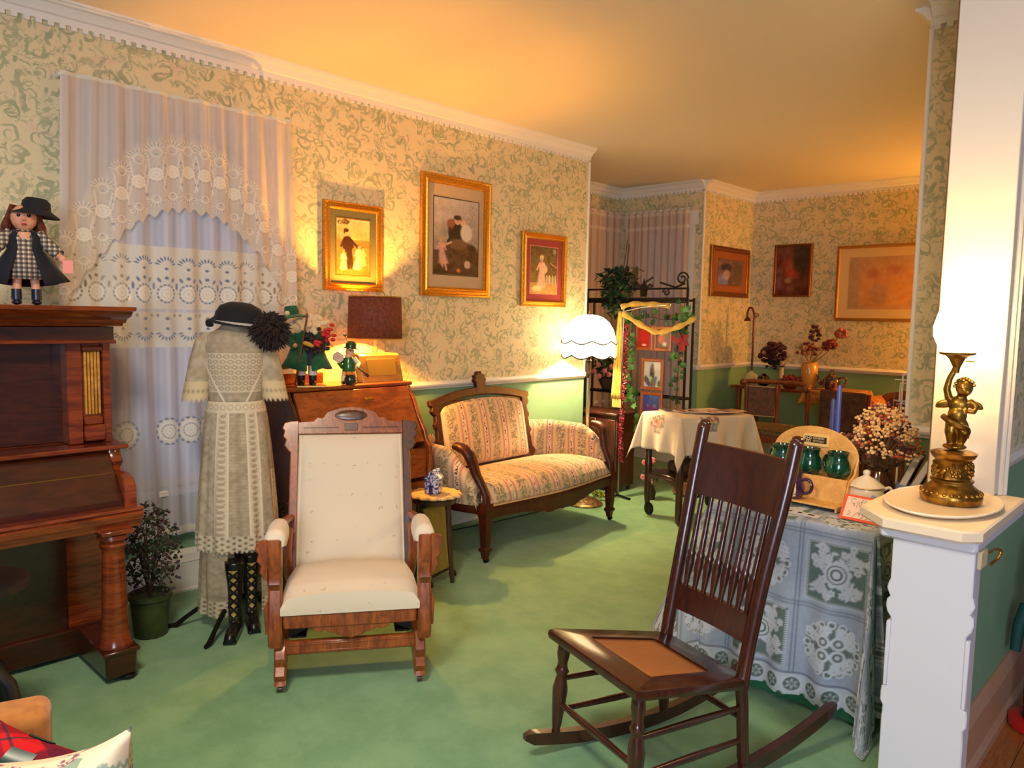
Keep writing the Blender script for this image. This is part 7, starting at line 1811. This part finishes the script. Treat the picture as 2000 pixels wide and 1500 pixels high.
for dx, dz in ((-.03, .30), (.02, .24), (.05, .33), (-.04, .18), (.03, .16), (0, .37)):
    m = M(); c = Vector((dx, -.05, dz))
    for k in range(7): a = k*2.4; m.ell(c+Vector((.012*math.cos(a)*(k > 0), -.003, .012*math.sin(a)*(k > 0))), (.015, .010, .015), n=8, m=5)
    obj('blossom', m, mat('pink_rose', (206, 120, 130)), t)

# ================================================================== back parlour
CHW = wood('parlour_chair_wood', (96, 36, 16), (134, 58, 26), .3, (14, 14, 3), .5)
TAP = mat('tapestry', (92, 78, 56), .9, col2=(126, 84, 70), scale=26, bmp=.1, detail=4); TAPG = mat('seat_tapestry', (116, 96, 62), .9, col2=(86, 76, 48), scale=40)
t = thing('corner_chair', 'red-brown corner chair with a square tapestry back panel in the parlour', 'chair', (-3.02, 6.50, 0), .12)
m = M(); m.grid([[(x, y, .50+.03*(1-(x/.27)**2)*(1-((y)/.27)**2)) for x in np.linspace(-.26, .26, 14)] for y in np.linspace(-.26, .26, 14)]); m.box((0, 0, .475), (.52, .52, .05), b=.015); obj('seat', m, TAPG, t)
m = M(); m.box((0, 0, .425), (.54, .54, .06), b=.006); obj('seat_rail', m, CHW, t)
for x in (-1, 1):
    for y in (-1, 1):
        m = M(); m.lathe([(.018, 0), (.024, .08), (.022, .3), (.028, .40), (.028, .42)], 12, TR(x*.24, y*.24, 0)); obj('leg', m, CHW, t)
for x in (-.285, .0, .33):
    m = M(); m.lathe([(.020, .45), (.024, .52), (.016, .56), (.020, .70), (.024, .80), (.020, .86)], 12, TR(x, .245 if x < .3 else .05, 0)); obj('back_post', m, CHW, t)
m = M(); m.tube(smoothpath([(-.31, .20, .875), (-.28, .25, .88), (0, .265, .885), (.15, .26, .885), (.29, .18, .875), (.335, .02, .865), (.335, -.03, .862)], 6), .026, 10, fl=(.8, 1.2)); m.ell((.336, -.035, .862), (.034, .034, .034)); m.ell((-.31, .20, .872), (.03, .03, .03)); obj('crest_rail', m, CHW, t)
m = M(); m.box((-.145, .25, .70), (.265, .02, .27), b=.004); pn = obj('back_panel', m, TAP, t); q = M(); T = basis(Vector((-.145, .238, .70)), Vector((1, 0, 0)), Vector((0, 0, 1)), Vector((0, -1, 0))); ring_frame(q, .28, .285, [(0, 0), (0, .006), (.010, .006), (.010, 0)]); q.v = [tuple(T @ Vector(p)) for p in q.v]; obj('gold_edge', q, mat('panel_braid', (190, 160, 100), .6), pn)
t = thing('dining_chair', 'dark tapestry-backed chair half hidden behind the candles', 'chair', (-2.40, 6.30, 0), -.15)
m = M(); m.box((0, 0, .45), (.46, .44, .07), b=.02); obj('seat', m, TAPG, t); m = M(); m.box((0, .21, .70), (.40, .05, .34), b=.03); obj('backrest', m, mat('dark_tapestry', (60, 40, 32), .9, col2=(84, 56, 44), scale=24), t)
for x in (-1, 1):
    m = M(); m.tube([(x*.2, .24, .86), (x*.2, .21, .45), (x*.2, .23, 0)], .02, 8); obj('leg', m, CHW, t)
    m = M(); m.tube([(x*.2, -.19, .42), (x*.2, -.19, 0)], .02, 8); obj('leg', m, CHW, t)
# lamp table with its things
t = thing('parlour_table', 'long parlour table along the back wall under a gold cloth', 'table', (-3.08, 7.28, 0)); m = M(); m.box((0, 0, .79), (1.18, .52, .03), b=.005); obj('tabletop', m, CHW, t)
for x in (-1, 1):
    for y in (-1, 1): m = M(); m.lathe([(.02, 0), (.028, .2), (.022, .5), (.03, .76), (.03, .776)], 12, TR(x*.52, y*.2, 0)); obj('leg', m, CHW, t)
P, S, Tt = drape(.40, .54, .12, .8085, 60, t0=.06, t1=.4, wave=.015); m = M(); m.grid(P); c = obj('table_runner', m, mat('gold_brocade', (176, 126, 58), .85, col2=(140, 88, 40), scale=16), solid=.003); c.location = (-2.70, 7.27, 0); tag(c, 'gold brocade cloth over the right half of the parlour table', 'tablecloth'); PM[c.name] = TR(-2.70, 7.27, 0)
t = thing('table_lamp', 'slim bronze table lamp with a looped gooseneck on the parlour table', 'lamp', (-3.545, 7.22, .806)); BZ = mat('dark_bronze', (110, 60, 30), .35, .7)
m = M(); m.lathe([(.055, 0), (.062, .01), (.075, .06), (.060, .10), (.020, .125), (.014, .14), (.001, .14)], 20); obj('base', m, mat('pale_green_porcelain', (196, 190, 140), .25), t); m = M(); m.tube(smoothpath([(0, 0, .13), (0, 0, .35), (0, 0, .62), (.0, 0, .70), (-.025, 0, .765), (-.06, 0, .76), (-.075, 0, .70), (-.070, 0, .665)], 6), .010, 10); obj('gooseneck', m, BZ, t)
m = M(); m.lathe([(.035, -.02), (.030, .0), (.012, .02), (.001, .022)], 14, TR(-.07, 0, .655)); m.tube(spiral((.02, 0, .69), .03, 1.2, 0, 1, Vector((0, 0, 1)), Vector((1, 0, 0))), .005, 6); obj('fitting', m, BZ, t)
def flowers(t, c, r, mats_, n, R, s=.018):
    for j, (nm, mt) in enumerate(mats_):
        m = M()
        for i in range(n//len(mats_)):
            d = Vector((R.gauss(0, 1), R.gauss(0, 1), R.gauss(0, 1))).normalized()*R.uniform(.5, 1); m.ell((c[0]+d.x*r[0], c[1]+d.y*r[1], c[2]+d.z*r[2]), (s, s, s*.8), n=7, m=5)
        obj(nm, m, mt, t, kind='stuff')
R = random.Random(41); DK = mat('dark_maroon_petals', (60, 20, 30), .7); MR = mat('maroon_petals', (128, 40, 44), .7); PK = mat('dusty_pink_petals', (176, 96, 84), .7); TN = mat('tan_petals', (176, 124, 80), .8)
t = thing('flower_vase', 'cream bud vase with a ball of dark maroon flowers beside the slim lamp', 'flowers', (-3.26, 7.28, .806)); m = M(); m.lathe([(.035, 0), (.04, .01), (.022, .08), (.020, .22), (.026, .25), (.001, .245)], 18); obj('vase', m, mat('cream_vase', (206, 180, 120), .3), t); flowers(t, (-.09, -.02, .33), (.13, .11, .12), (('dark_petals', DK), ('maroon_petals', DK)), 90, R, .026); m = M(); leafstuff(m, (-.06, -.02, .22), (.10, .08, .06), 50, .03, R); obj('foliage', m, IVYD, t, sm=0, kind='stuff'); m = M(); m.ell((-.13, -.13, .33), (.022, .015, .02)); obj('pale_bloom', m, TN, t)
t = thing('flower_vase', 'glossy gold ceramic vase with tall pink and maroon dried flowers', 'flowers', (-2.95, 7.20, .806)); m = M(); m.lathe([(.055, 0), (.062, .01), (.075, .12), (.078, .22), (.066, .245), (.070, .26), (.058, .255), (.001, .23)], 24); obj('vase', m, mat('gold_ceramic', (206, 148, 60), .2, coat=.5, bmp=.15, bscale=50), t)
m = M()
for P in ([(0, 0, .24), (.02, 0, .42), (.03, 0, .55)], [(0, 0, .24), (.12, 0, .38), (.18, 0, .48)], [(0, 0, .24), (.16, 0, .36), (.27, 0, .54)], [(0, 0, .24), (-.08, 0, .36), (-.13, 0, .40)]): m.tube(smoothpath(P, 4), .004, 5)
obj('stems', m, mat('straw_stem', (120, 84, 50)), t, kind='stuff'); flowers(t, (.03, 0, .54), (.06, .05, .10), (('plum_petals', mat('plum_petals', (104, 50, 56), .7)),), 24, R); flowers(t, (.17, 0, .43), (.07, .05, .05), (('crimson_petals', MR),), 24, R, .022); flowers(t, (.27, 0, .54), (.06, .05, .05), (('pink_petals', PK),), 22, R, .022); flowers(t, (-.02, -.02, .38), (.12, .08, .07), (('tan_petals', TN), ('rust_petals', MR)), 44, R)
t = thing('flower_vase', 'low red-brown bowl of red petals between the two parlour vases', 'bowl', (-3.10, 7.12, .806)); m = M(); m.lathe([(.05, 0), (.06, .01), (.10, .07), (.11, .085), (.10, .085), (.001, .05)], 20); obj('bowl', m, mat('red_bowl', (120, 50, 26), .3), t); flowers(t, (0, 0, .10), (.09, .08, .03), (('red_petals', MR),), 24, R)
t = thing('glass_ball', 'dark shiny round jar beside the lamp base', 'jar', (-3.38, 7.15, .806)); m = M(); m.lathe([(.03, 0), (.055, .02), (.065, .06), (.05, .10), (.02, .115), (.022, .125), (.001, .125)], 20); obj('body', m, mat('dark_glaze', (34, 28, 40), .08, coat=.6), t)
t = thing('teapot', 'dark floral china teapot on the gold cloth', 'teapot', (-2.735, 7.2, .812), .05); TP, nt, b = newmat('teapot_glaze'); nt.links.new(mixc(nt, smooth(nt, noise(nt, objco(nt), 30, 3, .6, .5), .52, .60), (50, 44, 60), (176, 96, 50)), b.inputs['Base Color']); b.inputs['Roughness'].default_value = .15
m = M(); m.lathe([(.05, 0), (.055, .008), (.078, .05), (.080, .085), (.062, .125), (.045, .135), (.001, .135)], 24); obj('body', m, TP, t); m = M(); m.lathe([(.046, .134), (.04, .15), (.014, .165), (.012, .175), (.018, .185), (.010, .196), (.001, .198)], 18); obj('lid', m, TP, t)
m = M(); m.tube(smoothpath([(-.07, 0, .05), (-.11, 0, .07), (-.125, 0, .115), (-.145, 0, .14)], 5), [.02]*5+[.015]*5+[.010]*6, 10); obj('spout', m, TP, t); m = M(); m.tube(smoothpath([(.068, 0, .115), (.115, 0, .125), (.13, 0, .085), (.10, 0, .045), (.074, 0, .04)], 6), .008, 8); obj('handle', m, TP, t)
# floral sofa
t = thing('parlour_sofa', 'brown floral sofa with a rolled gold arm in the parlour corner', 'sofa', (-1.78, 6.88, 0), -.06); SF = mat('brown_floral', (104, 50, 22), .9, col2=(136, 76, 36), scale=9, detail=4); SG = mat('gold_floral', (176, 110, 42), .9, col2=(140, 80, 30), scale=14, detail=4)
m = M(); m.box((0, .05, .24), (1.25, .72, .30), b=.04); obj('base', m, SF, t); m = M(); m.prism([(-.62, .35), (.62, .35), (.62, .99), (.2, .97), (-.50, .82), (-.62, .74)], .18, basis(Vector((0, .47, 0)), Vector((1, 0, 0)), Vector((0, 0, 1)), Vector((0, -1, 0))), b=.04); obj('backrest', m, SF, t)
m = M(); m.box((0, -.02, .43), (1.0, .58, .12), b=.04); obj('seat_cushion', m, SF, t)
for x in (-1, 1):
    m = M(); m.box((x*.56, .02, .45), (.16, .74, .46), b=.03); m.tube([(x*.57, -.36, .68), (x*.57, .38, .68)], .115, 20); obj('arm', m, SG, t)
for x in (-.55, .55):
    for y in (-.25, .35): m = M(); m.lathe([(.02, 0), (.03, .095)], 10, TR(x, y, 0)); obj('foot', m, CHW, t)
# tall lamp behind the sofa, round the corner of the right wall (its light washes the parlour)
t = thing('floor_lamp', 'slim brass floor lamp with an opal globe behind the parlour sofa, past the right wall', 'lamp', (-1.32, 7.50, 0)); m = M(); m.lathe([(.11, 0), (.10, .015), (.012, .03), (.010, 1.38), (.02, 1.39), (.02, 1.41), (.006, 1.42)], 18); obj('pole', m, BRASS, t)
m = M(); m.lathe([(.02, 1.41), (.05, 1.43), (.072, 1.48), (.066, 1.53), (.04, 1.565), (.001, 1.575)], 24); obj('opal_globe', m, glow('amber_globe', (255, 176, 76), 330), t)
# white wire rack by the stub wall
t = thing('card_rack', 'white wire card rack standing behind the lace table', 'rack', (-1.12, 3.98, 0), .15); m = M()
for x in (-.05, .05): m.tube([(x, 0, 0), (x, 0, 1.20)], .005, 6)
m.tube([(-.05, 0, 1.20), (0, 0, 1.225), (.05, 0, 1.20)], .005, 6); m.tube([(-.13, -.10, .006), (.13, .10, .006)], .006, 6); m.tube([(-.13, .10, .006), (.13, -.10, .006)], .006, 6); obj('frame', m, WHITE, t)
for z in (1.08, .98, .80):
    m = M()
    m.tube([(-.075, -.06, z), (.075, -.06, z), (.075, -.06, z+.10), (-.075, -.06, z+.10)], .0035, 6, closed=True); m.tube([(-.075, -.06, z), (-.06, 0, z-.01), (.06, 0, z-.01), (.075, -.06, z)], .0035, 6); m.tube([(-.06, 0, z-.01), (-.06, 0, z+.08), (.06, 0, z+.08), (.06, 0, z-.01)], .0035, 6); obj('wire_pocket', m, WHITE, t)

# ================================================================== near left corner
t = thing('sofa', 'tan upholstered sofa with a square arm at the lower left corner', 'sofa', (-1.556, .03, 0), -.315); TAN = mat('tan_upholstery', (176, 116, 56), .9, col2=(160, 100, 46), scale=30, sheen=.2)
m = M(); m.box((.45, .02, .16), (1.62, .84, .20), b=.03); obj('base', m, TAN, t); m = M(); m.box((.42, .06, .30), (1.54, .78, .08), b=.03); obj('seat_cushion', m, TAN, t)
for x in (-.44, 1.30):
    m = M(); m.box((x, .0, .32), (.12, .66, .50), b=0); obj('arm', m, TAN, t, bev=.028)
m = M(); m.box((.43, -.42, .44), (1.62, .13, .84), b=0); obj('backrest', m, TAN, t, bev=.05)
for x in (-.30, 1.2):
    for y in (-.30, .36): m = M(); m.lathe([(.02, 0), (.025, .065)], 10, TR(x, y, 0)); obj('foot', m, WALNUT, t)
def pillow(name, lab, T, w_, th, material, parts=None):
    n_ = 30; u = np.linspace(-1, 1, n_); U, V = np.meshgrid(u, u, indexing='ij')
    pin = 1-.20*(1-np.abs(U)**2)*np.abs(V)**2; pin2 = 1-.20*(1-np.abs(V)**2)*np.abs(U)**2
    h = th*(np.maximum(1-U**4, 0)*np.maximum(1-V**4, 0))**.5
    t = thing(name, lab, 'pillow', tuple(T.translation)); m = M()
    A = np.stack([U*w_/2*pin2, V*w_/2*pin, h], -1); B = A*[1, 1, -1]
    m.grid(A, T=T); m.grid(B, T=T); obj('cover', m, material, t, world=True, sm=180); return t
def pillow_T(tip, du, w_, tilt=0):
    d = Vector(Rv)*(-du[0])+Vector(Uv)*du[1]; e = Vector(Rv)*du[1]+Vector(Uv)*du[0]
    d.normalize(); e.normalize(); X = (d+e).normalized(); Y = (d-e).normalized()
    return basis(Vector(tip)-d*(.66*w_), X, Y, X.cross(Y))
# cushions lean in the armchair; these axes are fixed world directions of the two cushions
FLO, nt, b = newmat('floral_chintz'); v = objco(nt, (1, 1, 1)); vo = N(nt, 'ShaderNodeTexVoronoi', {'Vector': v, 'Scale': 26.0, 'Randomness': .9}); nz = noise(nt, v, 60, 3, .6, .5)
f1 = MA(nt, 'MULTIPLY', smooth(nt, vo.outputs['Distance'], .52, .40), smooth(nt, nz, .45, .50)); cs = N(nt, 'ShaderNodeSeparateColor', {0: vo.outputs['Color']})
c1 = mixc(nt, smooth(nt, cs.outputs[0], .45, .5), (130, 150, 130), (130, 84, 104)); c1b = nt.nodes.new('ShaderNodeMix'); c1b.data_type = 'RGBA'; nt.links.new(smooth(nt, cs.outputs[1], .6, .65), c1b.inputs[0]); nt.links.new(c1, c1b.inputs[6]); c1b.inputs[7].default_value = (*lin((112, 116, 160)), 1)
nt.links.new(mixc(nt, f1, (212, 194, 168), (0, 0, 0)), b.inputs['Base Color']); mx = b.inputs['Base Color'].links[0].from_node; nt.links.new(c1b.outputs[2], mx.inputs[7]); b.inputs['Roughness'].default_value = .8
PLD = plaid('tartan', (176, 16, 24), [(0, 0, .32, (60, 14, 40), .55), (2, 0, .32, (60, 14, 40), .55), (1, .3, .3, (60, 14, 40), .45), (0, .55, .06, (20, 40, 50), .8), (2, .55, .06, (20, 40, 50), .8)], 11)
AX = {'floral': ((-1.322, .452, .728), (-.55, .83), .32), 'plaid': ((-1.490, .436, .618), (-.95, .33), .32)}
T = pillow_T(*AX['floral']); pillow('throw_pillow', 'cream floral chintz pillow with a pointed corner at the bottom left', T, .32, .065, FLO)
T = pillow_T(*AX['plaid']); tp = pillow('throw_pillow', 'red tartan pillow tied with a dark green satin ribbon', T, .32, .055, PLD)
m = M(); V_ = np.linspace(-.97, .97, 30); rows = []
for k in np.linspace(-1, 1, 6):
    u_ = (.050+.024*k)/.16; rows.append([(u_*.16, v_*.16*(1-.20*(1-u_*u_)*abs(v_)**2), .0575*math.sqrt(max(1-u_**4, 0)*max(1-v_**4, 0))+.003) for v_ in V_])
m.grid(rows, T=T); m.grid([[(x, y, -z) for x, y, z in r] for r in rows], T=T); obj('ribbon', m, mat('green_satin', (6, 54, 54), .38), tp, world=True, sm=180)
# ================================================================== hall figure by the right edge
t = thing('figurine', 'dark standing figure in a teal coat on a red base at the right edge', 'figurine', (-.415, 3.22, .006)); RB = mat('red_lacquer', (196, 24, 26), .3, coat=.4)
m = M(); m.lathe([(.095, 0), (.10, .006), (.10, .035), (.09, .042), (.001, .042)], 28); obj('base', m, RB, t)
for s in (-1, 1): m = M(); m.tube([(s*.03, 0, .04), (s*.032, 0, .12), (s*.03, 0, .20)], [.026, .028, .030], 12); m.ell((s*.032, -.02, .052), (.026, .045, .014)); obj('boot', m, BLACK, t)
m = M(); m.lathe([(.060, .20), (.064, .21), (.064, .245), (.060, .25)], 20); obj('belt', m, RB, t); m = M(); m.lathe([(.058, .25), (.060, .265), (.058, .285)], 20); obj('gold_sash', m, mat('orange_sash', (206, 130, 40), .4), t)
m = M(); m.lathe([(.062, .28), (.066, .36), (.072, .44), (.05, .465), (.001, .47)], 20); obj('coat', m, mat('teal_coat', (12, 66, 62), .7), t)
for s in (-1, 1): m = M(); m.tube([(s*.070, 0, .44), (s*.088, -.01, .36), (s*.092, -.012, .27)], [.022, .02, .018], 10); obj('sleeve', m, mat('teal_coat', (12, 66, 62)), t)
m = M(); m.lathe([(.03, .46), (.062, .475), (.072, .51), (.066, .555), (.05, .575), (.001, .58)], 20); obj('head', m, mat('brown_fur', (58, 34, 30), .9, col2=(40, 24, 22), scale=40, bmp=.5, bscale=90), t)
m = M(); m.lathe([(.052, .57), (.050, .66), (.046, .67), (.001, .672)], 20); obj('hat', m, mat('black_plush', (34, 24, 26), .9), t)
# plug outlet under the cap
t = thing('hook', 'small cream hook bracket under the pedestal cap on the hall side', 'hook', (-.476, 2.395, .805)); CRM = mat('cream_plastic', (222, 206, 160), .4); m = M(); m.box((.004, 0, 0), (.012, .07, .05), b=.004); obj('plate', m, CRM, t); m = M(); m.tube(smoothpath([(.01, .03, .01), (.02, .09, .012), (.025, .12, .0), (.02, .12, -.02), (.012, .06, -.03)], 5), .004, 6); obj('loop', m, BRASS, t)
